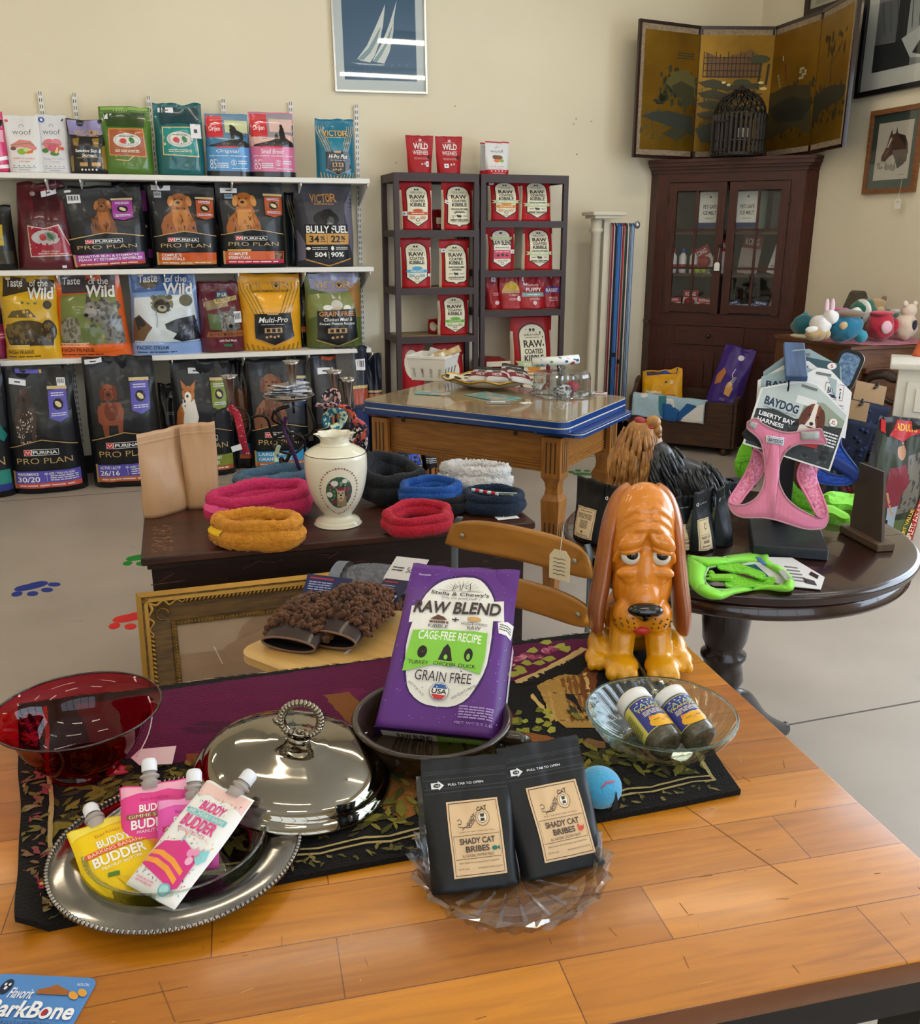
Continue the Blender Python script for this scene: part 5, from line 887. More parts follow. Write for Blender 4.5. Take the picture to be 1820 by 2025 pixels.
def plush(label,px,py,blobs,yaw=0,v=None,dz=0):
 """plush toy: its main colour blobs, each blob a body part"""
 v=v or 4.32;p=at(px,py,v=v);base=min(b[2][2]-b[3][2]for b in blobs);t=thing('plush_toy',label,'plush toy',Vector((p.x,p.y,max(p.z,cz+.024))),PHI+yaw,'plush toys piled on the chest')
 for n,c,q,r in blobs:
  mb=MB().ball((q[0]*1.2,q[1]*1.2,(q[2]-base)*1.2),tuple(1.2*e for e in r),fuzz(c),22,14);mb.v=[tuple(Vector(v)+(Vector(v)-Vector((q[0],q[1],q[2]-base))*1.2).normalized()*min(r)*.28*noise.noise(Vector(v)*26+Vector((px,py,0))))for v in mb.v];mb.build(n,t)
 return t
mug=lambda c,c2:[('body',c,(0,0,.07),(.065,.06,.065)),('handle',c,(.07,-.01,.07),(.02,.02,.035)),('patch',c2,(-.01,-.052,.07),(.03,.014,.03))]
plush('teal plush cap at the left end of the toy pile',1588,668,[('body','#16545c',(0,0,.055),(.06,.055,.055)),('brim','#c9b98c',(0,-.01,.012),(.066,.06,.012)),('button','#2a7a80',(0,0,.11),(.012,.012,.01))],v=4.45)
plush('white plush bunny with pink ears lying on the teal cap',1620,664,[('body','#d8cfc6',(0,0,.045),(.045,.05,.045)),('head','#dcd4cc',(.04,-.02,.085),(.034,.032,.032)),('ear','#d6b4bc',(.055,.0,.13),(.012,.01,.035)),('ear','#d6b4bc',(.025,.0,.13),(.012,.01,.035)),('leg','#d8cfc6',(-.055,-.02,.03),(.035,.018,.018))],v=4.29)
plush('tan plush paw toy at the edge of the chest',1613,674,[('body','#a88a5c',(0,0,.03),(.05,.035,.03)),('toe','#b5976a',(.045,-.01,.03),(.022,.02,.022))],v=4.27)
plush('magenta and grey plush between the white bunny and the blue mug',1645,664,[('body','#4a4a54',(0,0,.06),(.06,.05,.06)),('trim','#a82464',(.02,-.02,.11),(.05,.03,.02)),('nose','#c9b09a',(-.02,-.05,.05),(.016,.014,.016))],v=4.36)
plush('beige plush snout toy in the middle of the pile',1657,652,[('body','#cbb394',(0,0,.05),(.045,.04,.045)),('snout','#d8c4a8',(-.03,-.03,.05),(.024,.022,.022))],v=4.33,dz=.05)
plush('big teal plush beer mug with brown band at the front of the pile',1668,677,[('body','#146a86',(0,0,.07),(.085,.07,.07)),('band','#6f543a',(.01,.0,.125),(.08,.065,.02)),('patch','#b9986a',(-.05,-.05,.08),(.02,.014,.02)),('foot','#2c8a9c',(.06,-.04,.03),(.03,.03,.03))],v=4.28)
plush('green plush football helmet with white stripe at the top of the pile',1705,640,[('body','#0e5a40',(0,0,.06),(.065,.06,.055)),('stripe','#dcd8d0',(-.02,-.01,.06),(.02,.062,.058)),('face','#e2ded4',(-.06,-.02,.05),(.03,.03,.03))],v=4.4)
plush('tan plush bear head behind the green helmet',1733,628,[('body','#b5946c',(0,0,.05),(.045,.04,.045)),('ear','#8a6a48',(.035,0,.095),(.014,.01,.014)),('muzzle','#d0b48c',(-.01,-.036,.045),(.02,.014,.016))],v=4.5)
plush('red plush mug with white snowflakes at the front',1737,680,mug('#b01a30','#d9aab0')+[('rim','#c02438',(0,0,.13),(.055,.05,.012))],v=4.28)
plush('dark teal plush behind the red mug',1750,655,[('body','#2a6a64',(0,0,.05),(.07,.05,.05)),('trim','#c9c4b4',(.03,-.02,.095),(.03,.02,.014))],v=4.45)
plush('cream plush bear with dark label at the right end',1786,678,[('body','#d6bca6',(0,0,.06),(.055,.05,.06)),('head','#dcc6b2',(.01,0,.13),(.036,.034,.032)),('ear','#e0ccb8',(-.015,0,.165),(.013,.01,.013)),('ear','#e0ccb8',(.04,0,.165),(.013,.01,.013)),('label','#1c2030',(.01,-.049,.07),(.014,.006,.024))],v=4.28)
gm=M('weathered_wood','#5b5242',.8,col2='#473f31',cscale=20,stretch=(1,1,6))
p=at(1690,640,v=4.8);t=thing('wooden_wedge','grey weathered wooden wedge standing behind the plush toys','wood block',(p.x,p.y,cz),PHI)
mb=MB();mb.prism([(-.1,0),(.1,0),(.085,.12),(.03,.25),(.015,.262),(-.015,.262),(-.03,.25),(-.085,.12)],-.04,.04,gm,'y');mb.build('body',t)
for k in range(3):MB().ball((.012+.006*k,-.041,.14+.035*k),.006,M('brass_nail','#b5763c',.3,metal=.8),8,6).build('nail',t)
# ================================================================= far right
wc=M('cream_cabinet','#d9d3c6',.5);p=UV(at(1772,745,v=3.45));zc=zat(1790,716,3.45)
t=thing('white_cabinet','small cream painted cabinet at the right edge of the picture','cabinet',R(p[0],3.45,0)+Matrix.Rotation(-.43,3,'Z')@Vector((.27,.16,0)),-.43)
MB().box((.02,.0,(zc-.03)/2),(.56,.3,zc-.03),wc).build('body',t);MB().box((0,-.01,zc-.015),(.6,.36,.03),wc,.006,seg=2).build('top',t)
for z,h in((zc-.17,.17),(zc-.38,.19),(zc-.58,.17)):
 d=MB().box((.02,-.153,z),(.48,.014,h),wc,.004).build('drawer',t);MB().box((.02,-.162,z),(.4,.01,h-.06),wc,.004).build('raised_panel',d)
om=M('orange_plastic','#d96a3c',.5);t=thing('orange_figure','orange figure with black cap at the right edge on the cream cabinet','ornament',R(UV(at(1829,700,v=3.6))[0],3.6,zc),PHI)
MB().lathe([(0,0),(.055,0),(.05,.02),(.03,.08),(.04,.16),(.045,.22),(.03,.27),(0,.28)],om,20).build('body',t);MB().lathe([(0,.3),(.03,.3),(.034,.27),(.04,.245),(0,.245)],M('cap_black','#141314',.5),18).build('cap',t)
dw_=M('chair_mahogany','#2e1a12',.4,coat=.2);p=UV(at(1735,790,v=4.12))
t=thing('carved_chair','dark carved wooden chair holding navy dog coats','chair',R(p[0]+.02,4.06,0),PHI-1.15)
for s in(-1,1):MB().tube([(s*.19,.02,0),(s*.2,.02,.4),(s*.19,.05,.62),(s*.15,.06,.7)],.018,dw_,8).build('back_leg',t)
MB().tube(bez([(-.2,.05,.6),(-.15,.06,.73),(-.06,.06,.76),(0,.06,.745),(.06,.06,.76),(.15,.06,.73),(.2,.05,.6)],6),[(.02,.035)]*37,dw_,8).build('crest_rail',t)
MB().tube(bez([(-.12,.055,.68),(-.05,.055,.63),(0,.055,.61),(.05,.055,.63),(.12,.055,.68)],6),.016,dw_,8).build('splat',t)
MB().box((0,-.18,.4),(.42,.4,.04),dw_,.01).build('seat',t)
for s in(-1,1):MB().tube([(s*.17,-.34,0),(s*.18,-.34,.39)],.018,dw_,8).build('front_leg',t)
navy=M('coat_navy','#141b38',.8,col2='#0d1228',cscale=14);kr=M('kraft_card','#a9845a',.7)
for k,(px,py,lb)in enumerate(((1722,772,'navy dog coat with upper kraft hang card on the carved chair'),(1692,806,'navy dog coat with lower kraft hang card on the carved chair'))):
 v=3.86-.05*k;q=at(px,py,v=v);t=thing('dog_coat',lb,'dog coat',q,Euler((-.15,.22,PHI)),'navy dog coats')
 mb=MB();mb.box((0,0,-.03),(.2 if k==0 else .17,.003,.13),kr);mb.build('hang_card',t);MB().tube([(.03,-.006,.05),(.03,-.008,.02),(.015,-.008,.012),(.035,-.008,.03)],.006,M('hook_black','#121214',.4),6).build('hook',t)
 mb=MB();mb.grid(lambda a,b:Vector(((a-.5)*.3*(1-.15*b),.03*math.sin(a*9)*b*.4+.012+.02*b,-.06-.3*b)),14,10,navy);o=mb.build('coat',t,fix=False);mod(o,'SOLIDIFY',thickness=.02)
 mb=MB();rr=random.Random(k)
 for _ in range(22):
  a,b=rr.uniform(-.12,.12),rr.uniform(-.1,-.34);mb.prism([(a+x*.016,b+y*.012)for x,y in((0,1),(.5,.2),(1,.1),(.5,-.3),(.2,-1),(-.3,-.2),(-1,0),(-.4,.4))],-.012,-.006,M('coat_print','#2b3866',.8),'y')
 mb.build('leaf_pattern',t)
adult=[('P','#2d3320',[(.1,.12),(.95,.12),(.96,.92),(.08,.9)]),('P','#4c5a30',[(.1,.7),(.9,.66),(.94,.92),(.08,.9)]),('P','#6e675c',[(.55,.25),(.75,.2),(.8,.6),(.5,.64)]),('K','#3a3a34',dots(40,.5,.22,.82,.62,.02,77)),('P','#7a2834',[(.28,.34),(.5,.3),(.58,.42),(.5,.5),(.52,.58),(.32,.6),(.24,.5)]),('E','#b08060',.42,.22,.075,.06),('P','#17120f',[(.34,.2),(.38,.14),(.48,.15),(.5,.22),(.44,.18)]),('P','#8f98a0',[(.34,.6),(.5,.58),(.5,.78),(.4,.8)]),('L','#b08060',[(.3,.5),(.4,.62),(.46,.64)],.03),('R','#17130f',.22,.68,.4,.76),
 ('P','#b3161e',[(.02,.02),(.98,.02),(.98,.18),(.7,.08),(.4,.16),(.05,.1)]),('T','#e9a92c','ADULTS',.3,.04,.62,.09,{'b':.03}),('E','#7a1016',.8,.1,.1,.06),('P','#a5141c',[(.86,.2),(.98,.14),(.98,.98),(.8,.98)]),('T','#f0e2c0','COMPLETE ADULT',.55,.7,1.18,.745,{'b':.02,'rot':1.45}),('T','#e9b52c','SMART VALUE',.5,.7,.98,.74,{'b':.03,'rot':1.45})]
put_bag('large red and black dog food sack with man in maroon shirt picture',1690,1812,832,1062,3.3,0,.1,adult,'#1b1714','sacks at the right edge',seed=90,amp=.016,roll=.14)
put_bag('dark red bag partly out of frame behind the red sack',1772,1850,828,1000,3.44,0,.1,[('R','#c21c24',.05,.02,.95,.1),('R','#5a121c',.2,.3,.9,.6),('L','#c9c0b0',[(.1,.5),(.9,.4)],.02)],'#6a121a','sacks at the right edge',seed=91,amp=.016)
put_bag('olive patterned sack lying low between the chair and the round table',1655,1700,925,1010,3.6,0,.18,[('P','#7a1a20',[(.3,.2),(.8,.3),(.9,.7),(.5,.6)]),('K','#2a3350',dots(30,.05,.1,.95,.9,.06,5))],'#171c30','sacks at the right edge',seed=92,amp=.02)
# ================================================================= enamel table
def axis_mat(o,x,up):
 """frame with local x along x, local z along up, local -y towards the viewer"""
 x=Vector(x).normalized();up=Vector(up);up=(up-x*up.dot(x)).normalized();y=up.cross(x)
 return Matrix(((x.x,y.x,up.x,o[0]),(x.y,y.y,up.y,o[1]),(x.z,y.z,up.z,o[2]),(0,0,0,1)))
oak=M('table_oak','#a06a2c',.42,coat=.2,col2='#87541f',cscale=9,stretch=(1,9,9),detail=6);oak_v=M('table_oak_leg','#a06a2c',.42,coat=.2,col2='#87541f',cscale=9,stretch=(9,9,1),detail=6)
en=M('enamel_tan','#a8926c',.12,coat=.5,col2='#927c58',cscale=90,lo=.42,hi=.55);bl_m=M('enamel_blue','#173d7c',.2,coat=.4);cr_m=M('enamel_stripe','#dcd2b8',.3);groove=M('groove_dark','#3a2410',.6)
A,B_,C_=at(718,790,z=.78),at(1125,838,z=.78),at(1240,785,z=.78)
ang=math.radians(-30.5);TL,TW,TZ=1.01,.70,.78
ctr=(A+C_)/2;et=thing('enamel_table','old kitchen table with tan enamel top, blue striped edge and oak legs','table',(ctr.x,ctr.y,0),ang)
def rrect(w,d,r,n=6):return[(sx*(w/2-r)+r*math.cos(a),sy*(d/2-r)+r*math.sin(a))for sx,sy,a0 in((1,1,0),(-1,1,PI/2),(-1,-1,PI),(1,-1,1.5*PI))for a in[a0+PI/2*i/n for i in range(n+1)]]
MB().prism(rrect(TL,TW,.045),TZ-.006,TZ,en).build('enamel_top',et)
mb=MB();mb.prism(rrect(TL+.012,TW+.012,.05),TZ-.028,TZ-.005,bl_m);mb.prism(rrect(TL+.008,TW+.008,.05),TZ-.034,TZ-.028,cr_m);mb.prism(rrect(TL+.012,TW+.012,.05),TZ-.052,TZ-.034,bl_m);mb.prism(rrect(TL+.004,TW+.004,.05),TZ-.0075,TZ-.004,cr_m);mb.build('edge_band',et)
for s in(1,-1):
 mb=MB();X=Matrix.Translation((s*(TL/2-.07),0,0));mb.prism(rrect(.24,TW-.1,.04),TZ-.075,TZ-.0625,bl_m,X=X);mb.prism(rrect(.236,TW-.104,.04),TZ-.0625,TZ-.058,cr_m,X=X);mb.prism(rrect(.24,TW-.1,.04),TZ-.058,TZ-.053,bl_m,X=X);mb.build('draw_leaf',et)
for s in(-1,1):
 mb=MB();mb.box((0,s*(TW/2-.075),TZ-.155),(TL-.2,.022,.16),oak)
 for k in range(3):mb.box((0,s*(TW/2-.063),TZ-.195-.012*k),(TL-.2,.006,.007),oak)
 for x in(-.32,.25):mb.box((x,s*(TW/2-.0635),TZ-.085),(.02,.002,.016),groove)
 mb.build('apron',et)
 mb=MB();mb.box((s*(TL/2-.075),0,TZ-.155),(.022,TW-.2,.16),oak)
 for k in range(3):mb.box((s*(TL/2-.063),0,TZ-.195-.012*k),(.006,TW-.2,.007),oak)
 mb.build('apron',et)
for sx in(-1,1):
 for sy in(-1,1):
  x,y=sx*(TL/2-.075),sy*(TW/2-.075);mb=MB();sq=lambda a:[(a,a),(-a,a),(-a,-a),(a,-a)]
  pr=[(.043,TZ-.08),(.043,TZ-.25),(.03,TZ-.275),(.027,TZ-.3),(.03,TZ-.325),(.042,TZ-.35),(.04,TZ-.4),(.026,.03),(.028,.0)]
  vs=[(x+p_,y+q_,z)for a,z in pr for p_,q_ in sq(a)];fs=[(4*i+j,4*i+(j+1)%4,4*i+4+(j+1)%4,4*i+4+j)for i in range(len(pr)-1)for j in range(4)]+[(3,2,1,0),tuple(4*(len(pr)-1)+j for j in range(4))]
  mb.add(vs,fs,oak_v)
  for k in(-1,0,1):
   for a_,ux in((0,0),(1,0)):
    for sg in(-1,1):
     for z0,h,e in((TZ-.165,.13,.0432),(TZ-.5,.16,.0375)):
      c=(x+.02*k,y+sg*e,z0)if a_==0 else(x+sg*e,y+.02*k,z0);mb.box(c,(.006,.0012,h)if a_==0 else(.0012,.006,h),groove)
  mb.build('leg',et)
TT=TZ+.0008
# berry basket
def at_t(px,py,dz=0):return at(px,py,z=TT+dz)
cer=M('ceramic_white','#e2ddd2',.3,coat=.4);bk=thing('berry_basket','square white ceramic berry basket holding rolled chews','basket',at_t(857,748),ang+.2)
def basket(a,b,sc_=1.0,w=.105,h=.125):
 th=a*4;i=int(th)%4;q=th-int(th);r=w*(.82+.2*b)*sc_;cs=[(-1,-1),(1,-1),(1,1),(-1,1),(-1,-1)];p,n=cs[i],cs[i+1]
 return Vector(((p[0]+(n[0]-p[0])*q)*r,(p[1]+(n[1]-p[1])*q)*r,h*b))
mb=MB();slot=lambda a,b:not(.14<b<.5 and abs((a*4%1)*4%1-.5)<.13 and int((a*4%1)*4)in(0,1,2,3))
mb.grid(basket,96,16,cer,cu=True,keep=slot,smooth=False);mb.grid(lambda a,b:basket(a,.06+.94*b,.95),96,16,cer,cu=True,keep=lambda a,b:slot(a,.06+.94*b),smooth=False);mb.box((0,0,.004),(.17,.17,.008),cer);mb.build('body',bk,fix=False)
mb=MB()
for s in(-1,1):mb.box((0,s*.104,.119),(.216,.008,.016),cer,.002);mb.box((s*.104,0,.119),(.008,.2,.016),cer,.002)
mb.build('rim',bk)
raw=M('rawhide','#c9ae80',.6,col2='#a98550',cscale=30);rw2=M('rawhide_end','#8a6a44',.8)
c0=at_t(857,748)
for k,(dx,dz,lb)in enumerate(((-.03,.0,'rolled rawhide chew at the back of the white basket'),(.03,.012,'longer rolled rawhide chew standing out of the white basket'))):
 t=thing('rawhide_roll',lb,'dog chew',c0+Vector((dx*.7,.03-.06*k,.095+dz)),Euler((0,math.radians(66),-.05)),'rawhide rolls in the basket')
 L=.1 if k==0 else .13;MB().tube([(0,0,-L*.5),(0,0,0),(0,0,L)],[.017,.018,.018],raw,14).build('roll',t);MB().tube([(0,0,L*.1),(0,0,L*.35)],.0186,M('roll_sleeve','#e2dccb',.5),14).build('paper_sleeve',t)
 MB().lathe([(.006,L+.001),(.016,L+.001)],rw2,14).build('rolled_end',t)
sheet=thing('paper_slip','white folded paper tucked in the white basket','paper',c0+Vector((.02,.05,.11)),Euler((.5,.3,.2)));MB().box((0,0,.01),(.1,.002,.06),M('paper_white','#e6e4e0',.7)).build('sheet',sheet)
# teal printed cards, platter
tc_=M('card_teal','#5f9a98',.4,coat=.3,col2='#c9a58c',cscale=22,lo=.5,hi=.6)
for k,(px,py,w,h,r,lb)in enumerate(((858,778,.16,.1,.2,'teal printed bag lying under the left of the spotted platter'),(975,785,.24,.14,-.3,'teal printed bag under the front of the spotted platter'))):
 t=tag(MB().box((0,0,.002),(w,h,.004),tc_,.0015).build('printed_bag',None,at_t(px,py),ang+r),lb,'bag','teal printed bags under the platter')
pc=at_t(962,766);plm=M('platter_cream','#e3d9c2',.2,coat=.5);gld=M('gold_rim','#c99a3a',.25,metal=.9);spot=M('platter_spot','#1c1a1a',.35)
pl=thing('spotted_platter','cream platter with black spots and ruffled gold rim','platter',(pc.x,pc.y,TT+.006),ang+.1)
RX,RY=.225,.15
def plat(a,r):
 ph=2*PI*a;k=1+.035*math.sin(ph*9)*r**4;return Vector((RX*r*k*math.cos(ph),RY*r*k*math.sin(ph),.006+.034*max(0,(r-.45)/.55)**1.5+.006*math.sin(ph*9+1)*r**6))
mb=MB();mb.grid(lambda a,b:plat(a,b),90,14,plm,cu=True);mb.grid(lambda a,b:plat(a,b)*Vector((1,1,1)).x-Vector((0,0,.006)),90,14,plm,cu=True);rr=random.Random(9)
for _ in range(95):
 a,r=rr.random(),rr.uniform(.45,.98);c=plat(a,r);q=rr.uniform(.006,.01)*.7;n=[plat(a+q/RX*math.cos(t_)*.6,r+q/RY*math.sin(t_))+Vector((0,0,.0012))for t_ in[2*PI*i/9 for i in range(9)]]
 mb.add(n,[tuple(range(9))],spot)
mb.build('dish',pl,fix=False);MB().tube([plat(i/120,1.005)+Vector((0,0,.0))for i in range(120)],.0045,gld,6,closed=True).build('gold_rim',pl)
jf=[('R','#cfcac6',.05,.3,.95,.95),('R','#17161a',0,0,1,.24),('R','#7c1726',0,.42,1,.72),('E','#1a191b',.5,.34,.2,.09),('G','#d9d2c8',.36,.31,.64,.37,2),('T','#e9dcdc','HIDE',.3,.48,.7,.66,{'b':.02})]
for k,(px,py,yaw,lb)in enumerate(((945,742,.15,'treat packet with maroon band lying leftmost on the platter'),(985,744,.5,'treat packet in the middle of the platter'),(1010,737,.35,'treat packet rightmost on the platter, half over the others'),(1035,746,.7,'treat packet at the back edge of the platter by the cake dome'))):
 me,S=bag_mesh('treat_packet',.11,.15,.018,jf,'#bdb8b4',style='pack',amp=.003,seed=100+k,na=10,nt=12,off=.0006)
 o=bpy.data.objects.new('treat_packet',me);COL.objects.link(o);o.location=at(px,py+12,z=TT+.03+.008*k);o.rotation_euler=Euler((-1.25,.08*k,ang+yaw+.1));tag(o,lb,'treat packet','treat packets on the platter')
# cake dome with plush beneath, packets and tag
dome_g=thin_glass('dome_plastic','#e6eaec',1.0,2.0);dp=at(1108,790,z=TT);dcn=(dp.x+.02,dp.y+.125,TT)
dm=thing('cake_dome','clear ribbed plastic cake dome with knob on the enamel table','cake dome',dcn,0);R0=.132
prf=[(R0*1.04,.004),(R0*1.0,.01),(R0*.99,.09),(R0*.95,.105),(R0*.6,.108),(R0*.2,.11)]
mb=MB();mb.lathe(prf,dome_g,96,rf=lambda a,i:1+(.022*math.sin(a*32)if 1<=i<=3 else 0),smooth=False);mb.build('cover',dm,fix=False)
MB().lathe([(0,.0015),(R0*1.1,.0015),(R0*1.16,.006),(R0*1.1,.004)],dome_g,64).build('plate',dm,fix=False);MB().lathe([(.012,.109),(.014,.122),(.02,.128),(.018,.136),(0,.137)],solid_glass('dome_knob','#eef2f4',.3),16).build('knob',dm)
t=thing('print_toy','black and white printed toy under the cake dome','pet toy',Vector(dcn)+Vector((.0,-.05,.03)),.4);MB().ball((0,0,0),(.05,.025,.026),M('toy_print','#d8d4d2',.8,col2='#2a2628',cscale=60,lo=.45,hi=.55),16,10).build('body',t)
t=thing('red_toy','red toy in the back of the cake dome','pet toy',Vector(dcn)+Vector((.05,.04,.03)),.4);MB().ball((0,0,0),(.04,.03,.028),M('toy_red2','#b5404c',.7),14,8).build('body',t)
mb=MB();rp=M('roll_paper','#e3e0d8',.5);mb.tube([(-.11,0,0),(0,.0,.004),(.11,0,.012)],.021,rp,16);rr=random.Random(3)
for _ in range(46):
 a,x=rr.uniform(0,2*PI),rr.uniform(-.1,.1);m=M('dot_%d'%(_%4),('#c0392c','#2c5a9a','#4a9a3c','#7ab0c0')[_%4],.5);r=.0216
 mb.add([(x+.008*math.cos(q),r*math.cos(a+.3*math.sin(q)),r*math.sin(a+.3*math.sin(q))+.004+.05*x)for q in[2*PI*i/8 for i in range(8)]],[tuple(range(8))],m)
o=mb.build('polka_dot_tube',None,Vector(dcn)+Vector((-.03,.03,.15)),.12,fix=False);tag(o,'rolled white tube with coloured dots lying on the cake dome','packaging')
for px,py,w,h,r,lb,c in((1186,779,.07,.05,.3,'red and white card right of the cake dome','#d9d0d0'),(985,797,.11,.07,.5,'clear packet with white print at the front of the enamel table','#8b867e'),(1050,741,.1,.05,.1,'small folded packet behind the cake dome','#b9b4ac')):
 mb=MB();mb.box((0,0,.003),(w,h,.006),ink(c,'gloss'),.001);mb.box((0,.0,.0065),(w*.6,h*.4,.0012),ink('#b0303c' if px==1186 else '#dcd8d4','gloss'));tag(mb.build('small_packet',None,at_t(px,py),ang+r),lb,'packet','small packets on the enamel table')
t=thing('price_tag','white paper price tag lying at the front of the enamel table','price tag',at_t(1040,797),.6);MB().box((0,0,.001),(.05,.034,.0012),tg).build('tag_card',t);MB().tube(bez([(.025,0,.001),(.045,.03,.003),(.04,.05,.003),(.03,.035,.003)],6),.0012,st_m,5).build('cord',t)
# ================================================================= dark wooden chest
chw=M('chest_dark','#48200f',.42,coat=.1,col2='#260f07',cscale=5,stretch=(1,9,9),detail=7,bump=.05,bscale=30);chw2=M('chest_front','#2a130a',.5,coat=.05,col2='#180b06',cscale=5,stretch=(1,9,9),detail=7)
CZ=.6;f0,f1=at(278,1105,z=CZ),at(1060,1032,z=CZ);CA=math.atan2(f1.y-f0.y,f1.x-f0.x);CL=(f1-f0).length;CD=.6
cm=(f0+f1)/2+Matrix.Rotation(CA,3,'Z')@Vector((0,CD/2,0));chest=thing('dark_chest','dark scratched wooden blanket chest displaying fleece collars and a vase','chest',(cm.x,cm.y,0),CA)
MB().box((0,0,CZ-.0125),(CL,CD,.025),chw,.004).build('lid',chest)
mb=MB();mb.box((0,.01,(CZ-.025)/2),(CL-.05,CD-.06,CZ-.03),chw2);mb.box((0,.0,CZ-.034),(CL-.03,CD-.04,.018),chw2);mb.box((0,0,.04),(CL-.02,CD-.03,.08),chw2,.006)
sc1=M('scratch','#5a3626',.6);rr=random.Random(12)
for _ in range(46):
 x,z=rr.uniform(-.58,.55),rr.uniform(.38,.55);mb.box((x,-CD/2+.0395,z),(rr.uniform(.01,.1),.0012,rr.uniform(.0012,.003)),sc1,X=Matrix.Translation((x,0,z))@Matrix.Rotation(rr.uniform(-.7,.3),4,'Y')@Matrix.Translation((-x,0,-z)))
mb.build('body',chest)
mb=MB()
for _ in range(70):mb.box((rr.uniform(-CL/2+.03,-CL/2+.09),rr.uniform(-.26,.02),CZ+.0003),(rr.uniform(.003,.014),rr.uniform(.002,.006),.0008),M('wear','#8a6248',.6))
mb.build('worn_patch',chest)
def on_c(px,py,dz=0):return at(px,py,z=CZ+dz+.0005)
kraft=M('kraft_paper','#ba9169',.5,bump=.05,bscale=200,coat=.08)
def kraft_bag(label,pl,pr,ptop,z,d,yaw_extra=0,seed=0):
 a,b=at(*pl,z=z),at(*pr,z=z);w=(b-a).length;c=(a+b)/2;yaw=math.atan2(b.y-a.y,b.x-a.x);T_=at(*ptop,Y=c.y);h=T_.z-z
 me,S=bag_mesh('kraft_pouch',w,h,d,[('L','#9a7450',[(.0,.13),(1,.13)],.008),('L','#d0ab82',[(.0,.105),(1,.105)],.012)],kraft,style='pouch',amp=.003,seed=seed,finish='satin',off=.0006)
 o=bpy.data.objects.new('kraft_pouch',me);COL.objects.link(o);n=Vector((-math.sin(yaw),math.cos(yaw),0));o.location=c+n*d*.42;o.rotation_euler=(0,0,yaw);tag(o,label,'pouch','kraft paper pouches on the dark chest');return o
kraft_bag('front kraft paper stand up pouch at the left end of the dark chest',(300,1028),(384,1001),(325,852),CZ,.08,seed=3)
kraft_bag('rear kraft paper pouch half hidden behind the front one',(372,1008),(440,1000),(405,839),CZ,.07,seed=5)
# fleece neck warmers
def fleece(c,c2=None):return M('fleece_'+c.strip('#'),c,.95,sheen=.08,bump=.7,bscale=160,col2=c2 or c,cscale=60)
def snood(label,pl,pr,pc_,c,dp_=.16,th=.055,tilt=.25,band=None,z=CZ,seed=0,lump=.006,pile=True,group='fleece dog neck warmers on the chest',c2=None):
 """soft tube lying squashed: a fat ring with a folded cuff"""
 a,b=at(*pl,z=z+th*.5),at(*pr,z=z+th*.5);w=(b-a).length;yaw=math.atan2(b.y-a.y,b.x-a.x);cc=at(*pc_,z=z+.002);t=thing('neck_warmer',label,'dog neck warmer',(cc.x,cc.y,z+.002),yaw,group)
 m=fleece(c,c2);rx,ry=w/2-th*.5,dp_/2-th*.35
 def ring(u,v_,k=1.0,zo=0):
  ph,q=2*PI*u,2*PI*v_;n=noise.noise(Vector((math.cos(ph)*2+seed,math.sin(ph)*2,math.cos(q)+seed)))
  R_=1+.1*math.sin(2*ph+seed)+.05*math.sin(5*ph);rr_=th*.5*(1+.25*n)*k;f=noise.noise(Vector((ph*14,q*9,seed)))*lump
  x,y=rx*R_*math.cos(ph),ry*R_*math.sin(ph);rad=rr_+f
  return Vector((x+rad*math.cos(q)*math.cos(ph),y+rad*math.cos(q)*math.sin(ph)*.8,th*.5+zo+tilt*max(0,y+ry*.3)+rad*math.sin(q)*1.05))
 mb=MB();mb.grid(lambda u,v_:ring(u,v_),96,26,m,cu=True);mb.build('lower_roll',t)
 mb=MB();mb.grid(lambda u,v_:ring(.5+u*.42 if False else u,v_,.72,th*.62)*1.0-Vector((0,-.004,0)),96,22,m,cu=True);mb.build('cuff_roll',t)
 if band:MB().grid(lambda u,v_:ring(.47+u*.13,.06+v_*.42,1.13,0),10,14,M('band_'+band.strip('#'),band,.8)).build('cloth_band',t,fix=False)
 return t
snood('grey blue fleece neck warmer at the back of the pile',(468,965),(628,945),(548,980),'#4a6478',.15,.06,.2,'#4f88a0',seed=1)
s_p=snood('hot pink fleece neck warmer on top of the yellow one',(424,1005),(612,975),(520,1022),'#c8285e',.17,.06,.3,'#e0508a',z=CZ+.012,seed=2)
s_y=snood('golden yellow fleece neck warmer at the front edge of the chest',(418,1055),(606,1050),(512,1078),'#d8922a',.14,.06,.22,'#e8b81a',seed=3,c2='#c47c1c')
for s_,zz in((s_p,.075),(s_y,.07)):
 MB().tube(bez([(-.02,-.02,zz),(0,-.03,zz+.01),(.02,-.025,zz),(.045,-.03,zz+.006),(.02,-.035,zz)],6),.0018,M('drawcord','#d9d2c4',.7),5).build('drawcord',s_);MB().box((.0,-.03,zz),(.014,.01,.02),M('toggle','#1a191c',.4),.002).build('toggle',s_)
blk=dict(lump=.002)
snood('black fleece neck warmer standing at the back right of the vase',(716,985),(838,955),(775,985),'#0e0f14',.2,.07,.5,seed=4,**blk)
snood('red fleece neck warmer at the front right of the vase',(752,1036),(902,1020),(828,1048),'#b3122e',.16,.042,.2,seed=5,**blk)
snood('bright blue fleece neck warmer behind the red one',(790,975),(918,978),(850,992),'#124a94',.13,.042,.25,seed=6,z=CZ+.03,**blk)
snood('black fleece neck warmer folded under the blue one',(800,1005),(928,1000),(866,1012),'#0b0c12',.14,.04,.1,seed=7,**blk)
snood('navy knit neck warmer with candy canes and white tree',(912,995),(1032,1000),(975,1012),'#0e2238',.15,.046,.2,seed=8,lump=.0015)
wf_=snood('fluffy white fleece neck warmer on top of the navy knit',(866,950),(1010,952),(940,968),'#d8d4d0',.13,.06,.1,z=CZ+.045,seed=9,lump=.012,c2='#c4c0bd')
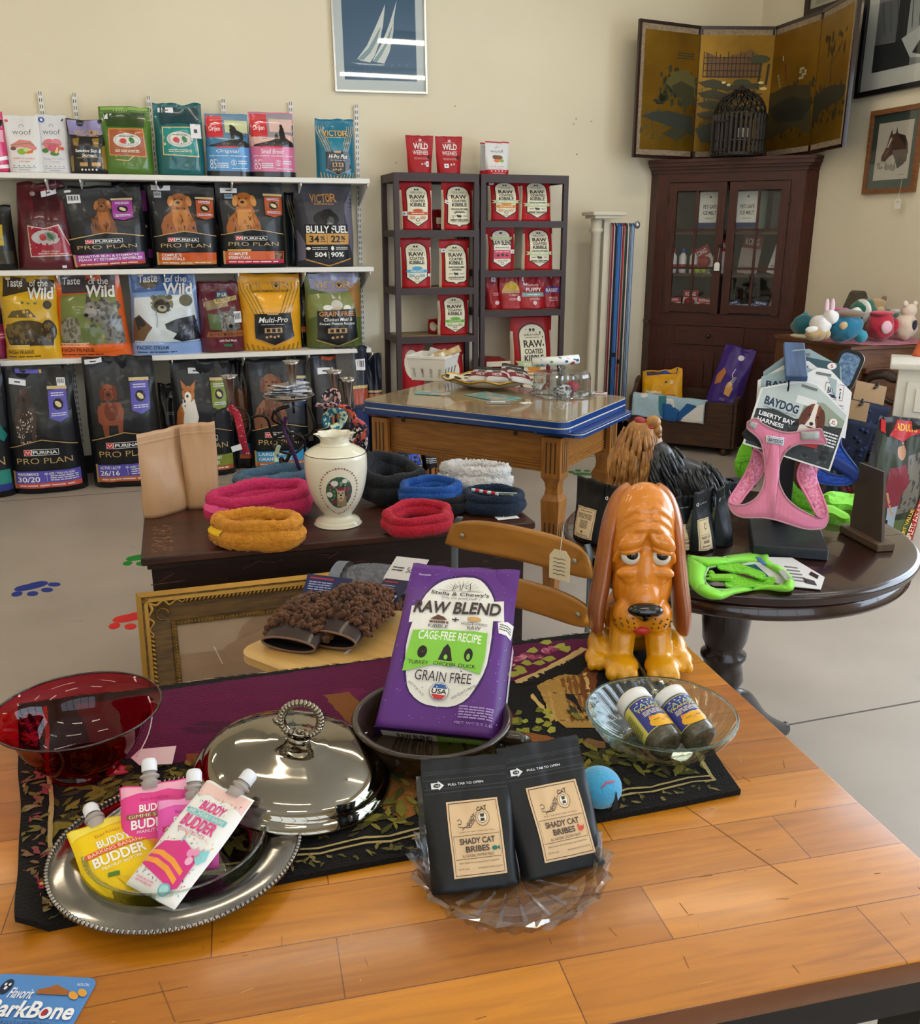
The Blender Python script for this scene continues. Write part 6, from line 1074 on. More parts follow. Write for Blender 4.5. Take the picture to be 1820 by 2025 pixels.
kn_w,kn_r=M('knit_white','#c9dcd8',.9),M('knit_red','#c02030',.9)
p=on_c(982,968,.062);t=thing('knit_tree_patch','','',p,CA);bpy.data.objects.remove(t)
hat=[o for o in bpy.data.objects if o.get('label','').startswith('navy knit')][0]
mb=MB();X=Matrix.Translation((.05,-.035,.072))@Matrix.Rotation(-.6,4,'X');mb.prism([(-.035,-.02),(.035,-.02),(.01,.0),(.022,.0),(0,.03),(-.022,.0),(-.01,.0)],-.001,.001,kn_w,'z',X=X);mb.build('white_tree',hat)
mb=MB()
for i in range(7):mb.tube([(-.07+.014*i,-.01-.006*i,.077),(-.06+.014*i,-.014-.006*i,.077)],.006,kn_r if i%2 else kn_w,8)
mb.build('candy_cane',hat)
t=thing('price_tag','white price tag hanging from the navy knit neck warmer over the chest edge','price tag',on_c(1003,1024,.002),CA);MB().box((0,0,.001),(.075,.036,.0014),tg).build('tag_card',t);MB().tube(bez([(-.01,0,.001),(-.02,.04,.03),(-.03,.08,.05)],6),.0009,st_m,5).build('cord',t)
# ---- vase
vz=at(664,1046,z=CZ);vc=Vector((vz.x,vz.y+.062,CZ+.0005));ivory=M('vase_ivory','#e6dfc8',.14,coat=.6);vs_=thing('ruffled_vase','ivory china vase with ruffled rim and terrier portrait medallion','vase',vc,0)
k_=.098
pf=[(0,.0),(.072,.0),(.074,.006),(.068,.016),(.05,.024),(.046,.034),(.058,.05),(.078,.085),(.092,.13),(.099,.175),(.1,.21),(.098,.232),(.09,.242),(.066,.256),(.05,.264),(.046,.272),(.05,.285),(.062,.297)]
def vrf(a,i):return 1+(.06*math.sin(a*8)if i==17 else(.03*math.sin(a*8)if i==16 else 0))
mb=MB();pv=[tuple(p)for p in bez([(r,z,0)for r,z in pf],4)];n_=len(pv)
def rf2(a,i):q=i/(n_-1);return 1+.09*math.sin(a*8)*hill(q,.93,1.0)
mb.lathe([(p[0],p[1])for p in pv],ivory,80,rf=rf2);mb.lathe([(p[0]-.004,p[1])for p in pv[-26:]],ivory,80,rf=lambda a,i:1+.09*math.sin(a*8)*hill((n_-26+i)/(n_-1),.93,1.0));mb.build('body',vs_,fix=False)
def vrad(z):
 for i in range(len(pv)-1):
  if pv[i][1]<=z<=pv[i+1][1]and pv[i+1][1]>pv[i][1]:f=(z-pv[i][1])/(pv[i+1][1]-pv[i][1]);return pv[i][0]*(1-f)+pv[i+1][0]*f
 return .05
def on_vase(x,z,o=.0006):
 r=vrad(z)+o;a=-PI/2+.22+x/.1;return Vector((r*math.cos(a),r*math.sin(a),z))
mb=MB();dog=[('E','#3f5f4a',.5,.5,.5,.5),('K','#7d9a78',dots(40,.15,.15,.85,.85,.05,2)),('K','#27452f',dots(30,.15,.15,.85,.85,.05,6)),('K','#e2dcd6',[(.34,.2,.13,.09),(.14,.55,.12,.09),(.7,.14,.1,.07)]),('K','#8c3a58',[(.82,.4,.1,.07),(.22,.3,.08,.05),(.3,.78,.1,.07),(.86,.62,.08,.06)]),('P','#a38a6c',[(.4,.95),(.42,.5),(.36,.32),(.46,.38),(.62,.38),(.72,.3),(.7,.5),(.84,.96)]),('P','#cdb598',[(.44,.44),(.66,.44),(.7,.6),(.64,.76),(.5,.76),(.42,.6)]),('E','#8c2c48',.56,.37,.13,.05),('E','#1a1412',.56,.57,.04,.03),('E','#1a1412',.48,.5,.025,.02),('E','#1a1412',.62,.5,.025,.02),('E','#5a4230',.56,.68,.06,.02)]
for i,(c,v0,f0_)in enumerate(art_shapes(dog,.092,.108)):
 v0,f0_=cut_to_grid(v0,f0_,[.01*k for k in range(10)],[.01*k for k in range(11)]);mb.add([on_vase(x-.046,y+.072,.0006+.0002*i)for x,y in v0],f0_,ink(c,'gloss'),True)
mb.build('portrait_medallion',vs_,fix=False);mb=MB()
for i in range(44):
 th=2*PI*i/44;x,z=.066*math.cos(th),.128+.078*math.sin(th);c=('#b5607c','#9a7a3c','#6a6a4a')[i%3];e=.004 if i%3==0 else .0022
 mb.add([on_vase(x+e*math.cos(q)*(1.8 if i%3 else 1),z+e*math.sin(q),.0008)for q in[2*PI*j/6 for j in range(6)]],[tuple(range(6))],ink(c,'gloss'))
for i in range(60):
 th=2*PI*i/60;r=vrad(.262)+.0008;q=vrad(.018)+.0006
 for r_,z_ in((r,.2615),(q,.017)):
  mb.add([(r_*math.cos(th+.02*math.cos(w_)),r_*math.sin(th+.02*math.cos(w_)),z_+.0022*math.sin(w_))for w_ in[2*PI*j/5 for j in range(5)]],[tuple(range(5))],ink('#8a7a4a' if i%2 else '#6d4a58','gloss'))
mb.build('flower_garland',vs_,fix=False);MB().tube([(.0965*math.cos(2*PI*i/60),.0965*math.sin(2*PI*i/60),.236)for i in range(60)],.0012,M('gilt_dark','#5a4420',.3,metal=.8),5,closed=True).build('gold_line',vs_)
# ---- scrolled epergne behind
iron=M('bronze_dark','#3a3532',.35,metal=.8);silv=M('trumpet_silver','#9a958e',.22,metal=.95);eb=at(560,968,z=CZ);ep=thing('trumpet_epergne','scrolled dark metal centrepiece with silver trumpet vases and a dish','centrepiece',(eb.x,eb.y,CZ),CA)
def e_at(px,py):p=at(px,py,Y=eb.y);return Vector((p.x-eb.x,0,p.z-CZ))
Q=Matrix.Rotation(-CA,3,'Z')
def ev(px,py,y=0):p=e_at(px,py);return Q@Vector((p.x,y,p.z))
mb=MB();mb.tube(bez([ev(545,940),ev(570,905),ev(578,870),ev(556,830),ev(548,812),ev(572,803)],8),.007,iron,8)
for pts in([(575,880),(590,860),(600,880),(580,895),(545,890),(540,870),(570,855),(600,865),(602,900)],[(578,870),(600,870),(622,845),(612,800)],[(574,880),(540,868),(530,830),(515,820),(480,835)],[(576,870),(610,862),(655,850),(660,850)],[(575,860),(560,845),(540,830),(545,810)]):mb.tube(bez([ev(x,y,.02*math.sin(i*1.7))for i,(x,y)in enumerate(pts)],7),.005,iron,7)
for a in range(3):mb.tube(bez([(0,0,.12),(.05*math.cos(a*2.1+.5),.05*math.sin(a*2.1+.5),.05),(.12*math.cos(a*2.1+.5),.12*math.sin(a*2.1+.5),.012),(.15*math.cos(a*2.1+.5),.15*math.sin(a*2.1+.5),.006)],6),.006,iron,7)
mb.build('scrolled_stem',ep)
for px,yt,yb in((458,742,815),(580,713,790),(664,732,812),(690,747,830)):
 p0,p1=ev(px,yb),ev(px-3,yt);L=p1.z-p0.z;X=Matrix.Translation(p0);mb=MB();mb.lathe([(.006,-.01),(.008,L*.1),(.014,L*.5),(.022,L*.9),(.03,L),(.028,L*.99),(.02,L*.88),(.01,L*.5)],silv,28,X=X,rf=lambda a,i:1+(.12*math.sin(a*5)if i in(4,5)else 0));mb.tube([(0,0,-.01),(0,0,-.05)],.005,iron,6,X=X);mb.build('trumpet_vase',ep,fix=False)
dc=ev(572,796);MB().lathe([(.0,.0),(.03,.002),(.075,.016),(.092,.026),(.09,.029),(.07,.02),(0,.006)],silv,40,X=Matrix.Translation(dc)).build('dish',ep)
clr=thin_glass('cello','#d6d6da',1.0,1.6)
for k in range(4):
 w_=Matrix.Rotation(CA,3,'Z')@dc;q=Vector((eb.x,eb.y,CZ))+w_;t=thing('clear_packet',('lowest cellophane packet on the silver dish','second cellophane packet on the silver dish','third cellophane packet on the silver dish','topmost cellophane packet on the silver dish')[k],'packet',q+Vector((.01*(k%2),0,.032+.011*k)),CA+.4*k-.5,'cellophane packets on the dish')
 MB().box((0,0,0),(.16-.012*k,.07,.008),M('foil_silver','#aeb0b6',.22,metal=.85,bump=.4,bscale=60),.003).build('packet',t);MB().box((.03,0,.005),(.05,.05,.002),ink('#c9c8d4','gloss')).build('insert',t)
# bandanas, collars and leashes on the centrepiece
def w_ep(px,py,y=0):p=at(px,py,Y=eb.y+y);return p
ban=M('bandana_red','#a81c34',.8,col2='#c9b0b0',cscale=110,lo=.6,hi=.66)
def strap(name,label,pts,wd,m,cat,y=-.04,th=.002,group=None):
 mb=MB();P_=bez([w_ep(x,yy,y+.012*math.sin(i*2.1))for i,(x,yy)in enumerate(pts)],7);o0=P_[0].copy();mb.tube([p-o0 for p in P_],[(wd/2,th)]*len(P_),m,8,flat=(1,.1,.2));o=mb.build(name,None,o0);return tag(o,label,cat,group)
o=strap('bow_tie_collar','red bandana collar hanging from the left trumpet of the centrepiece',[(452,804),(468,820),(476,850),(482,880),(488,900)],.03,ban,'dog collar',group='collars on the centrepiece')
t=thing('price_tag','white tag at the foot of the red bandana collar','price tag',w_ep(468,886,-.06),CA);MB().box((0,0,0),(.036,.003,.02),tg,X=Matrix.Rotation(-.25,4,'Y')).build('tag_card',t)
ring_m=M('collar_black','#131316',.4)
strap('dog_collar','black collar looped round the left trumpet',[(420,838),(424,820),(440,809),(470,806),(490,820),(494,850),(484,872)],.007,ring_m,'dog collar',-.02,.003,'collars on the centrepiece')
pm=[M('pattern_%d'%k,c1,.8,col2=c2,cscale=70,lo=.48,hi=.53,detail=1)for k,(c1,c2)in enumerate((('#16202e','#d9a9a0'),('#1f6a8c','#c9d8b0'),('#1c1a30','#d2604a'),('#30121e','#c8a0a0'),('#101014','#d9c8c0'),('#2a2f4a','#c85a50')))]
for k,(pts,wd,lb)in enumerate(((((640,790),(655,775),(668,782),(660,800),(640,806)),.03,'dark patterned collar with pink flecks at the right trumpets'),(((648,845),(645,825),(665,812),(680,820),(672,840),(655,848)),.028,'blue and green leafy patterned collar, largest loop'),(((668,805),(690,810),(705,835),(712,862),(700,885)),.03,'orange and navy patterned collar hanging at the far right'),(((625,800),(640,802),(662,800),(672,790)),.022,'wine red patterned collar over the dish edge'),(((692,870),(708,850),(722,868),(715,900)),.026,'black and white patterned collar lowest on the right'),(((700,830),(716,840),(724,855),(712,870)),.026,'coral and navy patterned collar beside the table leg'))):strap('patterned_collar',lb,pts,wd,pm[k],'dog collar',-.03-.015*k,.004,'patterned collars on the centrepiece')
for k,(pts,wd,m,lb)in enumerate(((((566,824),(562,850),(575,880),(588,915),(594,930)),.014,M('purple_strap','#3a1440',.7),'dark purple strap hanging in the middle of the centrepiece'),(((552,880),(546,905),(552,930),(546,950)),.016,pm[1],'blue green patterned leash hanging below the centrepiece'),(((660,846),(655,870),(652,890)),.012,M('blue_strap','#20406a',.7),'dark blue strap hanging under the leafy collar'))):strap('hanging_leash',lb,pts,wd,m,'leash',-.03,.002,'straps hanging on the centrepiece')
# ================================================================= gold frame leaning on the chest
gf0,gf1=at(270,1175,v=2.6),at(735,1124,v=2.6);GW=(gf1-gf0).length;u0,v0,z0=UV(gf0);z0=(z0+gf1.z)/2
foot_v=2.37;GH=math.hypot(z0,2.6-foot_v);ga=math.atan2(gf1.y-gf0.y,gf1.x-gf0.x);GM=axis_mat(((gf0.x+gf1.x)/2,(gf0.y+gf1.y)/2,z0),(gf1-gf0),R(0,2.6-foot_v,z0));GM.translation=GM.translation-GM.to_3x3()@Vector((0,0,GH))
gilt=M('frame_gilt','#9a7430',.33,metal=.75,coat=.2);gilt_d=M('frame_gilt_dark','#4a3614',.4,metal=.5,col2='#7a5a22',cscale=40);cove=M('frame_cove','#6a4a16',.42,col2='#46300c',cscale=12,stretch=(1,1,8),coat=.1)
gfm=thing('gold_picture_frame','ornate gold picture frame leaning against the dark chest','picture frame');gfm.matrix_world=GM
def ring_bars(mb,e0,e1,y0,y1,m):
 w,h=GW,GH
 for c4 in(((e0,e0),(w-e0,e0),(w-e1,e1),(e1,e1)),((w-e0,e0),(w-e0,h-e0),(w-e1,h-e1),(w-e1,e1)),((w-e0,h-e0),(e0,h-e0),(e1,h-e1),(w-e1,h-e1)),((e0,h-e0),(e0,e0),(e1,e1),(e1,h-e1))):
  k=len(mb.v);P4=[(x-w/2,z)for x,z in c4];ys=(y0,y0,y1,y1)
  mb.add([(x,y,z)for(x,z),y in zip(P4,ys)]+[(x,0,z)for x,z in P4],[(0,1,2,3),(7,6,5,4),(0,4,5,1),(2,6,7,3),(1,5,6,2),(3,7,4,0)],m)
mb=MB();ring_bars(mb,0,.014,-.05,-.054,gilt);ring_bars(mb,.014,.02,-.046,-.046,gilt_d);ring_bars(mb,.02,.03,-.05,-.05,gilt);mb.build('outer_moulding',gfm,fix=False)
mb=MB();ring_bars(mb,.03,.088,-.04,-.018,cove);mb.build('wood_cove',gfm,fix=False);mb=MB();ring_bars(mb,.088,.102,-.022,-.018,gilt_d);mb.build('inner_moulding',gfm,fix=False)
mb=MB();e=.034
def rope(p,q,n):
 for i in range(n):
  a=Vector(p).lerp(Vector(q),(i+.5)/n);d=(Vector(q)-Vector(p)).normalized();s=Vector((-d.z,0,d.x));mb.tube([a-s*.006-d*.006+Vector((0,.002,0)),a+Vector((0,-.004,0)),a+s*.006+d*.006+Vector((0,.002,0))],.0036,gilt,6)
w,h=GW/2,GH;
for p_,q_,n_ in(((-w+e,-.044,e),(-w+e,-.044,h-.12),34),((-w+.13,-.044,h-e),(w-.13,-.044,h-e),36),((w-e,-.044,e),(w-e,-.044,h-.12),34)):
 mb=MB();rope(p_,q_,n_);mb.build('rope_moulding',gfm)
mb=MB()
for i in range(52):mb.ball((-w+.095+(2*w-.19)*i/51,-.022,h-.095),.0028,gilt,6,4)
for i in range(44):
 for s in(-1,1):mb.ball((s*(w-.095),-.022,.095+(h-.19)*i/43),.0028,gilt,6,4)
mb.build('bead_row',gfm)
for s in(-1,1):
 mb=MB();c=Vector((s*(w-.032),-.046,h-.032))
 for k in range(5):a=PI*.75+(k-2)*.3 if s<0 else PI*.25+(k-2)*.3;mb.tube([c,c+Vector((math.cos(a),-.1,math.sin(a)))*.02],[.003,.005],gilt_d,6)
 for dx,dz in((1,0),(0,1)):
  pts=[(0,0),(.02,-.008),(.04,.004),(.055,-.01),(.075,.002),(.09,-.006),(.1,.004)];mb.tube([c+Vector((-s*(x if dx else-y),0,-(x if dz else-y)*1.0))for x,y in[(p.x,p.y)for p in bez([(x,y,0)for x,y in pts],5)]],[.006-.004*i/30 for i in range(31)],gilt,7)
 mb.tube(arc((c.x-s*.035,c.y,c.z-.035),.016,0,5.2,14),.0035,gilt_d,6);mb.build('corner_scroll',gfm)
mb=MB();iw,ih=GW-.204,GH-.204;X=Matrix.Translation((0,-.012,.102));mb.box((0,.002,ih/2),(iw,.004,ih),M('picture_tan','#b08a6c',.6,col2='#a37c5e',cscale=6),X=X)
flat_art(mb,[('P','#c9b79c',[(.38,.62),(.5,.5),(.62,.55),(.7,.75),(.66,1),(.3,1)]),('P','#ddd0b8',[(.4,.66),(.5,.56),(.55,.7),(.46,.95),(.36,.98)]),('P','#8f8c80',[(.6,.7),(.78,.74),(.9,1),(.6,1)]),('L','#e6c8b0',[(.2,.2),(.24,.34)],.006)],iw,ih,X,'matte');mb.build('print',gfm);MB().box((0,-.0155,.102+ih/2),(iw,.001,ih),pane_m).build('glass_pane',gfm)
# ================================================================= school chair
ply_m=M('maple_ply','#b57c30',.35,coat=.3,col2='#a06a24',cscale=5,stretch=(1,6,6),detail=6);grey_st=M('grey_steel','#5c6468',.4,metal=.3);riv=M('rivet','#a9a294',.3,metal=.8)
tl_,tr_=at(903,1024,z=.775),at(1153,1078,z=.775);cd=(tr_-tl_).normalized();sang=math.atan2(cd.y,cd.x);SWd=(tr_-tl_).length+.02
sm_=(tl_+tr_)/2;chair=thing('school_chair','old school chair with orange brown plywood back slats on grey steel frame','chair',(sm_.x,sm_.y,0),sang)
def slat(z0,z1,w0,w1):
 def f(a,b,y):x=(a-.5)*(w0*(1-b)+w1*b);r=.03*(1-(2*a-1)**2);top=z1-.018*abs(2*a-1)**5*b;return Vector((x,y+r,z0+(top-z0)*b+(.012*abs(2*a-1)**6)*(1-b)))
 mb=MB();mb.grid(lambda a,b:f(a,b,-.006),24,8,ply_m);mb.grid(lambda a,b:f(1-a,b,.006),24,8,ply_m)
 for b in(0,1):mb.grid(lambda a,c:f(a if b else 1-a,b,-.006+.012*c),24,1,ply_m)
 for a in(0,1):mb.grid(lambda b,c:f(a,b if not a else 1-b,-.006+.012*c),8,1,ply_m)
 o=mb.build('back_slat',chair);
 for s in(-1,1):
  for z in((z0+.022,z1-.03)if z1-z0>.09 else((z0+z1)/2,)):MB().ball((s*(w1/2-.03),-.005+.0015,z),(.0075,.004,.0075),riv,10,6).build('rivet',o)
slat(.685,.775,SWd+.05,SWd+.0);slat(.552,.632,SWd+.02,SWd+.03)
for s in(-1,1):
 x=s*(SWd/2+.004);MB().tube(bez([(x*.94,.02,.772),(x*1.0,.014,.73),(x*1.01,.012,.55),(x*1.0,.0,.42),(x*1.0,.05,.0)],6),[(.004,.015)]*25,grey_st,8,flat=(1,0,0)).build('back_leg',chair)
 MB().tube([(x*.95,0,.425),(x*.92,-.34,.425),(x*1.0,-.38,0)],.011,grey_st,8).build('front_leg',chair)
MB().box((0,-.2,.437),(SWd*.92,.36,.016),ply_m,.006).build('seat',chair)
price_tag('handwritten tan price tag hanging on the school chair back',at(1108,1088,Y=tr_.y-.06),sang,.056,.075,[(.004,0,.03),(.002,.01,.06)],lines=5,col='#ddd0b0',ink_c='#4a4438')
# school desk whose pale top shows below
dz_=.62;dk_c=at(478,1288,z=dz_);dn=Vector((-cd.y,cd.x,0));DW,DD=.56,.40;dm_=M('desk_maple','#cfa765',.35,coat=.25,col2='#c09552',cscale=5,stretch=(1,7,7),detail=5)
dc_=dk_c+cd*(DW/2-.012)+dn*(DD/2-.012);dsk=thing('school_desk','pale maple school desk top under the brown grooming mitts','desk',(dc_.x,dc_.y,0),sang)
MB().prism(rrect(DW,DD,.05),dz_-.018,dz_,dm_).build('top',dsk);MB().box((0,.0,dz_-.03),(.3,.22,.02),grey_st).build('bracket',dsk);MB().tube([(0,.05,dz_-.03),(0,.05,.03)],.022,grey_st,12).build('post',dsk)
for s in(-1,1):MB().tube([(0,.05,.03),(s*.2,.05,.014)],.014,grey_st,8).build('foot',dsk)
# grooming mitts
chen=M('chenille_brown','#6a4329',.95,sheen=.15,col2='#4c2f1c',cscale=30);cuff_m=M('cuff_brown','#2c1812',.45,coat=.15);cuff_in=M('cuff_lining','#171013',.8)
def mitt(label,popen,ptip,wd,seed,h=.05,zb=0.0):
 a,b=at(*popen,z=dz_+.02),at(*ptip,z=dz_+.02);L=(b-a).length;yaw=math.atan2(b.y-a.y,b.x-a.x);t=thing('grooming_mitt',label,'grooming mitt',(a.x,a.y,dz_+zb),yaw,'grooming mitts on the desk')
 def sf(u,v_,k=1.0): # u along, v round
  x=L*u;e=(1-max(0,(u-.72)/.28)**2)**.5 if u<.999 else .02;th=2*PI*v_;hh=h*(.55+.75*math.sin(PI*min(1,u*.9+.05)));return Vector((x,wd/2*e*math.cos(th)*k,hh*.5+.003+hh*.5*e*math.sin(th)*k))
 mb=MB();mb.grid(lambda u,v_:sf(.13+.865*u,v_),24,26,chen,cu=False);rr=random.Random(seed);body=mb;n=0
 for _ in range(620):
  u,v_=rr.uniform(.12,.97),rr.uniform(-.04,.54);p=sf(u,v_);nrm=(p-sf(u,v_,.8)).normalized();d=(nrm+Vector((rr.uniform(-.5,.5),rr.uniform(-.5,.5),rr.uniform(-.2,.4)))).normalized();l=rr.uniform(.012,.02)
  body.tube([p,p+d*l*.5,p+d*l*.9,p+d*l],[.004,.0052,.0048,.0022],chen,6)
 body.build('chenille_palm',t);mb=MB();mb.grid(lambda u,v_:sf(-.02+.17*u,v_,1.0),6,28,cuff_m);mb.grid(lambda u,v_:sf(-.02+.16*u,v_,.93),6,28,cuff_in);mb.tube([sf(-.02,i/28,.97)for i in range(28)],.0028,M('cuff_piping','#7a5a48',.5),6,closed=True);mb.build('cuff',t,fix=False)
 MB().box((.008,-wd*.36,.004),(.03,.024,.002),M('care_tag','#c9c4bc',.6),X=Matrix.Rotation(.2,4,'X')).build('care_tag',t);return t
mitt('left brown chenille grooming mitt with its cuff open to the left',(572,1272),(668,1195),.135,1)
mitt('right brown chenille grooming mitt beside the purple bag',(652,1268),(752,1188),.14,2,h=.062,zb=.004)
gm_=M('mitt_grey','#6e6f76',.9,bump=.9,bscale=60,col2='#54555c',cscale=50);q=at(735,1165,z=dz_+.01);t=thing('grooming_mitt','grey grooming mitt with ribbed palm behind the brown mitts','grooming mitt',(q.x,q.y+.02,dz_+.002),sang+.5,'grooming mitts on the desk')
mb=MB();mb.grid(lambda u,v_:Vector(((u-.5)*.22,.09*math.cos(PI*v_)*(1-.9*abs(2*u-1)**4),.01+.05*math.sin(PI*v_)*(1-abs(2*u-1)**3)+.0022*math.sin(60*math.hypot(u-.5,.7*(v_-.5))*2))),60,30,gm_);mb.build('ribbed_palm',t);mb=MB();mb.grid(lambda u,v_:Vector((-.1+.03*u,.1*math.cos(PI*v_),.012+.05*math.sin(PI*v_))),4,16,M('mitt_fringe','#70737c',.95,bump=.8,bscale=90));mb.build('fringe',t,fix=False)
for k,(px,py,r,lb)in enumerate(((640,1178,.25,'navy hang card of the left brown mitt'),(752,1180,-.55,'navy hang card of the right brown mitt'),(788,1136,-.35,'white hang card of the grey mitt'))):
 mb=MB();w_,h_=.11,.075;c=('#1c2148','#1c2148','#dcd9dc')[k];mb.box((0,0,h_/2),(w_,.0015,h_),ink(c,'satin'));flat_art(mb,[('R','#a02a3c',.08,.1,.6,.16),('G','#8c90b8',.08,.24,.6,.6,4),('R','#e2e0e4',.34,.62,.9,.95),('G','#55555c',.4,.7,.84,.86,2)]if k<2 else[('G','#44444a',.1,.4,.45,.62,2),('T','#3a3a40','Soft',.55,.4,.85,.62)],w_,h_,Matrix.Translation((0,-.001,0)),'satin')
 o=mb.build('hang_card',None,at(px,py+14,z=dz_+.045+.012*(k==2)),Euler((-.95,r*.4,sang+r+.3)));tag(o,lb,'hang card','hang cards of the mitts')
# ================================================================= round table
rt_m=M('round_mahogany','#33150d',.22,coat=.5,col2='#1f0c08',cscale=4,stretch=(1,7,7),detail=6);rt_d=M('round_mahogany_dark','#1d0d0b',.32,coat=.4)
RC=Vector((.732,2.336,0));RR=.452;RZ_=.74
rt=thing('round_table','dark mahogany round pedestal table with moulded edge','table',RC,PHI)
mb=MB();mb.lathe([(0,RZ_),(RR-.012,RZ_),(RR-.004,RZ_-.003),(RR,RZ_-.008),(RR+.001,RZ_-.014),(RR-.006,RZ_-.02),(RR-.004,RZ_-.026),(RR-.012,RZ_-.032),(RR-.03,RZ_-.036),(0,RZ_-.036)],rt_m,128)
for y in(-.15,.15):mb.box((0,y,RZ_),(RR*1.85,.0015,.0006),rt_d)
mb.build('top',rt,fix=False)
MB().lathe([(RR-.03,RZ_-.036),(RR-.018,RZ_-.042),(RR-.022,RZ_-.056),(RR-.016,RZ_-.062),(RR-.022,RZ_-.072),(RR-.05,RZ_-.078),(0,RZ_-.08)],rt_m,96).build('apron',rt,fix=False)
MB().lathe([(.06,RZ_-.08),(.062,RZ_-.12),(.05,RZ_-.13),(.062,RZ_-.145),(.052,RZ_-.16),(.06,RZ_-.19),(.066,RZ_-.25),(.06,RZ_-.31),(.047,RZ_-.34),(.062,RZ_-.352),(.062,RZ_-.362),(.05,RZ_-.38),(.056,RZ_-.4),(.06,RZ_-.43),(.045,RZ_-.46),(.058,RZ_-.475),(.05,RZ_-.5),(.05,.12),(0,.1)],rt_d,40).build('pedestal',rt,fix=False)
for k in range(4):
 a=k*PI/2+.35;c,s=math.cos(a),math.sin(a);P_=bez([(.03*c,.03*s,.23),(.12*c,.12*s,.2),(.22*c,.22*s,.1),(.33*c,.33*s,.03),(.36*c,.36*s,.025)],7);MB().tube(P_,[(.016,.034-.012*i/28)for i in range(29)],rt_d,10,flat=(-s,c,0)).build('foot',rt)
def on_r(px,py,dz=0.0):return at(px,py,z=RZ_+.0006+dz)
# ---- terrier statue
tan=M('statue_tan','#b8803f',.4,coat=.2,col2='#8a5a2a',cscale=30);blk_f=M('statue_black','#1c1d20',.35,coat=.3,col2='#34363a',cscale=40,stretch=(1,1,1));bow_m=M('statue_bow','#a01f30',.4,coat=.3)
yb=on_r(1262,1002);yk=thing('terrier_statue','long haired terrier statue with tan head and grey black body facing away','statue',(yb.x,yb.y+.02,RZ_+.0006),-.35)
def strands(mb,c,r,n,m,seed,a0,a1,z0,z1,ln=.07,w=.006,flow=(0,0,-1)):
 q=random.Random(seed)
 for _ in range(n):
  a,z=q.uniform(a0,a1),q.uniform(z0,z1);s=math.sqrt(max(.02,1-((z-c[2])/r[2])**2));p=Vector((c[0]+r[0]*s*math.cos(a),c[1]+r[1]*s*math.sin(a),z));nrm=Vector((math.cos(a),math.sin(a),.2));f=Vector(flow);pts=[p,p+f*ln*.35+nrm*.006,p+f*ln*.7+nrm*.006+Vector((q.uniform(-.006,.006),q.uniform(-.006,.006),0)),p+f*ln+nrm*.001+Vector((q.uniform(-.01,.01),q.uniform(-.01,.01),0))]
  if pts[-1].z<.004:continue
  mb.tube(pts,[w*.6,w,w*.9,w*.2],m,6)
mb=MB();mb.ball((-.01,.0,.1),(.062,.055,.1),tan,20,14);mb.ball((0,0,.205),(.048,.045,.05),tan,20,12);mb.ball((-.035,.0,.17),(.035,.04,.05),tan,16,10);mb.ball((.03,.01,.175),(.034,.04,.05),tan,16,10)
strands(mb,(-.005,0,.13),(.066,.06,.13),270,tan,5,0,2*PI,.06,.235,.075,.0065);mb.build('hair',yk,fix=False)
mb=MB();mb.ball((.12,.01,.075),(.13,.06,.075),blk_f,24,14,rot=(0,.22,0));mb.ball((.05,.0,.11),(.06,.056,.085),blk_f,18,12);strands(mb,(.12,.01,.08),(.12,.062,.075),150,blk_f,8,0,2*PI,.06,.14,.06,.005,(.35,-.1,-1));strands(mb,(.06,0,.13),(.06,.058,.07),60,blk_f,9,-2,1,.1,.18,.07,.005,(.5,0,-1));mb.build('body',yk,fix=False)
mb=MB();mb.ball((.0,-.01,.25),(.02,.014,.012),bow_m,12,8,rot=(0,.4,0));mb.ball((.026,-.012,.236),(.014,.014,.008),bow_m,12,8);mb.build('bow',yk);mb=MB();mb.ball((.034,-.005,.25),(.022,.02,.018),tan,14,10);mb.ball((.046,0,.225),(.014,.016,.02),tan,12,8);mb.ball((.05,0,.212),(.01,.012,.012),tan,12,8);mb.build('top_knot',yk)
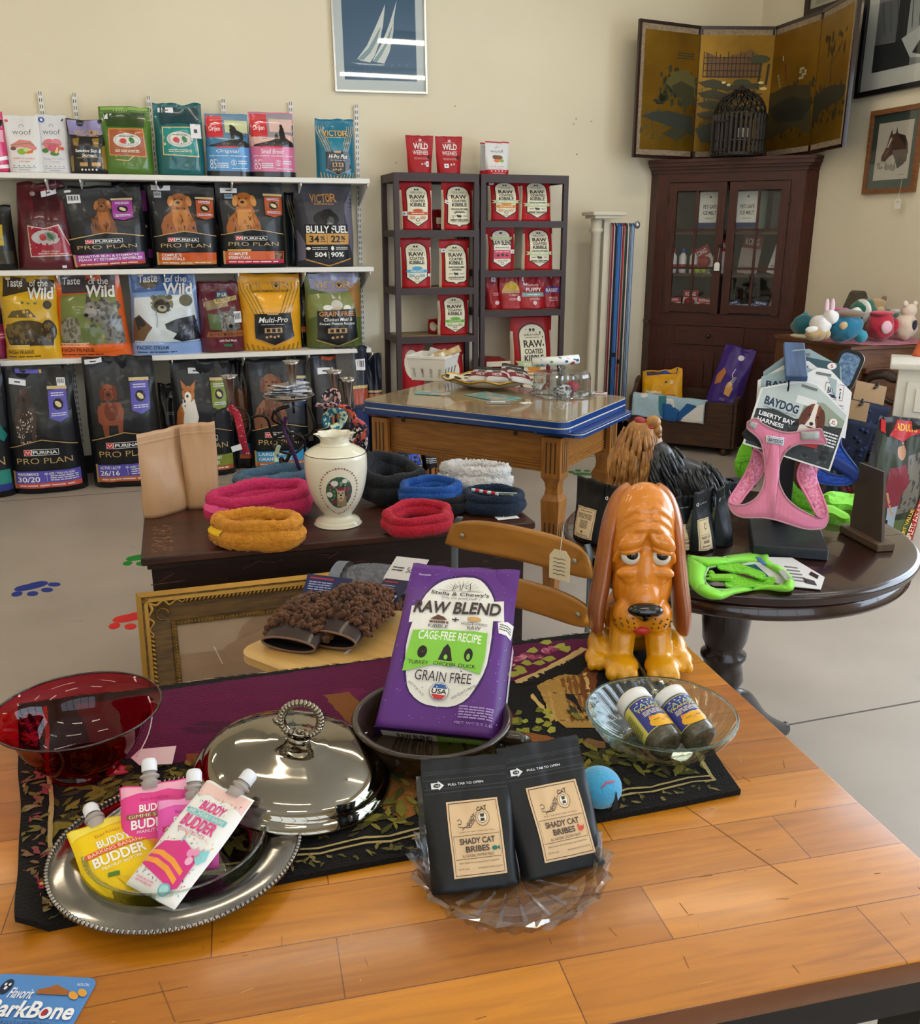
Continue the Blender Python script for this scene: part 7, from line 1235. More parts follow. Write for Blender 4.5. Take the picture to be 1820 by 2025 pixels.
# ---- black treat pouches with clear sides
clear_p=M('pouch_clear','#5c5c5a',.12,trans=.55,coat=.3);lab_tan='#d8c09a'
def gus_pouch(label,bl,br,tm,z,d,art,group,yaw=0.0,tilt=0.0,lay=None,base='#131417',name='treat_pouch',finish='satin',stk=()):
 a,b=at(*bl,z=z),at(*br,z=z);w=(b-a).length;c=(a+b)/2;ya=math.atan2(b.y-a.y,b.x-a.x)+yaw;h=(at(*tm,Y=c.y+.02).z-z)
 me,S=bag_mesh(name,w,h,d,art,base,style='pouch',amp=.0035,finish=finish,seed=int(bl[0]),off=.0006,na=16,nt=20);o=bpy.data.objects.new(name,me);COL.objects.link(o);n=Vector((-math.sin(ya),math.cos(ya),0));o.location=c+n*d*.46+Vector((0,0,.0004));o.rotation_euler=(-tilt,0,ya);tag(o,label,'pouch',group)
 if lay:
  mb=MB();x0,y0,x1,y1=lay[:4];mb.grid(lambda u,v_:S(x0+(x1-x0)*u,y0+(y1-y0)*v_,.0016),8,8,ink(lab_tan,'matte'))
  for i,(cc,vs,fs)in enumerate(art_shapes(lay[4],1,1)):
   if not vs:continue
   vs,fs=cut_to_grid(vs,fs,[k/8 for k in range(1,8)],[k/8 for k in range(1,8)]);mb.add([S(x0+(x1-x0)*x,y1-(y1-y0)*y,.0019+.00015*i)for x,y in vs],fs,ink(cc,'matte'),True)
  mb.build('paper_label',o,fix=False)
 mb=MB()
 for s in(0.0,1.0):
  sx=.035 if s==0 else .965;n_=10
  for k in range(n_):
   y=.28+.7*k/n_;y2=.28+.7*(k+1)/n_;dd=lambda q:d*.95*prof_depth('pouch',1-q);e=-1 if s==0 else 1
   p0,p1=S(sx,y,.0),S(sx,y2,.0);q0,q1=Vector((p0.x+e*w*.05,dd(y)*.5,p0.z)),Vector((p1.x+e*w*.05,dd(y2)*.5,p1.z));mb.add([p0,p1,q1,q0],[(0,1,2,3)],clear_p,True)
 mb.build('clear_gusset',o,fix=False);return o
tabart=[('P','#dcdcdc',[(.1,.2),(.17,.18),(.2,.21),(.17,.245),(.1,.23)]),('E','#131417',.145,.213,.025,.014),('T','#c9c9c9','PULL TAB TO OPEN',.24,.2,.62,.222)]
back_lab=[('L','#5a4a38',[(.06,.04),(.94,.04),(.94,.96),(.06,.96),(.06,.04)],.02),('G','#5a4a38',.2,.1,.8,.15,1),('G','#6a5a46',.14,.2,.86,.38,4),('G','#6a5a46',.3,.42,.7,.68,6),('E','#5a4a38',.5,.79,.05,.04),('G','#6a5a46',.2,.88,.8,.92,1)]
mini_lab=[('L','#5a4a38',[(.06,.04),(.94,.04),(.94,.96),(.06,.96),(.06,.04)],.02),('E','#5a4a38',.55,.25,.13,.1),('E','#d8c09a',.55,.25,.1,.075),('R','#6a5a46',.12,.5,.88,.51),('T','#5a4a38','SHADY CAT',.16,.55,.84,.64,{'b':.02}),('T','#5a4a38','BRIBES',.26,.68,.74,.77,{'b':.02}),('G','#6a5a46',.16,.84,.84,.9,1)]
GP='black treat pouches on the round table'
gus_pouch('leftmost black pouch, tan back label, at the left rim of the round table',(1125,1062),(1178,1082),(1152,946),RZ_,.05,[],GP,lay=(.2,.45,.84,.92,back_lab))
gus_pouch('second black pouch from the left, mostly behind the hound statue',(1182,1083),(1248,1092),(1212,962),RZ_,.05,tabart,GP,lay=(.3,.5,.95,.98,mini_lab))
gus_pouch('black pouch just right of the hound statue',(1325,1090),(1392,1094),(1362,982),RZ_,.055,tabart,GP,lay=(.2,.5,.8,.95,mini_lab),yaw=.5)
gus_pouch('black pouch in the middle right of the round table with label edge',(1372,1094),(1432,1088),(1404,968),RZ_,.06,tabart,GP,lay=(.1,.45,.6,.95,mini_lab),yaw=.45)
gus_pouch('rear black pouch behind the pink harness',(1415,1082),(1470,1070),(1440,956),RZ_,.06,tabart,GP,yaw=.5)
# ---- harness display stand
blk_w=M('stand_black_wood','#20242e',.45,col2='#151820',cscale=8,stretch=(1,10,10));blu_w=M('stand_blue_wood','#3f5e8c',.5,col2='#2c4468',cscale=7,stretch=(9,1,1),detail=6)
b0,b1=on_r(1487,1098),on_r(1638,1110);bw_=(b1-b0).length;ba=math.atan2(b1.y-b0.y,b1.x-b0.x);bc_=(b0+b1)/2+Vector((-math.sin(ba),math.cos(ba),0))*.13;hs=thing('harness_stand','dark wooden display stand with blue board arm holding harness cards','display stand',bc_,ba)
MB().box((0,0,.014),(bw_,.26,.028),blk_w,.003).build('base',hs)
pz=at(1568,735,Y=bc_.y).z-RZ_;MB().box((-.01,.1,pz*.5+.02),(.045,.045,pz-.02),M('stand_post','#101216',.5),.002).build('post',hs)
ea,eb_=at(1561,748,Y=2.22),at(1584,683,Y=2.36);Am=axis_mat((ea+eb_)/2,Vector((math.cos(ba),math.sin(ba),0)),(eb_-ea));I=Matrix.LocRotScale(bc_,Euler((0,0,ba)),None).inverted();AL=(eb_-ea).length
mb=MB();mb.box((0,0,0),(.05,.016,AL),blu_w,.002,X=I@Am);mb.build('arm_board',hs);mb=MB();p=I@ea;mb.tube([p+Vector((0,.002,-.004)),p+Vector((0,-.012,-.016)),p+Vector((0,-.004,-.03)),p+Vector((0,.008,-.024))],.002,M('hook_steel','#1d1d20',.3,metal=.8),6);mb.build('hook',hs)
cardp=[('P','#e6e5e4',[(.0,.25),(.42,.0),(.58,.0),(1,.25),(1,1),(0,1)])]
def hang_card(label,px_t,px_l,px_r,Y0,dy,art,back='#e3e2e0',px_b=None,yr=0.0):
 """pentagon card: top hook point, left and right shoulder points"""
 Lp,Rp=at(*px_l,Y=Y0),at(*px_r,Y=Y0+yr);X_=(Rp-Lp);w=X_.length;T_=at(*px_t,Y=Y0+yr*.45-.0);mid=(Lp+Rp)/2;B_=at(*px_b,Y=Y0-dy+yr*.5)if px_b else None;up=(T_-mid);drop=(mid-B_).length if B_ else .12
 U_=(mid-B_).normalized()if B_ else up.normalized();h0=up.dot(U_);m_=axis_mat(mid-U_*drop,X_,U_);H=drop+h0;t=thing('harness_card',label,'hang card',(0,0,0),0,'harness hang cards on the stand');t.matrix_world=m_;mb=MB()
 mb.prism([(-w/2,0),(w/2,0),(w/2,drop),(w*.1,H),(-w*.1,H),(-w/2,drop)],0,.0022,ink(back,'satin'),'y')
 if art:flat_art(mb,art,w,H,Matrix.Identity(4),'satin',.0003)
 mb.build('card',t);MB().box((0,-.0012,H-.014),(.04,.0012,.006),M('hook_slot','#6a6a6c',.5)).build('slot',t);return t,m_,w,H
bay=[('P','#b9c4c2',[(.02,.26),(.44,.02),(.56,.02),(.98,.26),(.98,.98),(.02,.98)]),('P','#8f9a86',[(.5,.26),(.7,.2),(.98,.34),(.98,.5),(.5,.44)]),('P','#2c3032',[(.02,.52),(.2,.46),(.45,.5),(.62,.44),(.8,.47),(.98,.43),(.98,.98),(.02,.98)]),('K','#4a4f50',dots(40,.05,.54,.95,.95,.025,3)),('K','#15181a',dots(40,.05,.52,.95,.95,.03,4)),('P','#dfdfdf',[(.4,.2),(.62,.2),(.64,.3),(.4,.3)]),
 ('T','#1c2c4c','BAYDOG',.08,.33,.46,.44,{'b':.04}),('T','#4a5a68','CANINE ADVENTURE GEAR',.08,.455,.46,.475),('T','#f0f0f0','LIBERTY BAY',.06,.53,.46,.585,{'b':.03}),('T','#f0f0f0','HARNESS',.06,.61,.36,.665,{'b':.03}),('R','#f0efef',.22,.73,.46,.83),('T','#1c2c4c','BAYDOG',.24,.75,.44,.81,{'b':.03}),('R','#1c2c4c',.22,.83,.46,.88),('T','#dcdcdc','BY MY OWNER',.26,.845,.43,.868),
 ('P','#d9d2c8',[(.52,0.540),(.74,0.540),(.78,0.780),(.5,0.780)]),('E','#7a3c20',.63,0.400,.11,.16),('E','#5a2a16',.54,0.420,.04,.14,.2),('E','#5a2a16',.73,0.420,.04,.14,-.2),('P','#e2dad0',[(.61,0.240),(.65,0.240),(.66,0.440),(.7,0.540),(.57,0.540),(.6,0.440)]),('E','#201512',.635,0.500,.022,.024),('E','#15100e',.59,0.400,.012,.016),('E','#15100e',.68,0.400,.012,.016),('P','#b52a34',[(.53,0.680),(.76,0.660),(.78,0.780),(.52,0.800)]),('E','#efe9e6',.86,.4,.045,.05),('T','#a03a34','XL',.835,.375,.885,.425,{'b':.03}),('G','#e0e0e0',.79,.53,.96,.72,5)]
back_c=[('L','#a06a70',[(.56,.2),(.86,.2),(.86,.44),(.56,.44),(.56,.2)],.012),('T','#1c2c4c','BAYDOG',.6,.26,.82,.36,{'b':.03}),('R','#1c2c4c',.6,.37,.82,.42),('G','#8a8a8e',.6,.5,.9,.74,6)]
back_s=[('P','#35525c',[(.5,.12),(.98,.3),(.98,.6),(.5,.5)]),('E','#efe9e6',.88,.34,.06,.06),('T','#a03a34','S',.865,.31,.895,.37,{'b':.04})]
hang_card('rearmost harness card with round S sticker',(1585,690),(1510,735),(1664,725),2.31,.02,back_s,'#8fa4aa',(1590,800))
hang_card('harness card with white edge behind the front ones',(1570,712),(1498,752),(1660,760),2.285,.02,[('P','#9fb2b4',[(.04,.3),(.5,.06),(.96,.3),(.96,.95),(.04,.95)]),('T','#1c2c4c','BAY',.1,.36,.35,.48,{'b':.04})],'#dcdbd9',(1575,830))
hang_card('white harness card back with framed logo on the right',(1580,728),(1545,752),(1666,775),2.265,.03,back_c,'#dcdad9',(1612,856),yr=.02)
fc,fm,fw,fh=hang_card('front harness card with puppy photo and XL sticker',(1556,747),(1482,762),(1655,818),2.24,.03,bay,'#e3e2e0',(1556,905),yr=.0)
# ---- harnesses: soft straps cut from one outline, bent round
def harness_part(parent,name,pts,Y,m,th=.006,bulge=.0,hole=None,fold=None):
 """flat cloth outline at depth Y, thickened"""
 P_=[at(1350+x*.2582,680+y*.2582,Y=Y+(fold(x,y)if fold else 0))for x,y in pts];c=sum(P_,Vector())/len(P_);bm=bmesh.new();vs=[bm.verts.new(p-parent.location)for p in P_];f=bm.faces.new(vs);bmesh.ops.triangulate(bm,faces=[f]);bmesh.ops.subdivide_edges(bm,edges=bm.edges[:],cuts=2,use_grid_fill=True);me=bpy.data.meshes.new(name);bm.to_mesh(me);bm.free();me.materials.append(m)
 for p in me.polygons:p.use_smooth=True
 o=bpy.data.objects.new(name,me);COL.objects.link(o);o.parent=parent;mod(o,'SOLIDIFY',thickness=th,offset=0.0);return o
def edge_line(parent,pts,Y,m,r=.0028,closed=True,fold=None,name='piping'):
 mb=MB();mb.tube([at(1350+x*.2582,680+y*.2582,Y=Y-.003+(fold(x,y)if fold else 0))-parent.location for x,y in pts],r,m,6,closed=closed);return mb.build(name,parent)
def smooth2(pts,n=5,closed=True):
 q=[(x,y,0)for x,y in pts];q=q+[q[0]]if closed else q;b=bez(q,n);return[(p.x,p.y)for p in(b[:-1]if closed else b)]
pk=M('harness_pink','#dc7f9f',.8,bump=.15,bscale=300,sheen=.2);pk_m=M('harness_pink_mesh','#cf6c90',.85,col2='#e59ab4',cscale=160,lo=.4,hi=.6);pk_p=M('harness_piping','#b98a92',.7);refl=M('reflective_tape','#a5a7a4',.4)
hb=at(1540,1040,Y=2.2);ph=thing('dog_harness','pink dog harness hanging on the front card of the display stand','dog harness',hb,0,'dog harnesses')
fd=lambda x,y:-.028*hill(y,900,1350)+.03*((x-730)/400)**2*hill(y,1000,1350)
outl=[(500,600),(560,570),(610,610),(700,655),(800,680),(920,668),(1050,650),(1075,690),(1100,765),(1000,762),(900,765),(820,800),(775,850),(745,920),(732,1000),(745,1080),(790,1170),(860,1240),(960,1300),(1060,1335),(1115,1310),(1112,1360),(1085,1405),(1030,1420),(930,1415),(800,1375),(700,1345),(600,1330),(480,1330),(410,1310),(370,1270),(350,1215),(400,1235),(480,1230),(560,1185),(610,1110),(632,1020),(632,930),(620,830),(600,750),(560,700),(500,650)]
o2=smooth2(outl,3);harness_part(ph,'chest_panel',o2,2.2,pk,fold=fd);edge_line(ph,o2,2.2,pk_p,.0022,fold=fd)
fb=lambda x,y:.075
for nm,pts in(('side_strap',[(545,800),(610,850),(625,960),(560,1060),(480,1160),(430,1225),(360,1215),(370,1170),(430,1080),(490,980),(530,880)]),('side_strap',[(930,880),(1060,850),(1050,920),(1020,1000),(1040,1080),(1080,1190),(1112,1290),(1080,1330),(1030,1310),(980,1220),(920,1110),(885,1030),(890,960)])):
 q=smooth2(pts,3);f2=lambda x,y:.05*(1-hill(y,950,1300))-.02*hill(y,1000,1300);harness_part(ph,nm,q,2.205,pk_m,fold=f2);edge_line(ph,q,2.205,pk,.003,fold=f2,name='strap_edge')
for nm,c,pts in(('logo_patch','#e9e7e6',[(640,700),(780,720),(776,782),(638,755)]),):
 po=harness_part(ph,nm,pts,2.193,ink(c,'matte'),.002);a_,b__=at(1350+640*.2582,680+757*.2582,Y=2.19),at(1350+776*.2582,680+780*.2582,Y=2.19);c_=at(1350+645*.2582,680+702*.2582,Y=2.19);Xm=Matrix.Translation(-hb)@axis_mat((a_+b__)/2,b__-a_,c_-a_);mb=MB();flat_art(mb,[('T','#24386c','BAYDOG',.1,.25,.9,.75,{'b':.04}),('L','#24386c',[(.04,.1),(.96,.1),(.96,.9),(.04,.9),(.04,.1)],.02)],(b__-a_).length,(c_-a_).length,Xm,'matte',.0);mb.build('logo_print',ph)
harness_part(ph,'reflective_tape',[(905,672),(1045,668),(1050,735),(912,738)],2.194,refl,.002);harness_part(ph,'reflective_tape',[(525,590),(575,610),(555,660),(505,625)],2.194,refl,.002)
bk_=M('harness_lining','#26272a',.8);harness_part(ph,'neck_lining',[(455,690),(500,640),(600,760),(612,830),(540,780),(470,720)],2.215,bk_);harness_part(ph,'neck_lining',[(800,800),(1095,760),(1105,830),(1040,860),(930,870),(850,860),(770,920)],2.225,bk_)
gr=M('harness_green','#7fd22c',.7,sheen=.1);gr_m=M('harness_green_mesh','#7ccc2e',.8,col2='#5fae1c',cscale=150,lo=.4,hi=.6);gr_p=M('harness_green_pipe','#9fc48c',.6)
g1=thing('dog_harness','neon green dog harness hanging behind the pink one at the left','dog harness',at(1470,930,Y=2.34),0,'dog harnesses')
harness_part(g1,'strap_loop',smooth2([(495,620),(560,545),(595,560),(530,660),(545,820),(520,960),(440,1030),(400,960),(410,900),(430,820),(470,740)],3),2.34,gr);harness_part(g1,'belly_strap',smooth2([(400,900),(430,870),(540,860),(540,900),(450,910),(440,980),(405,960)],3),2.33,gr_m);harness_part(g1,'rear_panel',smooth2([(760,990),(830,1020),(880,1100),(1000,1180),(1080,1260),(980,1280),(860,1240),(790,1190),(755,1080)],3),2.36,gr_m)
bl1=M('harness_blue','#1d3f9c',.75,col2='#2f5cc4',cscale=150,lo=.42,hi=.58);bl2=M('harness_blue_strap','#1a3276',.7);bl_ed=M('harness_blue_edge','#2c4c84',.6)
b2=thing('dog_harness','royal blue dog harness hanging on the right of the display stand','dog harness',at(1650,900,Y=2.32),0,'dog harnesses')
q1=smooth2([(1160,640),(1200,560),(1215,640),(1210,760),(1260,850),(1350,975),(1300,1000),(1230,960),(1150,900),(1100,850),(1130,760)],3);harness_part(b2,'side_panel',q1,2.32,bl1);edge_line(b2,q1,2.32,bl_ed);q2=smooth2([(1040,930),(1100,980),(1200,1010),(1330,1000),(1320,1055),(1230,1085),(1100,1075),(1030,1050)],3);harness_part(b2,'belly_panel',q2,2.31,bl1);edge_line(b2,q2,2.31,bl_ed);harness_part(b2,'strap',smooth2([(1080,860),(1120,830),(1340,970),(1320,1060),(1290,1030),(1110,920)],3),2.30,bl2)
# green harness lying in front, and its card; green harness lying at the back
def lay_part(parent,name,pts,dz,m,th=.005,sc_=(1350,680,.2582),wave=.0):
 bm=bmesh.new();vs=[bm.verts.new(at(sc_[0]+x*sc_[2],sc_[1]+y*sc_[2],z=RZ_+dz)-parent.location)for x,y in pts];f=bm.faces.new(vs);bmesh.ops.triangulate(bm,faces=[f]);bmesh.ops.subdivide_edges(bm,edges=bm.edges[:],cuts=2,use_grid_fill=True)
 for v in bm.verts:v.co.z+=wave*noise.noise(Vector((v.co.x*22,v.co.y*22,dz*50)))
 me=bpy.data.meshes.new(name);bm.to_mesh(me);bm.free();me.materials.append(m);o=bpy.data.objects.new(name,me);COL.objects.link(o);o.parent=parent;mod(o,'SOLIDIFY',thickness=th,offset=0.0);return o
g2=thing('dog_harness','neon green dog harness lying flat on the front of the round table','dog harness',on_r(1440,1150),0,'dog harnesses')
ring_o=smooth2([(40,1620),(200,1640),(400,1620),(520,1605),(650,1600),(660,1650),(720,1690),(820,1770),(850,1830),(840,1880),(760,1890),(600,1880),(400,1910),(300,1950),(180,1940),(90,1880),(50,1800)],3)
def band(outer,inner):return outer+[outer[0]]+[inner[0]]+inner[::-1]
inn=smooth2([(200,1710),(330,1690),(480,1680),(620,1710),(740,1760),(790,1800),(760,1850),(640,1850),(480,1870),(330,1885),(220,1870),(165,1800)],3)
mb=MB()
def zlift(x,y):return .008+.022*hill(800-x,-100,700)*0+.012*math.sin(x*.008)
n_=min(len(ring_o),len(inn));ro=[ring_o[int(i*len(ring_o)/60)%len(ring_o)]for i in range(60)];ri=[]
for x,y in ro:ri.append(min(inn,key=lambda p:(p[0]-x)**2+(p[1]-y)**2))
g_at=lambda x,y,dz:at(1350+x*.2582,680+y*.2582,z=RZ_+dz)-g2.location
def gband(u,v_):
 i=int(u*60)%60;a,b=ro[i],ri[i];x,y=a[0]+(b[0]-a[0])*v_,a[1]+(b[1]-a[1])*v_;return g_at(x,y,zlift(x,y)+.014*math.sin(PI*v_))
mb.grid(gband,60,6,gr,cu=True);o=mb.build('body',g2,fix=False);mod(o,'SOLIDIFY',thickness=.005,offset=0.0)
mb=MB();mb.tube([g_at(x,y,zlift(x,y)+.003)for x,y in ri],.003,gr_p,6,closed=True);mb.build('piping',g2)
lay_part(g2,'mesh_strap',smooth2([(330,1850),(330,1790),(400,1760),(560,1790),(700,1800),(690,1840),(560,1850),(430,1870)],3),.012,gr_m,.004,wave=.01);lay_part(g2,'mesh_strap',smooth2([(260,1700),(400,1690),(600,1740),(640,1790),(560,1780),(420,1740),(290,1730)],3),.02,gr_m,.004,wave=.01)
gb=M('buckle_green','#78c22a',.35);mb=MB();bp_=g_at(290,1790,.018);mb.box(bp_,(.05,.022,.012),gb,.003);mb.box(bp_+Vector((-.016,.016,.004)),(.012,.016,.012),gb,.003);mb.tube([bp_+Vector((-.028+.014*math.cos(a),.004+.012*math.sin(a),0))for a in[2*PI*i/14 for i in range(14)]],.0035,gb,6,closed=True);mb.build('buckle',g2)
lay_part(g2,'reflective_tape',[(735,1740),(780,1735),(840,1800),(830,1830),(790,1810)],.024,refl,.002);lay_part(g2,'logo_patch',[(560,1635),(600,1640),(645,1695),(615,1690)],.022,ink('#3a6aa8','matte'),.002)
t=thing('harness_card','white harness card lying flat beside the green harness','hang card',on_r(1580,1140),0,'harness hang cards lying down');lay_part(t,'card',[(450,1690),(660,1635),(840,1640),(1090,1790),(1060,1880),(860,1860),(700,1830)],.005,ink('#dddcdc','satin'),.002);lay_part(t,'slot',[(985,1743),(1045,1775),(1035,1800),(970,1765)],.0068,ink('#2a1a16','satin'),.0008);lay_part(t,'print_block',[(920,1790),(1010,1815),(1030,1850),(940,1830)],.0068,ink('#3c3c40','satin'),.0008);lay_part(t,'teal_photo',[(450,1695),(560,1690),(640,1760),(700,1820),(620,1800),(520,1740)],.0068,ink('#1c5a60','satin'),.0008)
for k in range(5):lay_part(t,'text_line',[(780+k*18,1700+k*26),(880+k*18,1712+k*26),(884+k*18,1720+k*26),(782+k*18,1708+k*26)],.0068,ink('#77777c','satin'),.0008)
g3=thing('dog_harness','bright green dog harness lying behind the brown sign board','dog harness',on_r(1665,1010),0,'dog harnesses')
lay_part(g3,'body',smooth2([(1080,1180),(1200,1160),(1400,1180),(1510,1210),(1500,1380),(1450,1400),(1420,1280),(1300,1240),(1150,1250)],3),.012,gr,.02,wave=.02);lay_part(g3,'strap',smooth2([(820,1200),(900,1170),(1100,1250),(1270,1330),(1250,1350),(1080,1300),(900,1260)],3),.012,gr,.012,wave=.012)
# ---- slicker brush, brown sign board, slips behind
rub=M('brush_black','#15161a',.4);pad=M('brush_pad','#4a6ea0',.3,metal=.6,col2='#8aa8cc',cscale=120);Yb_=2.33;h0,h1=at(1602,742,Y=Yb_),at(1652,726,Y=Yb_);hc,he=at(1676,722,Y=Yb_),at(1690,765,Y=Yb_)
t=thing('grooming_brush','black grooming brush with blue pad hanging on the display stand','brush',h0,0);MB().tube([Vector(),(h1-h0)*.5,h1-h0],[.011,.013,.01],rub,12).build('handle',t)
m_=Matrix.Translation(hc-h0+Vector((.0,0,-.012)))@Matrix.Rotation(.3,4,'Y')@Matrix.Rotation(-.5,4,'Z');mb=MB();mb.prism(rrect(.062,.1,.02),-.012,.016,rub,'z',X=m_@Matrix.Rotation(PI/2,4,'X'));mb.build('head',t);mb=MB();mb.prism(rrect(.046,.082,.014),.014,.019,pad,'z',X=m_@Matrix.Rotation(PI/2,4,'X'));mb.build('pad',t);MB().tube(bez([(he-h0)+Vector((-.01,0,.0)),(he-h0)+Vector((-.03,0,-.015)),(he-h0)+Vector((-.035,0,-.03))],5),.002,rub,5).build('cord',t)
sg=M('sign_brown','#4a3c32',.6);sg2=M('sign_oak','#5c4632',.6,col2='#4a3726',cscale=10,stretch=(1,9,9));s0,s1=on_r(1663,1052),on_r(1738,1092);sa=math.atan2(s1.y-s0.y,s1.x-s0.x);sc0=(s0+s1)/2;t=thing('sign_board','brown wooden tabletop sign board seen from behind, on a narrow foot','sign',sc0,sa);sw=(s1-s0).length
MB().box((0,.02,.01),(sw,.05,.02),sg2,.002).build('foot',t);zt_=at(1690,945,Y=sc0.y).z-RZ_;mb=MB();mb.prism([(-sw*.42,0),(sw*.4,0),(sw*.12,zt_),(-sw*.52,zt_)],-.004,.004,sg,'y',X=Matrix.Translation((0,.02,.018))@Matrix.Rotation(-.08,4,'X'));mb.build('board',t)
t=thing('maroon_booklet','maroon triangular card behind the brown sign board','card',on_r(1715,985),.3);MB().prism([(-.05,0),(.05,0),(-.02,.05)],-.002,.002,ink('#6a1a22','matte'),'y').build('sheet',t)
for k,(px,py,c,lb)in enumerate(((1425,966,'#1a1c2a','dark packet with orange edge at the back of the round table'),(1462,962,'#23252f','dark blue packet at the back rim of the round table'))):
 t=thing('dark_packet',lb,'packet',on_r(px,py),.2);MB().box((0,0,.012),(.09,.05,.024),ink(c,'satin'),.003).build('packet',t);MB().box((-.04,-.0255,.014),(.008,.001,.02),ink('#c85a2c','satin')).build('edge_label',t)
# ================================================================= foreground table
TH_=.76;TA=math.radians(13.2);NR=Vector((.605,.827,0));TXL,TYD=1.75,.835
def butcher():
 m=M('butcher_block','#b9772f',.3,coat=.35,crough=.15);nt=m.node_tree;b=nt.nodes['Principled BSDF'];L=nt.links.new;N=nt.nodes.new
 tc=N('ShaderNodeTexCoord');br=N('ShaderNodeTexBrick');br.offset=.37;br.inputs['Scale'].default_value=1;br.inputs['Brick Width'].default_value=.36;br.inputs['Row Height'].default_value=.088;br.inputs['Mortar Size'].default_value=.0007;br.inputs['Bias'].default_value=0
 br.inputs['Color1'].default_value=rgb('#c27c16');br.inputs['Color2'].default_value=rgb('#a0600e');br.inputs['Mortar'].default_value=rgb('#6b3a14');L(tc.outputs['Object'],br.inputs['Vector'])
 mp=N('ShaderNodeMapping');mp.inputs['Scale'].default_value=(3,34,20);L(tc.outputs['Object'],mp.inputs[0]);n=N('ShaderNodeTexNoise');n.inputs['Scale'].default_value=1.6;n.inputs['Detail'].default_value=9;n.inputs['Distortion'].default_value=1.2;L(mp.outputs[0],n.inputs['Vector'])
 r=N('ShaderNodeValToRGB');r.color_ramp.elements[0].color=(.78,.72,.64,1);r.color_ramp.elements[1].color=(1.06,1.05,1.02,1);r.color_ramp.elements[0].position=.3;r.color_ramp.elements[1].position=.62;L(n.outputs['Fac'],r.inputs[0])
 mx=N('ShaderNodeMix');mx.data_type='RGBA';mx.blend_type='MULTIPLY';mx.inputs[0].default_value=1;L(br.outputs['Color'],mx.inputs[6]);L(r.outputs[0],mx.inputs[7]);L(mx.outputs[2],b.inputs['Base Color'])
 n2=N('ShaderNodeTexNoise');n2.inputs['Scale'].default_value=7;n2.inputs['Detail'].default_value=6;L(tc.outputs['Object'],n2.inputs['Vector']);mr=N('ShaderNodeMapRange');mr.inputs[3].default_value=.2;mr.inputs[4].default_value=.5;L(n2.outputs['Fac'],mr.inputs[0]);L(mr.outputs[0],b.inputs['Roughness']);return m
bm_=butcher();ft=thing('worktable','butcher block topped table with black metal frame in the foreground','table',NR,TA)
mb=MB();mb.box((-TXL/2,TYD/2,TH_-.016),(TXL,TYD,.032),bm_,.004,seg=2)
sm1,sm2=M('table_scratch','#7a4a1c',.5),M('table_scuff','#d09a54',.6);rr=random.Random(21)
for _ in range(90):
 x,y,a,l=rr.uniform(-1.2,-.03),rr.uniform(.01,.5),rr.choice((rr.uniform(-.3,.3),rr.uniform(.9,1.9))),rr.uniform(.003,.022);mb.box((0,0,0),(l,rr.uniform(.0003,.0008),.0003),rr.choice((sm1,sm1,sm2)),X=Matrix.Translation((x,y,TH_+.0002))@Matrix.Rotation(a,4,'Z'))
for px,py,l,a in((1450,1660,.2,1.9),(270,1972,.1,.05),(330,1980,.06,1.9)):
 p=at(px,py,z=TH_)-NR;x,y=p.x*math.cos(TA)+p.y*math.sin(TA),-p.x*math.sin(TA)+p.y*math.cos(TA);mb.box((0,0,0),(l,.0011,.0003),sm1,X=Matrix.Translation((x,y,TH_+.0002))@Matrix.Rotation(a,4,'Z'))
mb.build('top',ft);bkm=M('table_black','#0f1014',.4);mb=MB()
for y in(.035,TYD-.035):mb.box((-TXL/2,y,TH_-.066),(TXL-.03,.03,.055),bkm)
for x in(-.035,-TXL+.035):mb.box((x,TYD/2,TH_-.066),(.03,TYD-.1,.055),bkm)
mb.build('frame',ft)
for x in(-.05,-TXL+.05):
 for y in(.05,TYD-.05):MB().box((x,y,(TH_-.04)/2),(.07,.06,TH_-.04),bkm).build('leg',ft)
# ---- tapestry rug
rq=[Vector((-.483,.834)),Vector((.385,1.1)),Vector((.335,1.648)),Vector((-.72,1.345))];RZ2=TH_+.0085
def rug_h(x,y):return .0018*noise.noise(Vector((x*9,y*9,0)))
def rug(u,v_):p=(rq[0]*(1-u)+rq[1]*u)*(1-v_)+(rq[3]*(1-u)+rq[2]*u)*v_;e=min(u,1-u)*.9,min(v_,1-v_)*.55;w=.004*noise.noise(Vector((p.x*7,p.y*7,4)));return Vector((p.x+w,p.y+w,RZ2+rug_h(p.x,p.y)+.022*hill(.035-u,0,.035)*hill(.25-v_,0,.25)))
rug_m=lambda c:M('rug_'+c.strip('#'),c,.95,bump=.5,bscale=350,sheen=.04,spec=.15)
mb=MB();mb.grid(rug,60,44,rug_m('#15110f'))
mb.grid(lambda u,v_:rug(u,0)-Vector((0,0,v_*.0078)),60,1,rug_m('#15110f'));mb.grid(lambda u,v_:rug(1,u)-Vector((0,0,v_*.0078)),44,1,rug_m('#15110f'));mb.grid(lambda u,v_:rug(0,u)-Vector((0,0,v_*.012)),44,1,rug_m('#8a8268'));mb.grid(lambda u,v_:rug(u,1)-Vector((0,0,v_*.0078)),60,1,rug_m('#15110f'))
jr=random.Random(8);lay=[0]
def inside(p):
 for i in range(4):
  a,b=rq[i],rq[(i+1)%4]
  if(b.x-a.x)*(p.y-a.y)-(b.y-a.y)*(p.x-a.x)<.002*(b-a).length:return False
 return True
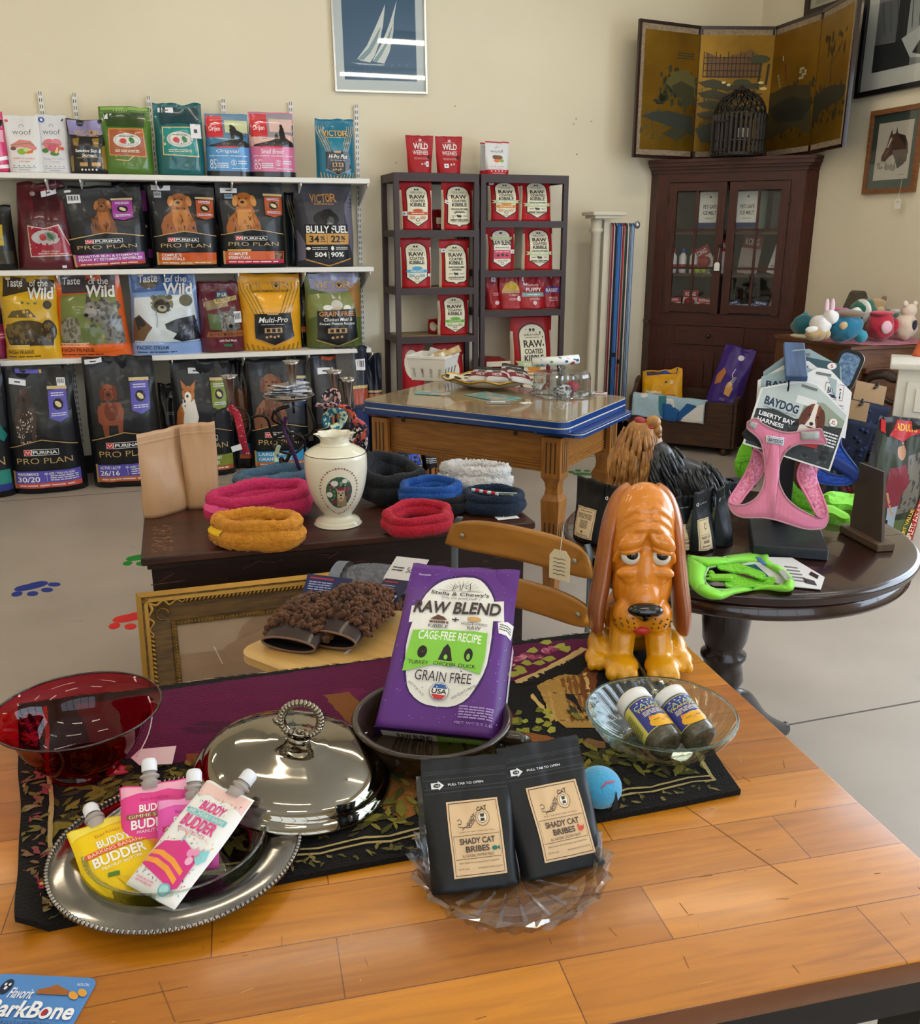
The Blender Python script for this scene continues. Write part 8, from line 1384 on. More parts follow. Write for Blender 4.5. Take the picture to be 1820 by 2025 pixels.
def weave(c,pts,px=True,jit=.0025):
 """one woven colour area; pts are photo sight points on the rug or rug metres"""
 w=[Vector(at(x,y,z=RZ2)[:2])if px else Vector((x,y))for x,y in pts];d=[]
 for i,a in enumerate(w):
  b=w[(i+1)%len(w)];n=max(1,int((b-a).length/.012))
  for k in range(n):q=a.lerp(b,k/n);d.append(q+Vector((jr.uniform(-jit,jit),jr.uniform(-jit,jit))))
 d=[p for p in d if inside(p)]
 if len(d)<3:return
 lay[0]+=1;z=.0005+.0000032*lay[0];x0=min(p.x for p in d);x1=max(p.x for p in d);y0=min(p.y for p in d);y1=max(p.y for p in d)
 vs,fs=cut_to_grid([tuple(p)for p in d],[tuple(range(len(d)))],[k*.03 for k in range(int(x0/.03)-1,int(x1/.03)+2)],[k*.03 for k in range(int(y0/.03)-1,int(y1/.03)+2)]);mb.add([(x,y,RZ2+rug_h(x,y)*1.0+z+.0003)for x,y in vs],fs,rug_m(c))
mag='#560a36'
weave(mag,[(150,1395),(300,1370),(560,1333),(800,1296),(1175,1262),(1180,1290),(1080,1330),(1005,1350),(1000,1400),(1030,1430),(900,1500),(700,1490),(560,1490),(430,1500),(330,1510),(250,1500),(180,1470)])
for k in range(26):x,y=jr.uniform(320,900),jr.uniform(1370,1490);weave(jr.choice(('#66103f','#420829','#5c0c38')),ell(x,y,jr.uniform(20,60),jr.uniform(4,12),0,8),jit=.004)
weave('#7a4a20',[(640,1376),(690,1370),(720,1400),(700,1440),(670,1410)]);weave('#7a3c1c',[(370,1490),(420,1486),(440,1500),(400,1520),(365,1510)]);weave('#7a4c18',[(740,1490),(800,1510),(830,1560),(800,1620),(760,1600),(770,1540)]);weave('#8a5a24',[(780,1560),(815,1570),(820,1610),(790,1630)])
for(x,y),s in(((1030,1300),16),((1065,1303),13),((1090,1288),13),((1008,1318),10)):
 for k in range(6):weave(jr.choice(('#a8506c','#c08088','#8a3450')),ell(x+jr.uniform(-s,s),y+jr.uniform(-s*.4,s*.4),s*.6,s*.3,0,8))
for x,y in((1052,1288),(1108,1280),(1040,1312),(1066,1312),(1085,1304),(1024,1322),(1014,1334),(1030,1328),(1080,1272),(1118,1285)):weave('#9a9a3c',[(x-12,y+2),(x-3,y-5),(x+8,y-6),(x+13,y+1),(x+3,y+6)])
weave('#c0a468',[(1015,1348),(1060,1330),(1110,1305),(1150,1280),(1165,1284),(1110,1318),(1060,1342),(1020,1354)]);weave('#120e0d',[(1020,1354),(1110,1314),(1170,1288),(1200,1330),(1170,1380),(1150,1400),(1120,1345),(1060,1352)])
weave('#a8803c',[(1062,1356),(1110,1332),(1140,1335),(1160,1380),(1172,1420),(1180,1440),(1120,1440),(1096,1420),(1080,1390)])
for k in range(9):weave(jr.choice(('#c9a860','#7a4c1c','#b5904a')),[(1066+11*k,1352-k*2.4),(1072+11*k,1350-k*2.4),(1098+10*k,1425),(1090+10*k,1428)])
weave('#c9a860',[(1047,1374),(1056,1372),(1080,1404),(1068,1402)]);weave('#6b3a18',[(1150,1330),(1160,1320),(1182,1328),(1172,1400),(1150,1370)]);weave('#120e0d',[(1120,1372),(1136,1374),(1140,1384),(1150,1400),(1160,1425),(1148,1410),(1134,1388),(1122,1382)])
for k in range(16):x,y=jr.uniform(1008,1090),jr.uniform(1405,1450);weave(jr.choice(('#8c8a2c','#a09a3a','#6e6c22')),[(x-8,y+3),(x-2,y-5),(x+7,y-4),(x+9,y+3),(x,y+6)])
weave('#8a5020',[(1015,1445),(1050,1450),(1100,1460),(1080,1472),(1020,1470)]);weave('#2a1c12',ell(1006,1442,12,8));weave('#7a5430',[(1150,1470),(1165,1462),(1200,1470),(1195,1480),(1160,1480)]);weave('#6a6426',[(1150,1490),(1200,1486),(1230,1500),(1180,1510)])
def leafband(n,u0,u1,v0,v1,cols,s=.016):
 for _ in range(n):
  u,v_,a=jr.uniform(u0,u1),jr.uniform(v0,v1),jr.uniform(0,6.28);p=rug(u,v_);l=s*jr.uniform(.6,1.3);weave(jr.choice(cols),[(p.x+l*x*math.cos(a)-l*y*math.sin(a),p.y+l*x*math.sin(a)+l*y*math.cos(a))for x,y in((-1,0),(-.4,.32),(.3,.28),(1,0),(.3,-.25),(-.5,-.3))],False,.0015)
OL=('#5a5518','#726a22','#45420f','#7c6f28','#3a3218');leafband(350,.042,.34,.1,.56,OL);leafband(210,.34,.96,.1,.34,OL);leafband(40,.8,.97,.1,.5,OL);leafband(16,.36,.6,.3,.5,('#5a4a20','#6a4c20'))
for v_ in(.055,.075):weave('#a89460',[tuple(rug(u/30,v_+.006*math.sin(u*2.1))[:2])for u in range(1,30)]+[tuple(rug(u/30,v_+.007+.006*math.sin(u*2.1))[:2])for u in range(29,0,-1)],False,.0008)
for u in(.035,.965):weave('#a89460',[tuple(rug(u,v_/20)[:2])for v_ in range(1,20)]+[tuple(rug(u+.006,v_/20)[:2])for v_ in range(19,0,-1)],False,.0008)
leafband(120,.003,.033,.04,.95,('#7a5a40','#6e6830','#8c7a50','#8a3a44'),.009);leafband(120,.03,.97,.012,.05,('#5a5426','#7c6c3a'),.007)
for x,y in((60,1770),(85,1755),(230,1530)):
 for k in range(7):weave(jr.choice(('#b0304a','#c85a6c','#8a1c34')),ell(x+jr.uniform(-14,14),y+jr.uniform(-8,8),11,6,0,8))
 weave('#d9b060',ell(x,y,4,3,0,6))
for k in range(60):u=k/60;p,q=rug(u,.992),rug(u+.012,.982);weave(jr.choice(('#a89a7c','#15110f','#3a342a')),[(p.x,p.y),(q.x,p.y+.002),(q.x,q.y),(p.x,q.y)],False,.001)
o=mb.build('tapestry_rug',None,fix=False);tag(o,'dark floral tapestry runner with magenta field on the foreground table','rug')
RT=RZ2+.0025
# ---- red glass bowl
red_g=thin_glass('ruby_glass','#cc1c34',.6,1.5);rb=thing('red_glass_bowl','ruby red glass bowl with flared rim at the left of the rug','bowl',(-.536,1.155,RT),0);pf=[(.0,.012),(.03,.011),(.05,.013),(.066,.024),(.08,.045),(.09,.068),(.1,.084),(.112,.0925)];inn_=bez([(a,b,0)for a,b in pf],5)
mb=MB();mb.lathe([(p.x,p.y)for p in inn_],red_g,72);mb.build('body',rb,fix=False);MB().tube([(.112*math.cos(2*PI*i/72),.112*math.sin(2*PI*i/72),.0925)for i in range(72)],.0016,M('ruby_rim','#2a040a',.1,coat=.5),8,closed=True).build('rim',rb);MB().lathe([(.045,.012),(.046,.004),(.05,.0),(.042,.0)],red_g,48).build('foot_ring',rb,fix=False)
t=thing('price_tag','pale pink price tag on a cord from the red bowl','price tag',at(300,1496,z=RT+.012),Euler((.3,.1,.3)));MB().prism([(-.028,0),(-.016,.015),(.034,.017),(.028,-.017),(-.016,-.015)],-.0006,.0006,M('tag_pink','#dcc0c4',.6)).build('tag_card',t);MB().tube(bez([(-.02,0,.001),(-.005,.025,.02),(.0,.045,.045),(-.006,.06,.06)],6),.001,st_m,5).build('cord',t)
# ---- silver dish, glass liner, lid
sil=M('silver_plate','#a8a29a',.14,metal=1.0,col2='#85807a',cscale=14);sil_b=M('silver_bright','#92897a',.05,metal=1.0);TC=Vector((-.345,.958,TH_+.004));sd=thing('silver_serving_dish','round tarnished silver serving dish with beaded rim holding pouches','dish',TC,0)
mb=MB();mb.lathe([(0,.004),(.085,.004),(.1,.012),(.106,.022),(.112,.025),(.146,.0225),(.149,.02),(.146,.018),(.11,.02),(.1,.016),(.09,.0),(0,.0)],sil,96);mb.build('dish',sd,fix=False);mb=MB()
for i in range(150):a=2*PI*i/150;mb.ball((.1475*math.cos(a),.1475*math.sin(a),.0225),(.0034,.0026,.0034),sil,6,4,rot=(0,0,a))
mb.build('beaded_rim',sd);lg=thing('glass_liner','clear glass liner dish set inside the silver dish','dish',TC+Vector((0,0,.0052)),0);MB().lathe([(0,.0),(.08,.0),(.096,.012),(.101,.03),(.105,.032),(.108,.0315),(.104,.029),(.099,.01),(.082,.003),(0,.003)],thin_glass('liner_glass','#d5dcd6',1.0,1.9),80).build('bowl',lg,fix=False)
lc=at(582,1524,z=TH_+.036);LM=Matrix.Translation(lc)@Matrix.Rotation(math.radians(10),4,Vector((.2,1,0)));ld=thing('silver_dish_lid','polished domed silver lid with ring handle tipped against the serving dish','dish lid');ld.matrix_world=LM
lp=[(p.x,p.y)for p in bez([(.113,-.004,0),(.1145,.0,0),(.111,.006,0),(.107,.011,0),(.104,.018,0),(.095,.028,0),(.076,.036,0),(.056,.0405,0),(.04,.044,0),(.026,.048,0),(.012,.052,0),(0,.053,0)],4)]
MB().lathe([(r*1.16 if r>.03 else r,z)for r,z in lp],sil_b,96).build('dome',ld,fix=False);mb=MB()
for i in range(26):a=-.9+(PI+1.8)*i/25;mb.ball((.027*math.cos(a),0,.081+.026*math.sin(a)),(.0052,.0062,.0036),sil_b,8,6,rot=(0,-a,0))
mb.tube(arc((0,0,.081),.0245,0,2*PI*.98,30),.0042,sil_b,8,closed=True);mb.ball((-.031,0,.073),(.008,.004,.005),sil_b,8,6,rot=(0,.6,0));mb.tube(arc((0,0,.054),.014,0,6.2,14,'xy'),.003,sil_b,6,closed=True);mb.build('ring_handle',ld)
for k in range(3):MB().ball((-.011+.011*k,-.003,.062+.003*(k==1)),.0042,sil_b,8,6).build('acorn',ld)
# ---- squeeze pouches
def pose(B,T,L,Rr):up=T-B;x=(Rr-L);return axis_mat(B,x,up),(x-up*(x.dot(up)/up.length_squared)).length,up.length
capw,neck=M('cap_white','#e4e4e8',.4),M('neck_clear','#d0c4bc',.25,trans=.4)
def squeeze(label,bp,bz,tp,tz,lp_,rp_,mz,art,base,sx,band,group='peanut butter pouches in the silver dish'):
 m_,w,h=pose(at(*bp,z=bz),at(*tp,z=tz),at(*lp_,z=mz),at(*rp_,z=mz));me,S=bag_mesh('squeeze_pouch',w,h,.02,[('P',band,[(.02,.02),(.98,.02),(.98,.16),(.7,.11),(.5,.13),(.3,.11),(.02,.16)])]+art,base,style='pack',amp=.002,seed=int(bp[0]),na=16,nt=18,p=5,off=.0004,step=.00012,finish='satin');o=bpy.data.objects.new('squeeze_pouch',me);COL.objects.link(o);o.matrix_world=m_;tag(o,label,'pouch',group);X=Matrix.Translation((w*sx,0,h-.006))
 mb=MB();mb.lathe([(.0,0),(.011,.0),(.0105,.008),(.012,.009),(.0085,.011),(.0085,.014),(.012,.015),(.012,.017),(.0085,.018),(.0085,.022),(.0,.022)],neck,20,X=X);mb.build('spout',o,fix=False);mb=MB();mb.lathe([(.0092,.022),(.0096,.023),(.0096,.034),(.0078,.038),(0,.0385)],capw,28,X=X,rf=lambda a,i:1+.03*math.sin(a*14));mb.build('cap',o,fix=False);return o
bud=lambda c,flavour,fc,bc,y0=.28:[('T',fc,'barkistro',.3,y0-.1,.7,y0-.05,{'b':-.01}),('T',c,'BUDDY',.28,y0,.72,y0+.1,{'b':.045}),('R',bc,.1,y0+.115,.9,y0+.18),('T',fc if c!='#f4efe9' else '#f4d9c0',flavour,.13,y0+.125,.87,y0+.17),('T',c,'BUDDER',.16,y0+.195,.84,y0+.315,{'b':.045}),('T',c,'PEANUT BUTTER',.24,y0+.335,.76,y0+.37)]
D0=TC.z
squeeze('pink smores pouch standing at the back of the silver dish',(312,1700),D0+.012,(278,1557),D0+.075,(212,1612),(352,1590),D0+.055,bud('#f4efe9',"GIMME S'MORES",'#b02a68','#8a5a34')+[('R','#e08a3c',.1,.74,.9,.95)],'#e0428c',-.06,'#eaa8bc')
squeeze('magenta pouch behind the white sprinkle pouch',(372,1725),D0+.012,(366,1576),D0+.072,(312,1632),(432,1618),D0+.05,bud('#f4efe9','AWESOME','#8a1c6c','#b02a5c')+[('R','#c8387c',.1,.74,.9,.95)],'#dd55ac',.1,'#e896c4')
squeeze('yellow banana pouch lying at the left of the silver dish',(266,1772),D0+.008,(188,1634),D0+.042,(149,1706),(298,1652),D0+.03,bud('#f4efe9','BARKING BANANA','#c8702c','#d9583c')+[('L','#c8a010',[(.4,.78),(.6,.86),(.95,.84)],.012),('L','#4f7a2c',[(.28,.72),(.42,.74)],.06),('P','#e0b40c',[(.36,.76),(.5,.8),(.62,.9),(.6,1),(.46,.9)])],'#ecc60a',-.1,'#f0d84e')
cake=[('K','#d8506c',dots(42,.05,.1,.95,.95,.017,1,.3)),('K','#4fa8b0',dots(42,.05,.1,.95,.95,.017,2,.3)),('K','#e0b03c',dots(34,.05,.1,.95,.95,.017,3,.3)),('K','#3a5a7c',dots(30,.05,.1,.95,.95,.017,4,.3)),('T','#e0408c','BUDDY',.3,.17,.76,.255,{'b':.05}),('R','#7cc4c8',.14,.268,.9,.315),('T','#f4f0ee','BIRTHDAY BASH',.18,.275,.86,.31),('T','#e0408c','BUDDER',.2,.325,.84,.43,{'b':.05}),('T','#d0709c','PEANUT BUTTER',.24,.445,.76,.475),('P','#d83a88',[(.12,.69),(.2,.6),(.5,.535),(.74,.58),(.88,.66),(.88,.87),(.8,.9),(.1,.82)]),('P','#f0a040',[(.13,.69),(.3,.672),(.55,.69),(.8,.745),(.8,.785),(.55,.735),(.3,.715),(.12,.73)]),('P','#f0a040',[(.12,.757),(.3,.742),(.55,.76),(.79,.815),(.79,.86),(.55,.805),(.3,.785),(.11,.8)]),('E','#e89ac0',.72,.6,.06,.035),('E','#f0b8d4',.78,.66,.06,.035),('E','#e89ac0',.8,.58,.05,.03),('L','#9ac0e0',[(.48,.56),(.46,.5)],.025),('E','#e8a83c',.455,.485,.016,.014),('P','#8cccd0',[(.86,.56),(.94,.52),(.96,.6),(.92,.66),(.86,.64)]),('E','#7ab8c0',.72,.92,.1,.05),('E','#a8d8dc',.72,.92,.075,.036),('G','#e0a0b4',.16,.9,.5,.95,2)]
squeeze('white sprinkle pouch with cake slice leaning across the silver dish',(296,1774),D0+.024,(480,1578),D0+.085,(345,1655),(444,1702),D0+.055,cake,'#f3f1ee',.1,'#efcac4')
# ---- stoneware bowl and purple bag
stw=M('stoneware','#261b11',.25,coat=.5,col2='#352617',cscale=18);SB=Vector((-.041,1.208,RT));sb=thing('stoneware_bowl','brown glazed stoneware bowl holding the purple bag','bowl',SB,0);hb_=TH_+.062-RT
MB().lathe([(0,.0),(.085,0),(.1,.012),(.108,hb_*.7),(.109,hb_-.006),(.116,hb_-.004),(.118,hb_),(.115,hb_+.004),(.106,hb_),(.1,hb_*.6),(.09,.014),(0,.01)],stw,72).build('body',sb,fix=False);MB().tube(bez([(.1,-.035,hb_*.75),(.128,-.04,hb_*.7),(.132,-.03,hb_*.45),(.105,-.03,hb_*.35)],6),.011,stw,10).build('handle',sb)
price_tag('white price tag hanging from the stoneware bowl',SB+Vector((-.118,-.045,hb_*.62)),Euler((-.7,0,-.3)),.045,.034,[(.004,.01,.012),(.012,.03,.024)],lines=0,col='#dedbd8')
def lean(bl,br,tm,z0,tilt,z1=None):
 a,b=at(*bl,z=z0),at(*br,z=z1 or z0);X_=(b-a).normalized();up0=(Vector((0,0,1))-X_*X_.z).normalized();back=up0.cross(X_);U_=up0*math.cos(tilt)+back*math.sin(tilt);n=X_.cross(U_);c=(a+b)/2;d=ray(*tm);O=Vector((0,0,EYE));T_=O+d*((c-O).dot(n)/d.dot(n));return axis_mat(c,X_,T_-c),(b-a).length,(T_-c).length
pm_,pw_,ph_=lean((730,1432),(984,1458),(921,1103),SB.z+.04,.93);k='#2c2422';W_='#eae7e0'
bagart=[('P','#3c1f5c',[(.5+.37*(math.copysign(abs(math.cos(a))**.75,math.cos(a))),.47-.42*math.copysign(abs(math.sin(a))**.8,math.sin(a))*(1 if math.sin(a)>0 else .98))for a in[2*PI*i/40 for i in range(40)]]),('P',W_,[(.5+.35*(math.copysign(abs(math.cos(a))**.75,math.cos(a)))+.006*math.sin(i*5),.47-.405*math.copysign(abs(math.sin(a))**.8,math.sin(a)))for i,a in enumerate([2*PI*i/40 for i in range(40)])]),('P',W_,[(.1,.3),(.9,.215),(.93,.36),(.12,.42)]),('P',W_,[(.88,.37),(1.0,.345),(.99,.44),(.9,.44)]),('G','#6a645e',.9,.375,.985,.42,3)]
bagart+=[('L','#8a857e',[(.5+.06*math.cos(a),.165-.03*math.sin(a)),(.5+.17*math.cos(a),.165-.075*math.sin(a))],.003)for a in[PI*i/12 for i in range(13)]]+[('L',k,[(.42,.16),(.43,.12),(.46,.135),(.48,.12),(.49,.16)],.006),('L',k,[(.5,.16),(.51,.11),(.54,.13),(.57,.11),(.58,.16)],.006),('E',k,.445,.145,.006,.004),('E',k,.54,.145,.006,.004),('L',k,[(.3,.17),(.7,.165)],.003),('T',k,"Stella & Chewy's",.24,.178,.76,.214,{'b':.012}),('T',k,'Only the good stuff',.34,.218,.66,.236),('T','#3a2a28','RAW BLEND',.13,.255,.89,.345,{'b':.03,'rot':.05,'s':.06}),('P','#5a3222',[(.3,.395),(.36,.36),(.42,.375),(.45,.395)]),('L',k,[(.49,.385),(.55,.383)],.012),('L',k,[(.52,.37),(.52,.398)],.012),('E','#c9a060',.68,.375,.06,.016),('G','#6a4a3a',.3,.4,.47,.425,1),('T',k,'KIBBLE',.3,.428,.47,.448),('T',k,'FREEZE-DRIED',.58,.4,.8,.415),('T',k,'RAW',.64,.422,.75,.445),
 ('P','#86c848',[(.185,.475),(.5,.455),(.815,.455),(.82,.6),(.8,.69),(.6,.655),(.4,.66),(.165,.71),(.17,.6)]),('T','#f0f2e8','CAGE-FREE RECIPE',.24,.475,.77,.525,{'b':.015,'bow':.008}),('E',k,.3,.595,.04,.035),('P',k,[(.44,.63),(.47,.56),(.5,.535),(.53,.56),(.56,.63)]),('E',k,.685,.59,.036,.038),('E','#86c848',.5,.61,.016,.014),('E','#86c848',.685,.6,.015,.018),('T',k,'TURKEY',.2,.645,.37,.665),('T',k,'CHICKEN',.41,.64,.59,.66),('T',k,'DUCK',.62,.643,.76,.663),('T',k,'GRAIN FREE',.28,.695,.74,.75,{'b':-.004}),('E','#8a8a92',.5,.8,.078,.047),('E',W_,.5,.8,.072,.043),('P','#2c5a9c',[(.44,.785),(.46,.765),(.5,.76),(.54,.765),(.56,.785)]),('T',k,'USA',.44,.788,.56,.814,{'b':.03}),('P','#c0343c',[(.44,.818),(.56,.818),(.53,.84),(.5,.843),(.47,.84)]),('T',k,'JUST FOR CATS',.22,.79,.4,.805,{'rot':-.65}),('T',k,'HIGH QUALITY PROTEIN',.59,.785,.81,.8,{'rot':.6}),('K','#a88cc4',dots(150,.03,.02,.97,.97,.0035,5)),('G','#a890c0',.68,.86,.94,.93,5),('T','#a890c0','NET WT 2.5 LB',.66,.945,.94,.958),('T','#e6e0ec','Resealable',.09,.072,.2,.084)]
me,S=bag_mesh('cat_food_bag',pw_,ph_,.06,bagart,'#5d2e80',style='block',amp=.003,seed=44,na=24,nt=30,finish='satin',side='#552a76',off=.0004,step=.00009,p=9,taper=(1.0,.95));o=bpy.data.objects.new('cat_food_bag',me);COL.objects.link(o);o.matrix_world=pm_@Matrix.Translation((0,.03,0));tag(o,'purple cat food bag with white label leaning back in the stoneware bowl','bag')
mb=MB();X=Matrix.Rotation(PI/2,4,'X');gd=.05;mb.box((0,-.0002,0),(pw_*.94,.0008,gd),ink('#3a1c54','satin'),X=X);flat_art(mb,[('R','#ddd8cc',.05,.2,.52,.82),('R','#7fb84a',.52,.2,.97,.82),('T','#2c2422','RAW BLEND',.18,.3,.48,.62,{'b':.04}),('T','#cfe0b4','CAGE-FREE RECIPE',.55,.28,.9,.42),('K','#2c2422',[(.62,.65,.02,.1),(.74,.62,.02,.14),(.85,.65,.02,.1)])],pw_*.94,gd,X@Matrix.Translation((0,-.0006,-gd/2)),'satin');mb.build('bottom_gusset',o,fix=False)
mb=MB();n_=12
mb.grid(lambda u,v_:S(.985,.45+.52*v_,.0)+Vector((.004,.012+.02*u,0)),2,n_,ink('#cfd0da','satin'));mb.build('side_label',o,fix=False)
# ---- glass bowl with seasoning bottles
cg=thin_glass('bowl_glass','#eef4f2',1.0,1.65);GB=Vector((.296,1.21,RT));gbw=thing('glass_bowl','clear glass bowl with swirled ribs holding two seasoning bottles','bowl',GB,0)
def gl_(r,z):return lambda:None
gp=[(p.x,p.y)for p in bez([(0,.004,0),(.04,.004,0),(.058,.008,0),(.08,.022,0),(.095,.04,0),(.104,.055,0),(.107,.0595,0)],5)];vs=[];fs=[];n=120;K=len(gp)
for i,(r,z)in enumerate(gp):
 for j in range(n):a=2*PI*j/n+.5*(i/K);q=r*(1+.022*math.sin(36*2*PI*j/n)*hill(i/K,.2,.45)*(1-hill(i/K,.8,.92)));vs.append((q*math.cos(a),q*math.sin(a),z))
for i in range(K-1):
 for j in range(n):fs.append((i*n+j,i*n+(j+1)%n,(i+1)*n+(j+1)%n,(i+1)*n+j))
mb=MB();mb.add(vs,fs,cg,True);mb.add([(x*1.03,y*1.03,z-.003 if z>.006 else .0006)for x,y,z in vs],[f[::-1]for f in fs],cg,True);mb.tube([(.1085*math.cos(2*PI*i/72),.1085*math.sin(2*PI*i/72),.058)for i in range(72)],.0022,solid_glass('rim_glass','#dfeae8',.3),8,closed=True);mb.build('body',gbw,fix=False)
lab='#3b3f88';herb=M('herb_fill','#5a5240',.35,coat=.5,col2='#3c3828',cscale=150);whc=M('shaker_cap','#e4e1dc',.4)
def shaker(label,c,cz_,b,bz_,roll):
 A_,B2=at(*c,z=cz_),at(*b,z=bz_);ax=(A_-B2);Lh=ax.length;m_=axis_mat(B2,Vector((1,.45,0))if True else 0,ax)@Matrix.Rotation(roll,4,'Z');t=thing('seasoning_bottle',label,'bottle',(0,0,0),0,'seasoning bottles in the glass bowl');t.matrix_world=m_;r=.0255
 MB().lathe([(0,.003),(r*.7,.0),(r*.95,.002),(r,.008),(r,Lh*.78),(r*.9,Lh*.8),(0,Lh*.8)],herb,36).build('jar',t,fix=False);MB().lathe([(r*.9,Lh*.8),(r*1.03,Lh*.805),(r*1.03,Lh*.985),(r*.96,Lh),(0,Lh)],whc,36).build('cap',t,fix=False);mb=MB();z0,z1=Lh*.2,Lh*.76
 cyl=lambda x,y,o:(math.sin(x/r)*(r+o),-math.cos(x/r)*(r+o),z0+y);LW=r*2*PI*.8;LH_=z1-z0;mb.grid(lambda u,v_:Vector(cyl((u-.5)*LW,v_*LH_,.0004)),36,2,ink('#d9cf6a','gloss'))
 la=[('R',lab,.3,.02,.76,.98),('K','#c9d0e8',[(.4+.07*i,.09,.012,.025)for i in range(4)]),('T','#b9d88c','CATABIS',.33,.15,.73,.28),('T','#e6c84a','TRANQUIL',.34,.3,.72,.39,{'b':.02}),('G','#d9d6c0',.38,.42,.7,.58,4),('E','#e2a92c',.54,.84,.16,.2),('P','#e2a92c',[(.4,.72),(.42,.6),(.5,.68)]),('P','#e2a92c',[(.58,.68),(.66,.6),(.68,.74)]),('E','#d06a6c',.435,.655,.015,.03),('E','#d98a7c',.54,.84,.025,.025),('L','#5a3a14',[(.44,.78),(.48,.8),(.51,.78)],.006),('L','#5a3a14',[(.57,.78),(.6,.8),(.64,.78)],.006),('G','#8a8440',.06,.2,.26,.9,9),('G','#8a8440',.8,.2,.96,.9,9)]
 for i,(cc,v0,f0_)in enumerate(art_shapes(la,LW,LH_)):
  v0,f0_=cut_to_grid(v0,f0_,[LW*k_/36 for k_ in range(1,36)],[]);mb.add([cyl(x-LW/2,y,.0006+.00012*i)for x,y in v0],f0_,ink(cc,'gloss'),True)
 mb.build('label',t,fix=False)
shaker('left seasoning bottle with sleeping cat label in the glass bowl',(1233,1388),RT+.064,(1322,1476),RT+.036,-.1);shaker('right seasoning bottle with sleeping cat label in the glass bowl',(1306,1382),RT+.066,(1390,1466),RT+.037,-.35)
# ---- crystal dish with black treat pouches
cry=thin_glass('crystal','#eceef3',1.0,2.1);CD_=Vector((.059,.925,TH_+.0006));cdish=thing('crystal_dish','cut crystal dish with scalloped rim holding two black treat pouches','dish',CD_,0);n=72
def crys(prof):return[(q*math.cos(2*PI*j/n),q*math.sin(2*PI*j/n),z2)for i,(r,z,f,ph)in enumerate(prof)for j in range(n)for q,z2 in((r*(1+f*math.cos(18*2*PI*j/n+ph)),z+(.006*abs(math.cos(9*2*PI*j/n))if i in(5,6)else 0)),)]
pr=[(.0001,.004,0,0),(.045,.003,0,0),(.075,.003,.0,0),(.097,.012,.05,0),(.109,.022,.05,PI),(.118,.032,.05,0),(.112,.033,.03,0),(.103,.022,.015,0),(.09,.012,0,0),(.07,.009,0,0),(.0001,.009,0,0)];vs=crys(pr);fs=[(i*n+j,i*n+(j+1)%n,(i+1)*n+(j+1)%n,(i+1)*n+j)for i in range(len(pr)-1)for j in range(n)];mb=MB();mb.add(vs,fs,cry,False);mb.build('dish',cdish,fix=True);mb=MB()
for j in range(18):a=2*PI*j/18;mb.box((.055*math.cos(a),.055*math.sin(a),.0093),(.06,.004,.002),cry,X=Matrix.Identity(4))if False else mb.prism([(.025*math.cos(a),.025*math.sin(a)),(.082*math.cos(a-.035),.082*math.sin(a-.035)),(.082*math.cos(a+.035),.082*math.sin(a+.035))],.0092,.0112,cry)
mb.build('ray_cuts',cdish,kind)if False else mb.build('cut_star',cdish)
